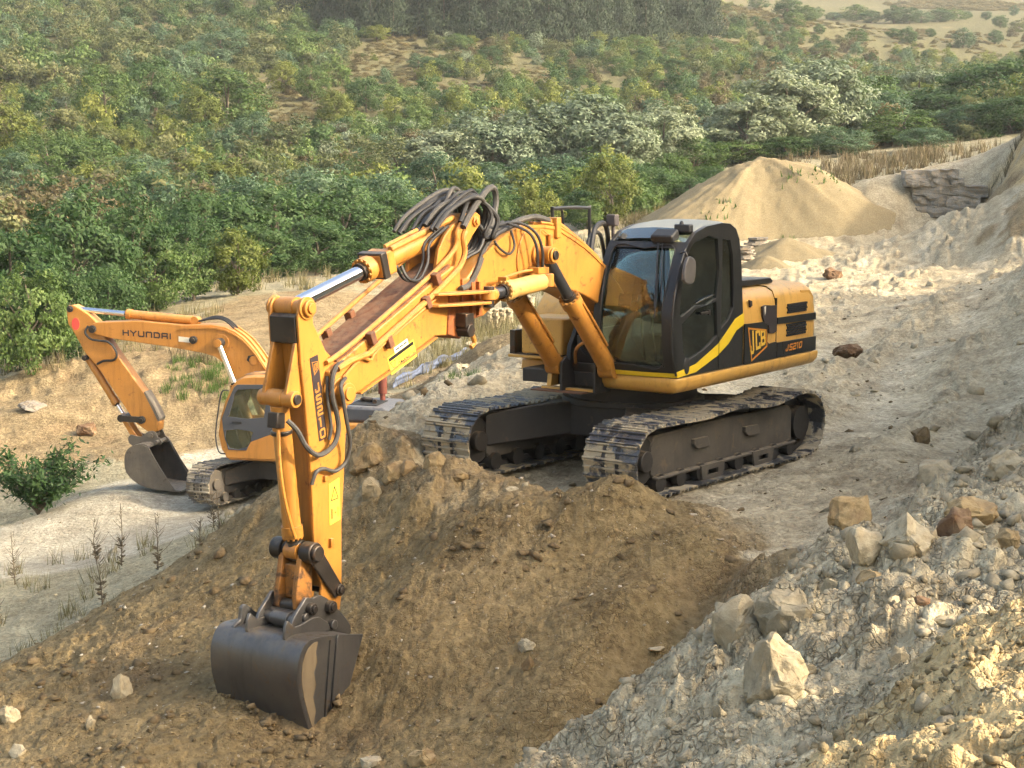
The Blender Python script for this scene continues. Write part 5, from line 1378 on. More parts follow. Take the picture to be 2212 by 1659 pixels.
# ---------------------------------------------------------------- the smaller excavator on the lower level
def build_hyundai():
    root = empty('excavator', (-4.6, 34.0, -3.38), math.pi - .22)
    tag(root, 'orange crawler excavator with grey cab door standing on pale gravel at lower level', 'excavator')
    xf = Matrix.Rotation(1.322, 4, 'Z')
    for sy in (1, -1):
        track(root, xf, 'shoe', 'shoe_hyundai', sy * 1.2, .30, 2.15, .88, lambda u: -.03 * math.sin(math.pi * u * 2) ** 2, 48, 'frame_mud', 'frame_mud')
    m = MB()
    for sy in (1, -1):
        for sx in (1, -1):
            m.loft([[(x + .3, y, zb), (x - .3, y, zb), (x - .3, y, zt), (x + .3, y, zt)] for x, y, zb, zt in ((sx * .3, sy * .4, .45, .85), (sx * .7, sy * .75, .42, .80), (sx * 1.1, sy * 1.05, .35, .68))], closed=True, caps=True)
    m.box(-.8, .8, -.75, .75, .45, .84); m.build('car_body', 'frame_mud', root, bevel=.03, xf=xf)
    m = MB(); m.cyl((0, 0, .82), (0, 0, 1.0), .7, n=36); m.build('turntable', 'under_black', root)
    m = MB(); m.box(-2.6, 1.18, -1.25, 1.28, .96, 1.08); m.build('platform', 'hyundai_orange', root, bevel=.02)
    # cab
    Yn, Yf = 1.30, .30
    outer = [(1.20, 1.0), (1.31, 1.19), (1.38, 1.5), (1.33, 1.85), (1.21, 2.2), (1.06, 2.53), (.97, 2.645), (.80, 2.73), (.55, 2.755), (-.25, 2.76), (-.42, 2.70), (-.48, 2.55), (-.52, 1.0)]
    w1 = smooth_poly([(.93, 2.47), (.36, 2.50), (.34, 2.46), (.35, 1.90), (1.10, 1.89), (1.13, 1.93), (1.03, 2.24)], 2)
    w2 = smooth_poly([(1.21, 1.60), (.66, 1.60), (.62, 1.52), (.75, 1.25), (1.15, 1.22)], 2)
    w3 = [(.12, 2.48), (-.35, 2.5), (-.36, 1.8), (.10, 1.8)]
    m = MB(); m.prism(outer, Yn - .05, Yn, holes=[w1, w2, w3]); cab = m.build('cab', 'hyundai_orange', root, bevel=.015)
    dark = [(1.0, 2.53), (.93, 2.585), (.24, 2.60), (.16, 1.56), (.66, 1.37), (.76, 1.18), (1.17, 1.185), (1.27, 1.60), (1.295, 1.85), (1.14, 2.24)]
    m = MB(); m.prism(dark, Yn - .02, Yn + .012, holes=[w1, w2]); dr = m.build('door', 'hyundai_grey', cab, bevel=.008)
    m = MB(); m.prism([(.20, 2.60), (-.45, 2.60), (-.48, 1.60), (.13, 1.56)], Yn - .02, Yn + .010, holes=[w3]); m.build('side_panel', 'hyundai_grey', cab, bevel=.006)
    for g in (w1, w2): m = MB(); m.prism(g, Yn - .02, Yn - .014); m.build('window', 'cab_glass', dr, smooth=False)
    m = MB(); m.prism(w3, Yn - .03, Yn - .024); m.build('window', 'cab_glass', cab, smooth=False)
    m = MB(); m.prism(outer, Yf, Yf + .05, holes=[[(.95, 2.5), (-.35, 2.55), (-.38, 1.8), (1.2, 1.8)]]); m.build('cab_far_side', 'hyundai_orange', cab, bevel=.01)
    m = MB(); m.box(.84, 1.06, Yn + .01, Yn + .04, 1.76, 1.80); m.build('door_handle', 'rubber', dr, bevel=.006)
    rp = [(1.06, 2.53), (.97, 2.645), (.80, 2.73), (.55, 2.755), (-.25, 2.76), (-.42, 2.70), (-.48, 2.55)]
    ys = [(0, -.03), (.06, .01), (.25, .045), (.5, .055), (.75, .045), (.94, .01), (1, -.03)]
    m = MB(); m.loft([[(p[0], Yf + (Yn - Yf) * s, p[1] + dz) for s, dz in ys] for p in rp]); rf = m.build('roof', 'hyundai_orange', cab, ang=60)
    m = MB(); m.loft([[(x, y, z) for x, z in ((.85, 2.775), (.35, 2.812))] for y in (.5, .8, 1.1)]); m.build('roof_hatch', 'hyundai_grey', rf)
    fr = outer[:6]
    for s0, s1, nm, mt in ((0, .09, 'front_pillar', 'hyundai_orange'), (.90, 1.0, 'front_pillar', 'hyundai_orange'), (.09, .90, 'windscreen', 'cab_glass')):
        m = MB(); m.loft([[(p[0] - o_, Yf + (Yn - Yf) * s, p[1]) for s, o_ in ((s0, 0), ((s0 + s1) / 2, -.03 * (1 if s1 - s0 > .3 else 0)), (s1, 0))] for p in fr]); m.build(nm, mt, cab)
    m = MB(); m.tube([(1.22, 1.33, 1.1), (1.36, 1.36, 1.15), (1.42, 1.36, 1.5), (1.36, 1.36, 1.95), (1.26, 1.36, 2.42), (1.12, 1.32, 2.45)], .016, 7, 4); m.build('grab_rail', 'rubber', cab)
    m = MB(); m.prism(smooth_poly([(.35, 1.62), (-.05, 1.6), (-.20, 2.35), (-.12, 2.4), (.02, 1.78), (.38, 1.74)], 2), .6, 1.05); m.box(-.05, .3, .65, 1.0, 1.08, 1.62); m.build('seat', 'seat_grey', cab, bevel=.03)
    m = MB(); m.box(.2, .62, .40, .54, 1.1, 1.72); m.build('console', 'console_grey', cab, bevel=.03)
    for k, ly in enumerate((.75, .9)):
        m = MB(); m.tube([(.8, ly, 1.08), (.9, ly, 1.5), (.95, ly, 1.75)], .018, 6); m.build('lever', 'jcb_yellow', cab)
    m = MB(); m.box(-.45, 1.1, Yf + .05, Yn - .06, 1.06, 1.10); m.build('cab_floor', 'interior_dark', cab)
    m = MB(); m.box(-.45, -.42, Yf + .05, Yn - .05, 1.1, 1.9); m.build('rear_panel', 'interior_dark', cab)
    # house and engine cover
    m = MB(); m.prism([(-.52, 1.05), (-.52, 1.82), (-2.35, 1.84), (-2.62, 1.70), (-2.72, 1.40), (-2.62, 1.05)], -1.25, 1.27); m.build('house', 'hyundai_orange', root, bevel=.05)
    m = MB(); m.prism([(-1.15, 1.845), (-1.22, 2.10), (-1.32, 2.18), (-2.2, 2.16), (-2.36, 2.06), (-2.40, 1.845)], -.35, 1.18, holes=[]); hood = m.build('engine_hood', 'hyundai_grey', root, bevel=.06)
    m = MB(); m.box(-2.02, -1.40, .15, .95, 2.165, 2.185); m.build('hood_opening', 'interior_dark', hood)
    m = MB(); m.tube([(-1.5, .3, 2.2), (-1.6, .5, 2.25), (-1.8, .45, 2.22), (-1.9, .7, 2.22)], .05, 8); m.build('engine_part', 'greasy_steel', hood)
    m = MB(); m.cyl((-1.86, .0, 2.15), (-1.86, .0, 2.30), .06, n=14); m.cyl((-1.86, .0, 2.30), (-1.86, .0, 2.85), .095, n=18); m.build('exhaust', 'red_brown', hood, bevel=.01)
    m = MB(); m.box(-.5, .9, -1.25, -.45, 1.05, 1.75); m.build('fuel_tank', 'hyundai_orange', root, bevel=.04)
    # boom
    top = [(4.80, 3.70), (4.66, 3.74), (3.7, 3.79), (2.63, 3.72), (1.95, 3.74), (1.64, 3.70), (1.40, 3.60), (1.22, 3.48), (1.05, 3.31), (.93, 3.17), (.69, 2.82), (.40, 2.3), (.22, 1.75)]
    bot = [(.10, 1.60), (.30, 1.50), (.75, 1.85), (1.05, 2.2), (1.43, 2.60), (1.62, 2.87), (1.88, 3.04), (2.18, 3.12), (2.95, 3.23), (4.34, 3.39), (4.70, 3.47), (4.86, 3.54), (4.87, 3.64)]
    m = MB(); m.prism(top + bot, -.24, .24); bm = m.build('boom', 'hyundai_orange', root, bevel=.015)
    for y0 in (.255, -.255):
        e = top[3:11]; m = MB(); m.prism([(p[0], p[1] - .05) for p in e] + [(p[0], p[1] - .085) for p in e[::-1]], y0 - .02, y0 + .012); m.build('boom_rib', 'hyundai_orange', bm)
    pin(bm, 4.76, 3.59, -.28, .30, .085, 'rubber', 'greasy_steel'); pin(bm, 1.72, 3.36, -.5, .46, .10, 'rubber', 'greasy_steel'); pin(bm, 2.36, 3.40, .2, .32, .085, 'rubber', 'greasy_steel')
    m = MB(); m.cyl((1.72, .24, 3.36), (1.72, .26, 3.36), .18, n=24); m.cyl((.98, .235, 2.98), (.98, .258, 2.98), .10, n=16); m.build('boss', 'hyundai_orange', bm, bevel=.006)
    m = MB(); m.prism([(1.10, 3.08), (.98, 3.10), (.90, 2.93), (1.02, 2.90), (1.14, 2.98)], .238, .248); m.build('paint_patch', 'decal_black', bm)
    m = MB(); m.prism([(2.72, 3.47), (2.42, 3.44), (2.42, 3.33), (2.72, 3.355)], .238, .245); m.build('label_plate', 'decal_white', bm)
    lettering('HYUNDAI', (4.045, .241, 3.475), (-1, 0, -.055), (0, 0, 1), .145, .105, .040, .030, (0, 1, 0), .003).build('lettering', 'decal_dark', bm)
    for k in range(3):
        m = MB(); m.tube([(2.30, -.06 + .08 * k, 3.80), (1.95, -.05 + .08 * k, 3.90 - .02 * k), (1.68, -.05 + .1 * k, 3.84), (1.45, -.05 + .1 * k, 3.66)], .022, 7, 4); m.build('hose', 'rubber', bm)
    for k in range(2):
        m = MB(); m.tube([(1.5, .12 * (1 - 2 * k), 3.69), (1.1, .12 * (1 - 2 * k), 3.40), (.75, .12 * (1 - 2 * k), 2.95)], .022, 7); m.build('oil_pipe', 'hyundai_orange', bm)
    for sy in (1, -1): cylinder(root, (1.0, sy * .40, 1.55), (1.72, sy * .40, 3.36), .50, .10, .062, 'hyundai_orange', 'chrome', name='boom_cylinder')
    # stick
    sp = [(5.43, 3.96), (5.42, 4.04), (5.36, 4.10), (5.28, 4.11), (5.13, 4.04), (4.90, 3.90), (4.74, 3.76), (4.60, 3.55), (4.45, 3.30), (4.07, 2.78), (3.62, 2.18), (3.40, 1.80), (3.30, 1.52), (3.32, 1.34), (3.45, 1.28), (3.58, 1.33), (3.84, 1.50), (4.67, 2.66), (4.82, 2.84), (5.01, 3.04), (5.27, 3.50), (5.40, 3.68)]
    m = MB(); m.prism(sp, -.16, .16); st = m.build('stick', 'hyundai_orange', root, bevel=.015)
    m = MB(); m.prism([(3.41, 1.78), (3.30, 1.55), (3.27, 1.62), (3.38, 1.86), (3.60, 2.22), (3.62, 2.18)], -.165, .165); m.build('worn_edge', 'bucket_steel_dusty', st)
    pin(st, 5.33, 4.02, -.22, .21, .07, 'rubber', 'greasy_steel'); pin(st, 5.02, 2.93, -.2, .2, .06, 'rubber', 'greasy_steel'); pin(st, 3.68, 1.58, -.24, .24, .085, 'rubber', 'greasy_steel')
    m = MB(); m.prism([(5.215 + .095 * math.cos(t * .6283), 3.69 + .14 * math.sin(t * .6283)) for t in range(10)], .15, .166); m.build('red_mark', 'red_mark', st)
    m = MB(); m.tube([(4.86, .26, 3.66), (4.92, .30, 3.52), (4.80, .31, 3.38), (4.60, .30, 3.34), (4.40, .28, 3.32), (4.25, .25, 3.18), (4.22, .22, 3.0), (4.32, .19, 2.90), (4.55, .18, 2.88), (4.72, .17, 2.80)], .026, 7, 4); m.build('hose', 'rubber', st)
    cylinder(root, (2.41, 0, 3.80), (5.30, 0, 4.01), .56, .10, .06, 'hyundai_orange', 'chrome', name='arm_cylinder')
    bc = cylinder(root, (5.03, 0, 2.92), (4.19, 0, 1.62), .78, .085, .05, 'hyundai_orange', 'chrome', name='bucket_cylinder')
    m = MB(); m.cyl((4.17, -.22, 1.60), (4.17, .22, 1.60), .085, n=16); lk = m.build('bucket_link', 'greasy_steel', root)
    for sy in (-.23, .19): m = MB(); m.prism([(4.20, 1.67), (4.10, 1.67), (3.64, 1.65), (3.64, 1.52), (4.12, 1.53), (4.20, 1.55)], sy, sy + .04); m.build('link_arm', 'greasy_steel', lk, bevel=.01)
    for sy in (-.14, .10): m = MB(); m.prism([(4.22, 1.60), (4.10, 1.57), (3.80, 1.16), (3.92, 1.12)], sy, sy + .05); m.build('push_link', 'hyundai_orange', lk, bevel=.01)
    m = MB(); hp = smooth_poly([(4.02, 1.12), (3.95, 1.24), (3.72, 1.20), (3.52, 1.33), (3.36, 1.32), (3.30, 1.20), (3.20, 1.10), (3.28, 1.02), (3.45, 1.08), (3.9, .98)], 2)
    for sy in (-.20, .16): m.prism(hp, sy, sy + .04)
    m.box(3.4, 3.92, -.16, .16, 1.04, 1.14); m.cyl((3.46, -.24, 1.24), (3.46, .24, 1.24), .06, n=14); m.cyl((3.30, -.3, 1.10), (3.30, .3, 1.10), .05, n=14); m.build('quick_hitch', 'bucket_steel_dusty', root, bevel=.01)
    W = .54
    shell = smooth_poly([(3.36, 1.03), (3.48, 1.10), (3.75, 1.05), (3.90, .92), (3.95, .72), (3.91, .44), (3.64, .20), (3.30, .10), (2.82, .07)], 3, closed=False)
    ins = []
    for i, p in enumerate(shell):
        a = Vector(shell[max(0, i - 1)]); b = Vector(shell[min(len(shell) - 1, i + 1)]); t = (b - a).normalized(); ins.append((p[0] + t.y * .03, p[1] - t.x * .03))
    m = MB(); m.prism(shell + ins[::-1], -W, W); bk = m.build('bucket', 'bucket_steel_dusty', root, ang=25)
    for sy in (1, -1):
        m = MB(); m.prism(offset_poly(shell + [(2.84, .15), (3.16, .62)], .004), sy * (W - .03), sy * (W + .002)); m.build('side_plate', 'bucket_steel_dusty' if sy > 0 else 'bucket_steel', bk)
        m = MB(); m.prism([(3.36, 1.03), (3.12, .62), (2.76, .10), (2.92, .09), (3.24, .62), (3.50, 1.08)], sy * (W + .002), sy * (W + .022)); m.build('wear_plate', 'bucket_steel_dusty', bk, bevel=.005)
    m = MB(); m.prism([(2.86, .055), (2.62, .06), (2.62, .09), (2.86, .10)], -W - .01, W + .01); m.build('cutting_edge', 'bucket_steel_dusty', bk)
    m = MB(); m.prism(ins, -W + .03, -W + .036); m.build('inner_face', 'bucket_steel', bk)
build_hyundai()
# trees: kind, x, y, ground height, tree height, crown width
TREES = [('A',-16.03,50.00,-2.55,4.92,4.41),
('A',-15.62,56.00,-1.96,5.35,4.61),
('A',-14.38,60.00,-1.46,4.51,3.71),
('M',-14.43,47.00,-2.26,3.46,2.49),
('A',-13.37,52.00,-1.94,2.91,2.60),
('M',-13.64,60.00,-1.38,2.68,2.65),
('M',-12.55,62.00,-1.15,2.56,2.74),
('Y',-10.90,62.50,-0.98,2.74,2.57),
('A',-19.34,54.00,-2.59,5.35,4.13),
('A',-14.18,49.00,-2.16,3.26,2.59),
('A',-14.54,76.00,-1.03,4.54,5.59),
('A',-11.51,78.00,-0.89,4.63,5.96),
('A',-8.54,80.00,-0.80,4.32,5.88),
('A',-5.89,82.00,-0.63,3.80,5.31),
('A',-9.10,73.00,-0.80,2.72,4.29),
('A',-11.34,71.00,-0.88,2.63,3.97),
('A',-6.81,76.00,-0.96,2.60,4.02),
('M',-4.82,80.00,-0.84,2.15,3.53),
('G',-3.75,88.00,0.05,3.35,4.40),
('A',-1.23,92.00,0.56,2.99,4.87),
('G',-13.86,84.00,-0.66,4.79,4.94),
('G',-10.41,88.00,-0.31,4.74,5.44),
('A',-14.43,70.00,-1.12,3.91,3.91),
('G',-7.40,92.00,0.07,4.27,5.14),
('A',-2.60,84.00,-0.24,2.92,3.71),
('Y',1.48,86.00,0.38,3.07,2.91),
('M',-0.52,85.00,0.07,2.72,2.50),
('Y',5.67,91.00,1.11,4.13,3.48),
('M',3.83,98.00,1.36,3.19,4.61),
('A',8.94,101.00,1.85,3.03,4.16),
('A',11.31,101.00,1.87,2.28,3.56),
('M',10.61,106.00,2.13,3.43,3.74),
('A',7.59,95.00,1.73,1.69,2.51),
('M',4.31,90.00,0.92,1.96,2.38),
('A',13.55,106.00,2.25,2.70,2.81),
('T',-8.48,114.00,1.50,5.21,7.04),
('S',-5.21,115.00,1.77,5.96,7.78),
('S',-1.55,116.00,2.12,6.65,7.85),
('S',1.49,117.00,2.47,6.94,7.91),
('S',5.60,118.00,2.96,7.51,9.02),
('S',8.04,116.00,3.00,5.94,6.82),
('G',2.98,109.00,1.82,3.81,7.37),
('G',-0.81,107.00,1.32,3.64,6.61),
('G',7.17,110.00,2.26,3.22,6.15),
('S',11.62,120.00,3.87,5.77,6.71),
('M',13.63,119.00,4.02,3.01,5.60),
('G',-5.22,108.00,1.10,4.50,5.72),
('S',18.58,126.00,5.28,5.21,7.41),
('S',21.98,128.00,5.68,6.93,9.41),
('S',25.69,132.00,6.08,8.02,9.71),
('M',30.96,142.00,6.92,6.70,8.77),
('G',31.27,136.00,6.70,4.75,7.60),
('S',38.83,152.00,8.66,6.20,7.60),
('A',38.93,141.00,8.06,4.28,9.54),
('A',42.82,142.00,8.97,5.86,10.02),
('A',47.78,146.00,9.53,6.66,9.45),
('G',37.17,129.00,7.27,2.66,7.97),
('M',31.76,129.00,6.58,3.16,6.45),
('A',39.56,126.00,7.45,3.23,6.67),
('G',25.50,123.00,5.74,2.23,5.43),
('A',21.23,123.00,5.49,1.84,5.06),
('M',17.66,123.00,5.02,1.96,5.06),
('G',31.41,121.00,6.07,1.82,4.63),
('S',17.25,131.00,5.30,4.36,4.62),
('Y',37.78,146.00,8.15,4.51,3.01),
('S',20.88,130.00,5.62,4.17,6.12),
('T',24.25,132.00,5.96,4.69,6.21),
('A',46.01,130.00,8.51,4.24,9.18),
('Y',-46.00,146.78,6.20,4.64,5.61),
('M',-43.77,170.92,9.66,6.54,7.04),
('O',-44.22,158.03,7.77,4.76,5.35),
('A',-40.67,181.49,11.05,7.08,8.01),
('M',-29.75,167.02,8.34,7.19,9.33),
('Y',-31.80,162.46,7.73,5.52,5.26),
('G',-25.01,153.71,6.17,4.35,5.20),
('G',-44.57,217.27,16.99,5.78,7.03),
('Y',-30.03,210.37,15.32,4.44,5.26),
('M',-25.54,203.68,14.02,5.10,4.49),
('O',-30.86,195.40,12.79,4.25,4.31),
('A',-17.78,194.50,12.24,4.73,5.43),
('Y',-19.99,179.82,9.98,4.34,4.50),
('O',-21.25,152.30,5.89,4.57,6.72),
('O',-17.81,153.00,5.97,3.74,4.95),
('G',-29.29,124.89,2.37,3.58,5.88),
('M',-34.29,130.19,3.09,4.10,5.74),
('M',-37.88,129.59,3.12,4.50,6.48),
('O',-28.24,137.60,3.86,3.54,6.07),
('A',-25.52,112.83,1.14,3.33,6.31),
('Y',-23.08,126.63,2.38,3.25,4.84),
('G',-39.11,123.74,2.41,3.52,5.46),
('O',-56.92,199.96,14.47,5.61,7.06),
('O',-62.11,201.81,15.08,5.16,7.72),
('M',-32.64,248.38,22.74,4.91,9.50),
('O',-38.89,247.24,22.70,5.53,10.18),
('G',-43.39,240.49,21.45,5.43,9.90),
('O',-58.81,247.24,23.40,5.54,10.18),
('Y',-22.73,271.14,27.54,2.95,4.78),
('M',-9.24,264.96,25.61,2.91,4.29),
('Y',-7.44,268.65,26.39,2.10,3.95),
('O',1.10,272.40,26.65,2.19,4.01),
('A',-11.37,237.18,19.56,2.96,4.88),
('G',-14.15,243.84,21.07,2.35,4.30),
('A',-3.36,253.01,22.54,3.06,4.46),
('O',7.25,267.42,25.06,2.94,4.72),
('Y',14.78,278.76,26.82,3.41,4.10),
('M',21.32,280.05,26.46,3.10,5.77),
('O',28.05,282.64,26.30,2.71,5.82),
('M',37.19,283.95,25.52,3.20,6.68),
('O',43.96,280.05,24.08,3.89,6.59),
('A',25.64,250.69,20.45,2.81,5.16),
('M',16.14,249.53,20.73,2.79,4.40),
('O',10.19,244.97,20.12,2.69,4.32),
('A',88.53,372.80,37.34,2.48,4.39),
('C',-33.26,284.23,30.79,14.95,6.79),
('C',-29.27,281.18,29.98,15.48,7.13),
('C',-24.55,278.17,29.18,16.50,6.71),
('C',-20.47,277.17,28.84,14.05,6.80),
('C',-16.18,279.17,29.16,15.04,6.37),
('C',-11.71,278.17,28.77,17.98,8.04),
('C',-7.28,277.17,28.33,17.35,7.76),
('C',-2.48,277.17,27.99,16.56,6.87),
('C',1.93,278.17,27.84,16.54,8.05),
('C',6.36,279.17,27.67,16.09,7.63),
('C',10.84,280.18,27.48,16.69,6.78),
('C',14.99,282.20,27.52,17.03,7.82),
('C',20.10,291.46,28.96,15.21,6.13),
('C',24.48,293.56,28.94,17.46,7.81),
('C',29.43,305.39,30.91,16.88,8.23),
('C',33.52,306.49,30.59,16.86,8.30),
('C',38.81,321.14,32.49,15.58,7.48),
('C',-39.41,293.56,33.20,15.78,7.79),
('C',-31.96,287.31,31.46,17.52,7.18),
('C',-27.22,285.25,30.85,14.54,6.13),
('C',-22.62,284.23,30.47,17.86,7.92),
('C',-18.59,285.25,30.56,16.51,7.10),
('C',-14.06,285.25,30.38,16.03,7.03),
('C',-9.51,284.23,29.94,15.40,7.06),
('C',-4.59,284.23,29.63,16.34,8.01),
('C',-0.08,284.23,29.29,16.73,8.25),
('C',4.43,284.23,28.91,17.43,8.70),
('C',9.00,286.28,28.94,16.69,6.95),
('C',13.18,287.31,28.77,17.44,8.66),
('C',18.25,295.68,30.05,17.62,8.05),
('C',22.76,298.88,30.27,16.86,7.10),
('C',27.22,305.39,31.17,17.33,7.92),
('C',32.20,310.92,31.70,15.14,6.15),
('C',37.50,323.45,33.17,17.42,8.69),
('A',66.69,389.85,43.69,5.00,8.00),
('M',92.08,488.81,53.50,4.00,7.00),
('M',105.13,490.57,53.35,5.00,8.00),
('A',131.52,494.10,53.39,4.50,9.00),
('M',137.74,501.25,54.43,4.00,8.00),
('O',50.56,355.10,38.17,4.00,6.00),
('O',135.48,429.54,44.20,4.00,6.00),
('A',89.74,364.14,35.39,4.00,5.00),
('M',75.16,350.04,33.68,4.00,5.00),
('G',102.38,364.14,34.40,4.50,6.00),
('M',56.27,328.13,30.82,4.00,5.00),
('A',62.99,323.45,28.67,4.00,6.00),
('G',98.06,490.57,53.58,2.60,6.00),
('O',104.51,501.25,55.32,3.00,7.00),
('A',107.83,483.57,52.07,4.00,8.00),
('A',114.39,481.84,51.67,5.50,9.00),
('A',119.25,481.84,51.61,5.00,8.00),
('M',70.95,388.45,42.74,4.00,5.00),
('G',124.04,487.06,52.38,4.00,7.00),
('A',147.24,519.58,57.16,2.50,3.50),
('A',150.52,510.33,55.59,3.00,4.00),
('A',136.72,450.06,47.13,4.00,5.00),
('G',172.99,554.27,61.64,3.50,4.00),
('A',69.47,362.83,37.40,2.50,3.00),
('A',101.64,389.85,39.30,2.20,3.00),
('M',64.84,369.41,39.57,4.00,5.00),
('A',114.53,380.17,36.80,3.50,4.00),
('O',49.68,380.17,44.34,3.00,6.00),
('M',78.71,512.17,59.29,4.00,8.00)]
# dry-grass clearings on the hill: x, y, half widths
CLEARINGS = [(-26.1,197.2,5.2,20.9), (-32.5,217.3,2.9,12.0), (-21.4,241.6,4.3,25.5), (-19.8,267.4,3.9,11.8), (-15.2,232.8,2.7,12.9), (-6.1,220.3,4.5,12.2), (-22.6,207.5,1.8,19.2), (-47.9,226.5,1.7,8.9), (-38.6,175.7,1.8,10.2), (1.7,243.8,3.6,10.1), (90.2,394.0,38.2,50.5), (176.8,630.9,27.8,33.3), (58.7,381.5,12.3,11.5), (41.7,318.7,5.6,11.0), (61.8,332.2,7.8,5.4), (-15.6,250.7,4.4,14.4), (-24.8,183.2,2.7,11.0)]
# ---------------------------------------------------------------- plants
def np_mesh(name, co, quads, mat, col=None, smooth=False):
    me = bpy.data.meshes.new(name); me.vertices.add(len(co)); me.vertices.foreach_set('co', np.asarray(co, np.float32).ravel())
    k = quads.shape[1]; me.loops.add(quads.size); me.loops.foreach_set('vertex_index', quads.astype(np.int32).ravel())
    me.polygons.add(len(quads)); me.polygons.foreach_set('loop_start', np.arange(0, quads.size, k, dtype=np.int32)); me.polygons.foreach_set('loop_total', np.full(len(quads), k, np.int32))
    if smooth: me.polygons.foreach_set('use_smooth', np.ones(len(quads), bool))
    me.update(calc_edges=True)
    if col is not None:
        a = me.color_attributes.new('leaf', 'FLOAT_COLOR', 'POINT'); c = np.ones((len(co), 4), np.float32); c[:, 0] = col; a.data.foreach_set('color', c.ravel())
    me.materials.append(MATS[mat]); return me

def leaves(rs, P, out, size, aspect, tint, droop=.0):
    """one folded-flat leaf quad at each point; out = outward direction"""
    n = len(P); nrm = rs.normal(size=(n, 3)) * .55 + out * 1.0 + np.array([0, 0, .25]); nrm /= np.linalg.norm(nrm, axis=1)[:, None]
    t = rs.normal(size=(n, 3)); t[:, 2] -= droop; t -= nrm * (t * nrm).sum(1)[:, None]; t /= np.linalg.norm(t, axis=1)[:, None]; b = np.cross(nrm, t)
    s = size * rs.uniform(.6, 1.35, n)[:, None]
    a = P - t * s; c = P + t * s; l = P + b * s * aspect; r = P - b * s * aspect
    co = np.stack([a, r, c, l], 1).reshape(-1, 3); q = np.arange(n * 4).reshape(-1, 4)
    return co, q, np.repeat(tint, 4)

def crown(seed, shape, n_clump, n_leaf, size, aspect, mat, zlo=.12, rad=.17, droop=0.0):
    rs = np.random.RandomState(seed); C = []
    lob = rs.normal(size=(6, 3)); lob /= np.linalg.norm(lob, axis=1)[:, None]; la = rs.uniform(-.25, .28, 6)
    while len(C) < n_clump:
        d = rs.normal(size=3); d /= np.linalg.norm(d)
        if shape == 'cone':
            z = rs.uniform(.10, 1.0) ** 1.15; w = .5 * (1 - z) ** .8 * rs.uniform(.45, 1.0) * (1 if rs.rand() > .15 else 1.2); a = rs.uniform(0, 6.283)
            C.append((w * math.cos(a), w * math.sin(a), z * .94 + .04 - .14 * w)); continue
        k = 1 + sum(la[i] * max(0, lob[i] @ d) ** 3 for i in range(6)); rr = rs.uniform(.35, 1.0) ** .45 * .40 * k
        if shape == 'dome':
            z = abs(d[2]) * rr * 1.9
            C.append((d[0] * rr, d[1] * rr, z * .95 + .02)); continue
        if shape == 'tall':
            C.append((d[0] * rr * .95, d[1] * rr * .95, .54 + d[2] * rr * 1.05 + .10 * rs.normal() * 0)); continue
        C.append((d[0] * rr * (1.0 if d[2] > -.2 else 1.1), d[1] * rr, .50 + d[2] * rr * (1.05 if d[2] > 0 else 1.12)))
    C = np.array(C); C = C[C[:, 2] > (zlo if shape not in ('cone', 'dome') else .0)]
    m = len(C); cen = np.array([0, 0, .45]); cr = rs.uniform(.5, 1.25, m) * rad
    if shape == 'cone': cr = rad * (.4 + .9 * (1 - C[:, 2])) * rs.uniform(.7, 1.2, m)
    idx = np.repeat(np.arange(m), n_leaf); d = rs.normal(size=(len(idx), 3)); d /= np.linalg.norm(d, axis=1)[:, None]
    r = rs.uniform(.25, 1.0, len(idx)) ** .5
    sc = np.array([1, 1, .72]) if shape != 'cone' else np.array([1.1, 1.1, .34])
    P = C[idx] + d * sc * (cr[idx] * r)[:, None]; P[:, 2] = np.maximum(P[:, 2], .0)
    out = d * .32 + (P - cen) * 1.5; out /= np.linalg.norm(out, axis=1)[:, None] + 1e-6
    tint = np.clip(.5 + .28 * rs.normal(size=m)[idx] * .7 + rs.uniform(-.28, .28, len(idx)), 0, 1)
    co, q, col = leaves(rs, P, out, size, aspect, tint, droop)
    return np_mesh('crown', co, q, mat, col)

def trunk_mesh(seed, top=.75, r=.022, limbs=7):
    rs = random.Random(seed); m = MB(); b = (rs.uniform(-.03, .03), rs.uniform(-.03, .03))
    m.tube([(0, 0, -.06), (b[0], b[1], top * .35), (-b[0], b[1], top * .7), (b[1], b[0], top)], (r, r * .3), 7, 3)
    for k in range(limbs):
        z = rs.uniform(.15, .6) * top; a = rs.uniform(0, 6.28); L = rs.uniform(.2, .36)
        m.tube([(0, 0, z), (math.cos(a) * L * .5, math.sin(a) * L * .5, z + L * .45), (math.cos(a) * L, math.sin(a) * L, z + L * 1.0)], (r * .5, r * .12), 5, 2)
    return m.mesh('trunk', 'bark')

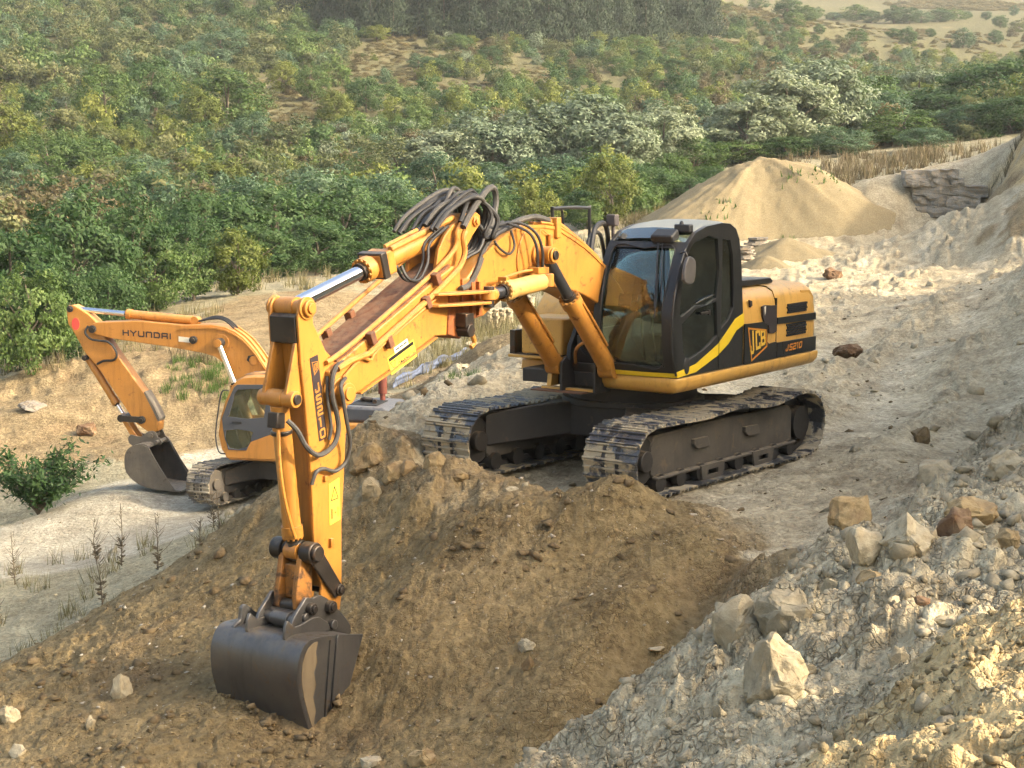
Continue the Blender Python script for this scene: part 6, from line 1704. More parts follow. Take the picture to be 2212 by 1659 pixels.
TR = [trunk_mesh(s) for s in (1, 2, 3)]
CTR = [trunk_mesh(9, .98, .012, 0)]
KIND = {
 'A': ([crown(s, 'round', 96, 110, .019, .42, 'leaf_dark', .03, .125, .5) for s in (21, 22, 23)], 'dark green leafy tree', 'dark green leafy trees'),
 'M': ([crown(s, 'round', 80, 90, .020, .5, 'leaf_mid', .06, .125) for s in (31, 32)], 'mid green bushy tree', 'mid green bushy trees'),
 'Y': ([crown(s, 'round', 80, 90, .020, .55, 'leaf_yellow', .05, .12) for s in (41, 42)], 'yellow-green bushy tree', 'yellow-green bushy trees'),
 'S': ([crown(s, 'tall', 84, 105, .019, .45, 'leaf_silver', .08, .115) for s in (51, 52, 53)], 'silvery white-leaved tree', 'silvery white-leaved trees'),
 'T': ([crown(s, 'tall', 120, 46, .018, .4, 'leaf_olive', .08, .13) for s in (61,)], 'thin grey-olive tree', 'thin grey-olive trees'),
 'G': ([crown(s, 'round', 84, 100, .019, .45, 'leaf_bluish', .06, .125, .3) for s in (71, 72)], 'blue-green leafy tree', 'blue-green leafy trees'),
 'O': ([crown(s, 'dome', 70, 80, .024, .5, 'leaf_olive', .02, .13) for s in (81, 82)], 'olive green shrub-like tree', 'olive green shrub-like trees'),
 'C': ([crown(s, 'cone', 260, 44, .019, .38, 'leaf_conifer', .02, .13) for s in (91, 92)], 'tall dark conifer', 'dark conifers on the skyline'),
}
ORD = ['first', 'second', 'third', 'fourth', 'fifth', 'sixth', 'seventh', 'eighth', 'ninth', 'tenth', 'eleventh', 'twelfth', 'thirteenth', 'fourteenth', 'fifteenth', 'sixteenth', 'seventeenth', 'eighteenth', 'nineteenth', 'twentieth']
def ordinal(i):
    if i < 20: return ORD[i]
    t = {2: 'twenty', 3: 'thirty', 4: 'forty'}[(i + 1) // 10]; r = (i + 1) % 10
    return t + '-' + ORD[r - 1] if r else {2: 'twentieth', 3: 'thirtieth', 4: 'fortieth'}[(i + 1) // 10]
def plant_trees():
    rs = random.Random(8)
    WHERE = [(67, 'in the nearest wood'), (107, 'in the middle tree belt'), (160, 'at the foot of the hill'), (330, 'on the hillside'), (9999, 'on the far upland')]
    buck = {}
    for t in TREES:
        k = t[0]; b = next(w for lim, w in WHERE if t[2] < lim)
        if k == 'C': b = 'on the hilltop'
        buck.setdefault((k, b), []).append(t)
    for (k, b), lst in buck.items():
        lst.sort(key=lambda t: t[1] / t[2]); meshes, desc, grp = KIND[k]
        for i, (kk, x, y, z, h, w) in enumerate(lst):
            nm = {'C': 'conifer_tree', 'S': 'silver_tree', 'O': 'shrub_tree'}.get(k, 'leafy_tree')
            e = empty(nm, (x, y, z - .05), rs.uniform(0, 6.28)); e.scale = (w * 1.12, w * 1.12, h * 1.06)
            lab = ('only ' if len(lst) == 1 else ordinal(i) + ' ') + desc + ('' if len(lst) == 1 else ' from the left') + ' ' + b
            tag(e, lab, 'tree', grp + ' ' + b if k != 'C' else grp)
            o = bpy.data.objects.new('trunk', rs.choice(CTR if k == 'C' else TR)); link(o, e)
            c = bpy.data.objects.new('crown', rs.choice(meshes)); link(c, e); c.rotation_euler = (0, 0, rs.uniform(0, 6.28))
plant_trees()

# the scrub that covers the hill: instances scattered on points
def scatter(name, label, cat, pts, kinds, scl, rot, protos, kind='stuff'):
    me = bpy.data.meshes.new(name); me.vertices.add(len(pts)); me.vertices.foreach_set('co', np.asarray(pts, np.float32).ravel())
    for nm, typ, data in (('pick', 'INT', np.asarray(kinds, np.int32)), ('turn', 'FLOAT_VECTOR', np.asarray(rot, np.float32)), ('size', 'FLOAT_VECTOR', np.asarray(scl, np.float32))):
        a = me.attributes.new(nm, typ, 'POINT'); a.data.foreach_set('value' if typ == 'INT' else 'vector', data.ravel())
    coll = bpy.data.collections.new(name + '_kinds')
    for i, pm in enumerate(protos):
        po = bpy.data.objects.new('%s_kind_%02d' % (name, i), pm); coll.objects.link(po)
    o = bpy.data.objects.new(name, me); link(o); tag(o, label, cat, None, kind)
    ng = bpy.data.node_groups.new(name, 'GeometryNodeTree'); ng.interface.new_socket('Geometry', in_out='INPUT', socket_type='NodeSocketGeometry'); ng.interface.new_socket('Geometry', in_out='OUTPUT', socket_type='NodeSocketGeometry')
    N = ng.nodes.new; gi = N('NodeGroupInput'); go = N('NodeGroupOutput'); ci = N('GeometryNodeCollectionInfo'); ci.inputs['Collection'].default_value = coll; ci.inputs['Separate Children'].default_value = True; ci.inputs['Reset Children'].default_value = True
    ip = N('GeometryNodeInstanceOnPoints'); ip.inputs['Pick Instance'].default_value = True
    def attr(nm, t): a = N('GeometryNodeInputNamedAttribute'); a.data_type = t; a.inputs['Name'].default_value = nm; return a.outputs['Attribute']
    er = N('FunctionNodeEulerToRotation'); L = ng.links.new
    L(gi.outputs[0], ip.inputs['Points']); L(ci.outputs[0], ip.inputs['Instance']); L(attr('pick', 'INT'), ip.inputs['Instance Index']); L(attr('turn', 'FLOAT_VECTOR'), er.inputs[0]); L(er.outputs[0], ip.inputs['Rotation']); L(attr('size', 'FLOAT_VECTOR'), ip.inputs['Scale']); L(ip.outputs[0], go.inputs[0])
    md = o.modifiers.new('scatter', 'NODES'); md.node_group = ng
    return o
def scrub():
    rs = np.random.RandomState(4); N = 6600
    th = rs.uniform(-.42, .46, N); r = np.exp(rs.uniform(math.log(92), math.log(430), N)); X = np.sin(th) * r; Y = np.cos(th) * r
    keep = np.ones(N, bool)
    for cx, cy, rx, ry in CLEARINGS: keep &= ~((((X - cx) / rx) ** 2 + ((Y - cy) / ry) ** 2 < 1) & (rs.rand(N) > .22))
    small = np.zeros(N, bool)
    for cx, cy, rx, ry in CLEARINGS: small |= (((X - cx) / rx) ** 2 + ((Y - cy) / ry) ** 2 < 1)
    u = X / Y
    keep &= ~((u > .09) & (Y < 125)); keep &= ~((Y > 330) & (rs.rand(N) > .75))
    X2 = []; n2 = 1300; th = rs.uniform(.10, .42, n2); r = np.exp(rs.uniform(math.log(170), math.log(430), n2)); ex = np.sin(th) * r; ey = np.cos(th) * r; ok = np.ones(n2, bool)
    for cx, cy, rx, ry in CLEARINGS: ok &= ~(((ex - cx) / rx) ** 2 + ((ey - cy) / ry) ** 2 < 1)
    X = np.concatenate([X, ex]); Y = np.concatenate([Y, ey]); keep = np.concatenate([keep, ok]); small = np.concatenate([small, np.zeros(n2, bool)])
    small = small[keep]; X = X[keep]; Y = Y[keep]; Z = base_height(X, Y); u = X / Y; n = fbm(X * .03, Y * .03, 3, 5); K = []; S = []; R = []
    for i in range(len(X)):
        wood = u[i] < -.10 and Y[i] > 205
        if wood: k = rs.choice([0, 0, 0, 1, 2, 5])
        elif n[i] > .15: k = rs.choice([0, 1, 1, 3, 3, 2])
        elif n[i] < -.15: k = rs.choice([4, 4, 0, 0, 2, 5])
        else: k = rs.choice([0, 0, 1, 2, 4, 3, 5, 6])
        s = rs.choice([1.0, 1.0, 1.0, 1.5]) * rs.uniform(1.4, 3.4) if Y[i] < 260 else rs.uniform(2.2, 4.5)
        if wood: s *= 1.5
        if u[i] > .12 and Y[i] > 280: s *= .85
        if small[i]: s *= .55; k = rs.choice([4, 0, 4, 3])
        h = s * rs.uniform(.65, 1.15); K.append(k); S.append((s, s, h)); R.append((0, 0, rs.uniform(0, 6.28)))
    pr = [crown(101 + i, 'dome', 34, 52, .036, .5, m, .0, .17) for i, m in enumerate(('leaf_olive', 'leaf_mid', 'leaf_dark', 'leaf_yellow', 'leaf_brown', 'leaf_bluish', 'leaf_silver', 'dry_grass'))]
    for cx, cy, rx, ry in CLEARINGS:
        n_ = int(min(420, 9 + rx * ry * 1.6)); a = rs.uniform(0, 6.283, n_); q = np.sqrt(rs.uniform(0, 1, n_)) * 1.05; gx = cx + rx * q * np.cos(a); gy = cy + ry * q * np.sin(a)
        X = np.concatenate([X, gx]); Y = np.concatenate([Y, gy]); Z = np.concatenate([Z, base_height(gx, gy)])
        for i in range(n_): s = rs.uniform(.5, 1.6) * max(1, cy / 260); K.append(7 if rs.rand() > .12 else 4); S.append((s * 1.3, s * 1.3, s * rs.uniform(.3, .55))); R.append((0, 0, rs.uniform(0, 6.28)))
    scatter('hillside_scrub', 'mixed green and brown scrub covering the far hillside', 'scrub', np.stack([X, Y, Z - .1], 1), K, S, R, pr)
scrub()

# grasses: thin blades in one sheet per kind
def blades(name, label, cat, mat, patches, seed, width=.012):
    rs = np.random.RandomState(seed); V = []; T = []
    for (cx, cy, rx, ry, n, h0, h1) in patches:
        ncl = max(3, n // 26); ca = rs.uniform(0, 6.283, ncl); cr = np.sqrt(rs.uniform(0, 1, ncl)); px = cx + rx * cr * np.cos(ca); py = cy + ry * cr * np.sin(ca)
        k = rs.randint(0, ncl, n); sp = .16 * max(h1, .5); x = px[k] + rs.normal(size=n) * sp; y = py[k] + rs.normal(size=n) * sp; z = height(x, y) - .02
        h = rs.uniform(h0, h1, n); a = rs.uniform(0, 6.283, n); ln = rs.uniform(.05, .5, n) * h; w = width * .55 * (.6 + h * 1.2) * max(1, math.hypot(cx, cy) / 40)
        dx = np.cos(a); dy = np.sin(a); b = rs.uniform(0, 6.283, n)
        p0 = np.stack([x - np.cos(b) * w, y - np.sin(b) * w, z], 1); p1 = np.stack([x + np.cos(b) * w, y + np.sin(b) * w, z], 1); p2 = np.stack([x + dx * ln, y + dy * ln, z + h], 1)
        V.append(np.stack([p0, p1, p2], 1).reshape(-1, 3)); T.append(np.repeat(rs.uniform(0, 1, n), 3))
    V = np.concatenate(V); me = np_mesh(name, V, np.arange(len(V)).reshape(-1, 3), mat, np.concatenate(T)); o = bpy.data.objects.new(name, me); link(o); tag(o, label, cat, None, 'stuff'); return o
blades('dry_grass', 'pale dry grass and weeds growing round the pallets and along the track', 'grass', 'dry_grass', [
    (-.5, 52, 2.6, 8, 2600, .25, .7), (-2.6, 44, 2.0, 4, 1300, .2, .6), (1.5, 62, 4, 6, 1800, .3, .8), (4.5, 76, 4.5, 6, 1800, .3, .9), (8, 92, 3, 5, 900, .4, 1.0),
    (-12.0, 55, 2, 3, 500, .25, .7), (-9.5, 66, 4, 3, 700, .3, .8), (-13.5, 50, 3, 4, 800, .3, .7), (-6, 24, 2.2, 3.5, 500, .12, .4), (-7.6, 26.5, 1.8, 3, 350, .12, .45), (-3.6, 23, 1.2, 2, 240, .12, .4), (-5.2, 21, 1.5, 2, 260, .1, .35), (-2.0, 48, 1.2, 6, 800, .2, .6)], 7)
blades('rusty_grass', 'tall reddish brown dry grass behind the pale sand heap', 'grass', 'rusty_grass', [(24, 114, 7, 7, 2400, .3, 1.2), (29, 112, 6, 6, 1700, .3, 1.2), (20.5, 112, 4, 5, 800, .3, 1.0), (8.4, 90, 2, 3, 500, .4, .9), (28.5, 86, 2.5, 2, 500, .3, .8), (27, 80, 2, 2, 260, .2, .6), (-9.2, 47.5, 1.2, 1.6, 420, .3, .8), (-1.5, 55, 1.5, 5, 600, .3, .8)], 8)
blades('green_weeds', 'low green weeds on the bank behind the orange excavator', 'weeds', 'green_weed', [(-8.9, 44.2, .9, .8, 800, .12, .34), (-8.4, 45.3, .6, .8, 500, .1, .3), (-9.6, 46, .8, .6, 400, .1, .3), (-7.6, 43.4, .5, .5, 300, .1, .3), (-4.4, 20.6, .9, .6, 260, .05, .14), (-3.8, 21.8, .6, .5, 160, .05, .12), (-.6, 47, .9, 1.6, 260, .08, .25), (15.0, 83.5, .7, .5, 160, .1, .3), (-.8, 24.3, .5, .4, 120, .06, .18)], 9, .016)
# broad-leaved shrub in the hollow on the left
def leafy_shrub():
    rs = np.random.RandomState(6); x0, y0 = -10.3, 33.6; z0 = float(base_height(np.array([x0]), np.array([y0]))[0])
    root = empty('leafy_shrub', (x0, y0, z0)); tag(root, 'low green shrub with long drooping leaflets at the edge of the pale gravel', 'shrub')
    st = MB(); P = []; O = []
    for k in range(46):
        a = rs.uniform(0, 6.283); L = rs.uniform(.8, 1.75); tip = Vector((math.cos(a) * L * rs.uniform(.45, 1.05), math.sin(a) * L * rs.uniform(.35, .8), L * rs.uniform(.55, 1.0))); mid = tip * .5 + Vector((0, 0, .22 * L)); st.tube([(0, 0, 0), mid, tip], (.016, .005), 5, 3)
        for j in range(80):
            t = rs.uniform(.25, 1.05); p = (mid * 2 * t * (1 - t) + tip * t * t * 1.0) if False else Vector((0, 0, 0)).lerp(mid, min(1, t * 2)) if t < .5 else mid.lerp(tip, (t - .5) * 2)
            d = rs.normal(size=3) * .09; P.append((p.x + d[0], p.y + d[1], max(.03, p.z + d[2]))); O.append((d[0], d[1], abs(d[2]) + .03))
    st.build('stem', 'bark', root)
    P = np.array(P); O = np.array(O); O /= np.linalg.norm(O, axis=1)[:, None]
    co, q, col = leaves(rs, P, O, .085, .30, np.clip(rs.uniform(.1, .95, len(P)), 0, 1), 1.0); o = bpy.data.objects.new('foliage', np_mesh('foliage', co, q, 'leaf_dark', col)); link(o, root)
leafy_shrub()
# dead weed stalks standing on the weedy ground
def dead_weeds():
    rs = random.Random(12)
    spots = [(-8.6, 26.6, .95), (-8.05, 24.0, .85), (-7.6, 28.2, .8), (-6.75, 26.6, 1.1), (-6.3, 23.6, .8), (-5.75, 25.0, .95), (-5.3, 27.4, .7), (-4.2, 22.3, .8), (-4.95, 24.6, .6)]
    spots.sort(key=lambda s: s[0] / s[1])
    for i, (x, y, h) in enumerate(spots):
        z = float(height(np.array([x]), np.array([y]))[0]); m = MB(); m.tube([(0, 0, -.04), (rs.uniform(-.05, .05), 0, h * .5), (rs.uniform(-.1, .1), rs.uniform(-.05, .05), h)], (.012, .004), 5, 3)
        for k in range(22):
            zz = rs.uniform(.2, .95) * h; a = rs.uniform(0, 6.28); L = rs.uniform(.08, .3) * (1.15 - zz / h); m.tube([(0, 0, zz), (math.cos(a) * L * .6, math.sin(a) * L * .6, zz + L * .6), (math.cos(a) * L, math.sin(a) * L, zz + L * 1.15)], (.005, .002), 4, 2)
        for k in range(26):
            zz = rs.uniform(.03, .45) * h; a = rs.uniform(0, 6.28); L = rs.uniform(.02, .07); m.obox((math.cos(a) * L, math.sin(a) * L, zz), (math.cos(a), math.sin(a), .6), (0, 0, 1), (1, 0, 0), .03, .004, .016)
        o = m.build('dead_weed', 'dead_stem'); o.location = (x, y, z); o.rotation_euler = (rs.uniform(-.06, .06), rs.uniform(-.06, .06), rs.uniform(0, 6))
        tag(o, ordinal(i) + ' thin dead weed stalk from the left on the weedy slope', 'weed', 'dead weed stalks on the lower slope')
dead_weeds()
# single rocks: x, y, width, height, depth ratio, material, label
ROCKS = [(1.37, 9.35, 0.289, 0.302, 0.9, 'rock_grey', 'large pale block nearest the pit on the rubble edge, left of its twin'),
(1.63, 9.2, 0.338, 0.284, 0.9, 'rock_grey', 'large flat-sided pale block right of the one at the pit edge'),
(2.56, 10.0, 0.329, 0.271, 1.0, 'rock_grey', 'round pale boulder beside the brown rock with a dark hollow under it'),
(2.32, 10.1, 0.238, 0.238, 1.0, 'rock_grey', 'dull boulder just left of the round pale boulder on the rubble bank'),
(2.9, 10.1, 0.223, 0.238, 0.8, 'rock_brown', 'rust brown wedge-shaped rock on the rubble bank'),
(1.31, 7.6, 0.313, 0.335, 0.8, 'rock_grey', 'pale jagged boulder with a sunlit top in the right foreground'),
(2.19, 9.3, 0.219, 0.137, 1.0, 'rock_tan', 'tan boulder below the round pale boulder on the rubble bank'),
(2.05, 9.9, 0.122, 0.175, 0.7, 'rock_grey', 'thin upright pale slab standing in the rubble bank'),
(2.27, 8.0, 0.176, 0.066, 0.8, 'rock_grey', 'flat pale stone lying on the grey gravel slope'),
(2.19, 8.2, 0.092, 0.082, 1.0, 'rock_brown', 'small dark stone left of the flat pale stone on gravel slope'),
(2.06, 8.3, 0.088, 0.098, 0.9, 'rock_grey', 'small pale stone below the round boulder on gravel slope'),
(1.92, 7.6, 0.101, 0.123, 0.8, 'rock_grey', 'narrow pale stone half sunk in the grey gravel slope'),
(1.59, 8.2, 0.096, 0.084, 1.0, 'rock_grey', 'small chalky stone between the two big blocks and the gravel slope'),
(4.02, 14.6, 0.386, 0.266, 1.0, 'rock_grey', 'broad pale boulder on the far end of the rubble bank'),
(3.34, 11.3, 0.366, 0.199, 1.0, 'rock_tan', 'long tan block on the rubble bank near the right edge'),
(3.39, 10.6, 0.187, 0.156, 1.0, 'rock_tan', 'tan stone close to the right edge of the rubble bank'),
(4.35, 13.6, 0.38, 0.28, 1.0, 'rock_grey', 'whitish boulder at the right edge above the tan block'),
(2.82, 12.9, 0.341, 0.323, 0.9, 'rock_tan', 'ochre lump of clay on the rubble crest beside the bench'),
(3.25, 13.2, 0.163, 0.132, 1.0, 'rock_grey', 'flat stone on the rubble crest above the ochre lump'),
(3.37, 12.6, 0.148, 0.111, 1.0, 'rock_grey', 'small grey stone by a dark hole in the rubble bank'),
(-3.67, 14.3, 0.202, 0.244, 0.6, 'rock_grey', 'pale slab stuck in the soil slope left of the bucket'),
(-4.73, 14.3, 0.202, 0.177, 0.9, 'rock_grey', 'whitish stone at the left edge of the soil slope'),
(-3.78, 13.6, 0.088, 0.144, 0.9, 'rock_grey', 'small upright stone on the soil slope at lower left'),
(-4.34, 13.3, 0.149, 0.102, 1.0, 'rock_grey', 'grey stone low on the left edge of the soil slope'),
(-0.72, 12.15, 0.222, 0.143, 0.9, 'rock_tan', 'brown block half buried below the bucket, right of a pale flake'),
(-1.14, 12.25, 0.166, 0.079, 0.8, 'slab_pale', 'pale flake lying on the soil below the bucket'),
(0.13, 13.4, 0.166, 0.102, 0.9, 'rock_grey', 'grey stone in the middle of the soil mound'),
(0.14, 13.1, 0.108, 0.139, 0.8, 'stone_soil', 'wedge of soil below the grey stone on the mound'),
(1.24, 13.2, 0.148, 0.054, 0.7, 'slab_pale', 'thin pale chip high on the right of the mound'),
(0.0, 16.3, 0.211, 0.086, 0.7, 'slab_pale', 'yellow flat stone between the mound and the far track'),
(-1.57, 17.2, 0.263, 0.253, 0.9, 'rock_grey', 'blue-grey block at the foot of the rock heap behind the stick'),
(-1.3, 17.3, 0.305, 0.254, 0.9, 'rock_tan', 'ochre block in the rock heap behind the stick'),
(-1.68, 17.8, 0.393, 0.314, 0.9, 'rock_tan', 'large yellowish block on top of the rock heap'),
(-1.16, 17.2, 0.172, 0.172, 0.9, 'rock_tan', 'small ochre block between heap and far track'),
(-0.58, 16.8, 0.217, 0.119, 0.9, 'rock_tan', 'orange-stained clod at the front of the far track'),
(-0.85, 17.1, 0.251, 0.181, 0.9, 'rock_tan', 'yellow clod at the front of the far track'),
(-11.33, 41.5, 0.513, 0.342, 0.8, 'rock_brown', 'dark brown block lying on the sandy bank at far left'),
(-13.23, 43.0, 0.759, 0.253, 0.8, 'slab_grey', 'flat grey rock shelf in the sandy bank at far left'),
(4.67, 18.6, 0.142, 0.088, 1.0, 'rock_grey', 'grey stone beside the near track on the bench'),
(6.32, 29.5, 0.521, 0.26, 0.9, 'rock_brown', 'dark clod on the bench behind the counterweight'),
(4.32, 19.5, 0.172, 0.103, 1.0, 'rock_grey', 'small grey stone on the bench behind the near track'),
(5.39, 20.5, 0.253, 0.241, 1.0, 'stone_soil', 'brown clod on the bench close to the rubble bank'),
(7.79, 33.0, 0.534, 0.252, 1.0, 'rock_grey', 'pale stone on the bench in the middle distance'),
(12.21, 60.0, 0.706, 0.459, 1.0, 'rock_brown', 'dark boulder on the bench in front of the sand heap')]
# ---------------------------------------------------------------- rocks, stones, heaps, pallets
def rock_mesh(seed, mat, sub=2, rough=.05, npts=16):
    rs = random.Random(seed); bm = bmesh.new()
    for k in range(npts):
        v = Vector((rs.gauss(0, 1), rs.gauss(0, 1), rs.gauss(0, 1))).normalized() * rs.uniform(.42, .55); bm.verts.new(v)
    h = bmesh.ops.convex_hull(bm, input=bm.verts[:]); junk = [g for g in h['geom_interior'] if isinstance(g, bmesh.types.BMVert)]
    if junk: bmesh.ops.delete(bm, geom=junk, context='VERTS')
    if sub:
        bmesh.ops.bevel(bm, geom=bm.edges[:], offset=.03, segments=1, affect='EDGES', clamp_overlap=True)
        bmesh.ops.triangulate(bm, faces=bm.faces[:])
        bmesh.ops.subdivide_edges(bm, edges=bm.edges[:], cuts=sub, use_grid_fill=True)
        P = np.array([v.co[:] for v in bm.verts]); nn = fbm(P[:, 0] * 5 + seed, P[:, 1] * 5 + P[:, 2] * 3, 4, seed) + .6 * fbm(P[:, 2] * 9 + seed, P[:, 0] * 9 - P[:, 1] * 4, 3, seed + 3)
        for v, n in zip(bm.verts, nn): v.co += v.co.normalized() * (n * rough)
    me = bpy.data.meshes.new('rock'); bm.to_mesh(me); bm.free()
    lo = [min(v.co[i] for v in me.vertices) for i in range(3)]; hi = [max(v.co[i] for v in me.vertices) for i in range(3)]
    for v in me.vertices: v.co = [(v.co[i] - (lo[i] + hi[i]) / 2) / (hi[i] - lo[i]) for i in range(3)]
    me.polygons.foreach_set('use_smooth', [True] * len(me.polygons)); me.set_sharp_from_angle(angle=math.radians(34)); me.materials.append(MATS[mat]); return me
_rx = np.array([r[0] for r in ROCKS]); _ry = np.array([r[1] for r in ROCKS]); _rz = base_height(_rx, _ry) + .8 * detail(_rx, _ry, zones(_rx, _ry))
for k, (x, y, w, h, dr, mat, lab) in enumerate(ROCKS):
    flat = h < .6 * w
    o = bpy.data.objects.new('slab_stone' if 'slab' in mat else 'boulder', rock_mesh(200 + k, mat, 4 if w > .3 else 2 if w > .15 else 1, .09, 34 if w > .15 else 18)); link(o)
    o.scale = (w * 1.08, w * dr * 1.08, h * 1.25); o.location = (x, y, float(_rz[k]) + h * .26); o.rotation_euler = (.12 * math.sin(k * 2.1), .12 * math.cos(k * 1.7), .3 * math.sin(k * 3.3))
    tag(o, lab, 'rock')

def stones(name, label, mat, n, seed, zone_w, smin, smax, th=(-.33, .36), rr=(4.6, 42), power=2.6, flat=.65):
    """pebbles and clods lying on the ground, joined: too many to count"""
    rs = np.random.RandomState(seed); m = n * 6
    t = rs.uniform(th[0], th[1], m); r = np.exp(rs.uniform(math.log(rr[0]), math.log(rr[1]), m)); X = np.sin(t) * r; Y = np.cos(t) * r; Zn = zones(X, Y)
    p = sum(Zn[..., _TYPES.index(k)] * w for k, w in zone_w.items()) * (.35 + .65 * (fbm(X * .8, Y * .8, 3, seed) > .05)); keep = np.where(rs.rand(m) < p)[0][:n]
    X = X[keep]; Y = Y[keep]; Z = base_height(X, Y) + detail(X, Y, Zn[keep]); k = len(X)
    s = smin * (smax / smin) ** (rs.rand(k) ** power) * np.clip(np.hypot(X, Y) / 11, .7, 2.2) ** (1 if rr[1] < 60 else 0)
    protos = []
    for q in range(6):
        me = rock_mesh(900 + q + seed, mat, 0, 0, 11); v = np.array([p_.co[:] for p_ in me.vertices]); me.calc_loop_triangles(); f = np.array([l.vertices[:] for l in me.loop_triangles]); protos.append((v, f)); bpy.data.meshes.remove(me)
    V = []; F = []; off = 0
    for i in range(k):
        v, f = protos[i % 6]; a = rs.uniform(0, 6.283); c, sn = math.cos(a), math.sin(a); tilt = rs.uniform(-.5, .5)
        w = v * np.array([s[i] * rs.uniform(.8, 1.4), s[i], s[i] * rs.uniform(.4, 1.0) * flat * 1.3]); w = np.stack([w[:, 0] * c - w[:, 1] * sn, w[:, 0] * sn + w[:, 1] * c, w[:, 2] + tilt * w[:, 0] * .6], 1) + np.array([X[i], Y[i], Z[i] + s[i] * .05])
        V.append(w); F.append(f + off); off += len(v)
    me = np_mesh(name, np.concatenate(V), np.concatenate(F), mat); o = bpy.data.objects.new(name, me); link(o); tag(o, label, 'stones', None, 'stuff')
stones('loose_stones', 'pale loose stones strewn over the rubble bank and the bench', 'rock_grey', 4600, 1, {'R': 1., 'G': .05, 'W': .05, 'D': .14, 'P': .02}, .012, .15, power=3.0, flat=.95)
stones('soil_clods', 'brown clods and stones rolled down the fresh soil', 'stone_soil', 2600, 2, {'B': 1., 'D': .25, 'G': .06}, .018, .11, power=3.2)
stones('stone_chips', 'small whitish stone chips scattered in the brown soil', 'stone_pale', 1500, 3, {'B': .9, 'R': .5, 'G': .2, 'D': .5}, .012, .045, power=1.5)
stones('bench_stones', 'stones and clods lying about the far bench', 'rock_grey', 320, 5, {'G': 1., 'S': .5, 'D': .25}, .06, .32, th=(-.05, .36), rr=(24, 95), power=3.2)
stones('sandy_clods', 'yellow crumbs of sandy earth on the sunlit foreground bank', 'sand_pale', 2200, 4, {'S': 1.}, .012, .075, th=(.08, .42), rr=(4.2, 9), power=2.0, flat=.8)

def bucket_clods():
    rs = random.Random(41); ya = 4.05662 + .0551; V = []; F = []; off = 0; me = rock_mesh(77, 'stone_soil', 0, 0, 12); v0 = np.array([p.co[:] for p in me.vertices]); me.calc_loop_triangles(); f0 = np.array([l.vertices[:] for l in me.loop_triangles]); bpy.data.meshes.remove(me)
    for k in range(70):
        ym = rs.uniform(-.75, .75); xm = rs.gauss(6.62, .12) if rs.random() < .7 else rs.uniform(5.9, 6.7); s = .02 + .11 * rs.random() ** 2.5
        if abs(ym) > .5: xm = rs.uniform(5.9, 6.75)
        X = 1.474 + xm * math.cos(ya) - ym * math.sin(ya); Y = 19.023 + xm * math.sin(ya) + ym * math.cos(ya); z = float(base_height(np.array([X]), np.array([Y]))[0]); a = rs.uniform(0, 6.28); w = v0 * np.array([s, s * rs.uniform(.7, 1.2), s * rs.uniform(.5, .9)])
        V.append(np.stack([w[:, 0] * math.cos(a) - w[:, 1] * math.sin(a), w[:, 0] * math.sin(a) + w[:, 1] * math.cos(a), w[:, 2]], 1) + np.array([X, Y, z + s * .15 + rs.uniform(0, .02)])); F.append(f0 + off); off += len(v0)
    o = bpy.data.objects.new('bucket_clods', np_mesh('bucket_clods', np.concatenate(V), np.concatenate(F), 'stone_soil')); link(o); tag(o, 'loose brown clods heaped round the foot of the large bucket', 'clods', None, 'stuff')
bucket_clods()
# pale sand heap behind the bench
def heap(name, label, cx, cy, rx, ry, h, mat, seed, off=(0, 0), n=90):
    g = np.linspace(-1.25, 1.25, n); U, V = np.meshgrid(g, g); X = cx + U * rx; Y = cy + V * ry; ang = np.arctan2(V, U)
    d = np.sqrt((U - off[0] * (1 - np.hypot(U, V)).clip(0)) ** 2 + (V - off[1]) ** 2 * 1.0) / (1 + .10 * np.sin(3 * ang + seed) + .07 * np.sin(5 * ang))
    z = h * (1.02 - np.sqrt(d * d + .028)) / (1.02 - math.sqrt(.028)); e_ = np.clip(z / h, -.2, 1); z = h * np.where(e_ > 0, e_ ** 1.12, e_)
    rill = fbm(ang * 9, d * 1.2, 3, seed); z = z + .16 * rill * np.clip(1 - d, 0, .5) * 2 * (h / 4) + .22 * (h / 4) * fbm(X * .7, Y * .7, 4, seed + 1) * np.clip(1.1 - d, 0, 1) + .05 * fbm(X * 3, Y * 3, 3, seed + 2)
    b = base_height(X, Y); base = np.minimum(b, b.mean() + .4); Z = np.where(d < 1.02, np.maximum(base + z, b - .25), b - .35 * (d - 1.0).clip(0) * 4 - .1)
    co = np.stack([X, Y, Z], -1).reshape(-1, 3); i = np.arange(n - 1)[:, None] * n + np.arange(n - 1)[None]; q = np.stack([i, i + 1, i + n + 1, i + n], -1).reshape(-1, 4)
    o = bpy.data.objects.new(name, np_mesh(name, co, q, mat, None, True)); link(o); tag(o, label, 'heap'); return o
heap('sand_heap', 'tall pale sand heap with green tufts behind the black cab', 13.7, 88, 7.8, 5.5, 4.05, 'sand_pale', 3, (-.05, 0), 130)
heap('sand_heap', 'low spread of pale sand at the left foot of the tall heap', 10.3, 86, 3.4, 3.0, 1.5, 'sand_pale', 5, (0, 0), 60)
heap('sand_heap', 'small yellow sand pile on the bench behind the cab', 10.6, 66, 1.5, 1.2, .62, 'sand_pale', 6, (0, 0), 40)
heap('sand_heap', 'low pale sand pile right of the slab stack', 13.2, 76, 2.4, 1.8, .9, 'sand_pale', 7, (0, 0), 40)
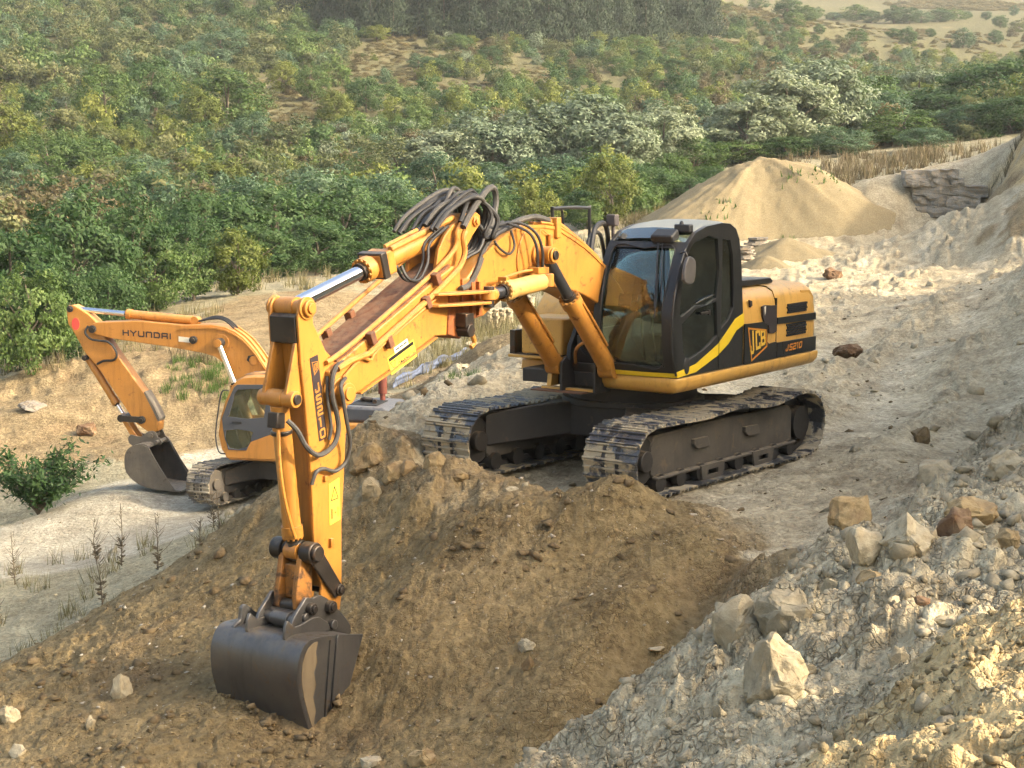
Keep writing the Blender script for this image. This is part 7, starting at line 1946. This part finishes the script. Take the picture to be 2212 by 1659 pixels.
def tufts():
    rs = np.random.RandomState(31); P = []; V = []; T = []
    for (x, y, n, r) in ((15.2, 86.2, 26, .3), (16.8, 86.0, 30, .5), (11.6, 85.2, 16, .4), (10.2, 84.2, 20, .5)):
        dg = bpy.context.evaluated_depsgraph_get(); 
        for k in range(n):
            px = x + rs.normal() * r; py = y + rs.normal() * r * .6
            hit, loc, *_ = bpy.data.objects['sand_heap'].ray_cast(Vector((px, py, 50)), Vector((0, 0, -1)))
            if not hit: continue
            h = rs.uniform(.12, .38); a = rs.uniform(0, 6.28); w = .05
            V += [(px - w * math.cos(a), py - w * math.sin(a), loc.z), (px + w * math.cos(a), py + w * math.sin(a), loc.z), (px + rs.uniform(-.15, .15), py + rs.uniform(-.15, .15), loc.z + h)]; T += [rs.rand()] * 3
    if V:
        o = bpy.data.objects.new('grass_tufts', np_mesh('grass_tufts', np.array(V), np.arange(len(V)).reshape(-1, 3), 'green_weed', np.array(T))); link(o); tag(o, 'sparse green tufts growing on the tall sand heap', 'grass', None, 'stuff')
tufts()

def slab_mesh(seed, mat, w, d, t):
    rs = random.Random(seed); n = 7; pts = []
    for k in range(n): a = 6.283 * k / n + rs.uniform(-.25, .25); r = rs.uniform(.8, 1.05); pts.append((math.cos(a) * w / 2 * r, math.sin(a) * d / 2 * r))
    m = MB(); m.add([(x, y, -t / 2) for x, y in pts] + [(x * .97, y * .97, t / 2 + rs.uniform(-.01, .01)) for x, y in pts], [tuple(range(n))[::-1], tuple(range(n, 2 * n))] + [(i, (i + 1) % n, (i + 1) % n + n, i + n) for i in range(n)])
    return m.mesh('slab', mat, smooth=False)
def pallet(x, y, rz, w, d, h, seed, label):
    z = float(height(np.array([x]), np.array([y]))[0]); root = empty('stone_pallet', (x, y, z), rz); tag(root, label, 'pallet', 'pallets of split stone'); rs = random.Random(seed)
    for k in range(3): m = MB(); m.box(-w / 2, w / 2, -d / 2 + (d - .1) * k / 2, -d / 2 + (d - .1) * k / 2 + .1, 0, .10); m.build('skid', 'wood', root)
    for k in range(6): m = MB(); m.box(-w / 2 + (w - .13) * k / 5, -w / 2 + (w - .13) * k / 5 + .13, -d / 2, d / 2, .102, .125); m.build('board', 'wood', root)
    zz = .128; c = 0
    while zz < h:
        t = rs.uniform(.03, .055)
        for sx in range(4):
            for sy in (0, 1):
                cx = -w / 2 + w * (sx + .5) / 4 + rs.uniform(-.03, .03); cy = (-d / 4 if sy == 0 else d / 4) + rs.uniform(-.03, .03)
                o = bpy.data.objects.new('slab', slab_mesh(seed * 100 + c % 9, 'slab_pale', w / 4 * 1.16, d / 2 * 1.08, 1.0)); link(o, root); o.location = (cx, cy, zz + t / 2 + rs.uniform(-.004, .004)); o.scale = (1, 1, t * .92); o.rotation_euler = (0, 0, rs.choice((0, 3.14)) + rs.uniform(-.1, .1)); c += 1
        zz += t
pallet(-.52, 56, .25, 1.0, .9, .74, 3, 'stack of pale split stone on a wooden pallet, nearer of the pair')
pallet(.22, 59.3, .2, 1.15, .95, .80, 4, 'stack of pale split stone on a pallet, half hidden behind the boom ram')
rs_ = random.Random(77)
SL = [(-1.08, 45.6, 1.05, .75, .20, 'thick pale stone slab lying nearest the path'), (-1.06, 47.4, 1.0, .8, .10, 'tilted pale slab leaning on a smaller slab behind the thick one'), (-.80, 47.1, .6, .5, .12, 'small pale block under the tilted slab'), (-.30, 48.6, .75, .55, .05, 'thin pale slab on the loose pile right of the tilted one'), (-.05, 48.0, .6, .5, .06, 'cracked pale slab at the front of the loose pile'), (-.42, 49.4, .7, .5, .05, 'thin slab at the back of the loose pile'), (.10, 49.2, .55, .45, .07, 'grey edged slab on the right of the loose pile'), (.25, 47.0, .5, .4, .06, 'flat slab nearest the step of the large excavator'), (-.15, 50.2, .8, .5, .05, 'broad slab lying flat in front of the pallets')]
for k, (x, y, w, d, t, lab) in enumerate(SL):
    z = float(height(np.array([x]), np.array([y]))[0]); o = bpy.data.objects.new('stone_slab', slab_mesh(500 + k, 'slab_pale', w, d, t)); link(o); tilt = .28 if 'tilted' in lab else rs_.uniform(-.12, .12)
    o.location = (x, y, z + t / 2 + (.16 if 'tilted' in lab else .03)); o.rotation_euler = (tilt, rs_.uniform(-.12, .12), rs_.uniform(0, 6.28)); tag(o, lab, 'slab', 'loose stone slabs by the path')
def slab_stack(x, y, label, n, w, seed, mat='slab_grey'):
    z = float(base_height(np.array([x]), np.array([y]))[0]); root = empty('slab_stack', (x, y, z + .05)); tag(root, label, 'slabs'); rs = random.Random(seed); zz = 0
    for k in range(n):
        t = rs.uniform(.05, .10); o = bpy.data.objects.new('slab', slab_mesh(seed * 10 + k, mat, w * rs.uniform(.8, 1.1), w * .7, t)); link(o, root); o.location = (rs.uniform(-.1, .1), rs.uniform(-.1, .1), zz + t / 2); o.rotation_euler = (rs.uniform(-.05, .05), rs.uniform(-.05, .05), rs.uniform(-.3, .3)); zz += t + .004
slab_stack(11.9, 77, 'dark stack of stone slabs beside a leaning round slab', 9, 1.1, 3)
slab_stack(10.95, 74, 'dark block of stacked slabs directly behind the cab', 8, .9, 4)
slab_stack(13.1, 77.5, 'low grey slab stack right of the leaning round slab', 5, 1.0, 5)
o = bpy.data.objects.new('stone_slab', slab_mesh(640, 'slab_grey', .85, .8, .09)); link(o); o.location = (12.6, 76.3, float(base_height(np.array([12.6]), np.array([76.3]))[0]) + .42); o.rotation_euler = (1.25, 0, .2); tag(o, 'round grey slab leaning against the dark slab stack', 'slab')
# layered rock face at the end of the bench
def rough_block(seed, w, d, t, mat):
    bm = bmesh.new(); bmesh.ops.create_cube(bm, size=1.0); bmesh.ops.subdivide_edges(bm, edges=bm.edges[:], cuts=7, use_grid_fill=True)
    for v in bm.verts: v.co = Vector((v.co.x * w, v.co.y * d, v.co.z * t))
    P = np.array([v.co[:] for v in bm.verts]); n1 = fbm(P[:, 0] * 2.3 + P[:, 1] * .7 + seed, P[:, 2] * 2.0 + seed, 4, 5); n2 = fbm(P[:, 1] * 1.3 + seed * 2 + P[:, 0] * 2.2, P[:, 2] * 3.5 + P[:, 0] * .5, 4, 6)
    for v, a, b in zip(bm.verts, n1, n2): v.co.y += .30 * a + .14 * b; v.co.z += .10 * b + .05 * a; v.co.x += .14 * a
    me = bpy.data.meshes.new('ledge'); bm.to_mesh(me); bm.free(); me.materials.append(MATS[mat]); return me
def rock_face():
    root = empty('rock_face', (23.6, 87.2, 1.5), -.12); tag(root, 'grey layered rock face cut at the far end of the bench', 'rock face'); rs = random.Random(2); zz = 0
    for k, (t, n) in enumerate(((.75, 1), (.5, 2), (.62, 1), (.4, 2), (.45, 1))):
        x0 = -1.75 + rs.uniform(-.45, .3)
        for j in range(n):
            w = 3.5 / n * rs.uniform(.8, 1.15); o = bpy.data.objects.new('ledge', rough_block(k * 3 + j, w, 2.4, t * 1.08, 'quarry_grey')); link(o, root); o.location = (x0 + w / 2, .09 * k + rs.uniform(-.1, .1), zz + t / 2); o.rotation_euler = (0, rs.uniform(-.03, .03), rs.uniform(-.04, .04)); x0 += w
        zz += t
rock_face()
# crumpled blue plastic sheeting among the weeds
def plastic():
    nx, ny = 40, 8; u = np.linspace(0, 1, nx); v = np.linspace(0, 1, ny); U, V = np.meshgrid(u, v); X = -3.05 + 1.75 * U + .10 * fbm(U * 7, V * 5, 3, 1); Y = 40.6 + 5.0 * U + .15 * fbm(U * 9, V * 4, 3, 2); Z = base_height(X, Y) + .02 + V * (.26 + .12 * fbm(U * 8, V * 0, 3, 3)) + .03 * fbm(U * 20, V * 8, 2, 4); Y = Y - .12 * V + .08 * fbm(U * 14, V * 3, 2, 6)
    i = np.arange(ny - 1)[:, None] * nx + np.arange(nx - 1)[None]; q = np.stack([i, i + 1, i + nx + 1, i + nx], -1).reshape(-1, 4); o = bpy.data.objects.new('plastic_sheeting', np_mesh('plastic_sheeting', np.stack([X, Y, Z], -1).reshape(-1, 3), q, 'blue_plastic', None, True)); link(o); md = o.modifiers.new('thickness', 'SOLIDIFY'); md.thickness = .006; tag(o, 'crumpled blue plastic sheeting among dry weeds below the large boom', 'sheeting')
plastic()
# utility pole on the upland field
root = empty('utility_pole', (89.7, 514, 58.6)); tag(root, 'pale utility pole standing on the far upland field', 'pole')
m = MB(); m.cyl((0, 0, -.5), (0, 0, 9.5), .16, .10, 10); m.build('post', 'pole_grey', root)
m = MB(); m.box(-.9, .9, -.06, .06, 8.9, 9.05); m.build('crossarm', 'pole_grey', root)

# hazy air over the valley
zt = max((o.matrix_world @ Vector(c)).z for o in [bpy.data.objects['ground']] for c in o.bound_box) + 30
m = MB(); m.box(-1040, 1040, -1040, 1040, min(c[2] for c in bpy.data.objects['ground'].bound_box) - 1.0, zt)
hz_n = NT('haze_air'); pv = hz_n.n('VolumePrincipled'); pv.inputs['Color'].default_value = (.86, .90, .88, 1); pv.inputs['Density'].default_value = .00028; pv.inputs['Anisotropy'].default_value = .2
hz_n.l(pv.outputs[0], hz_n.out.inputs['Volume'])
hz = m.build('haze', 'haze_air', smooth=False); hz['kind'] = 'stuff'; hz['label'] = 'thin pale haze hanging over the valley'; hz['category'] = 'haze'
SC.cycles.volume_bounces = 0
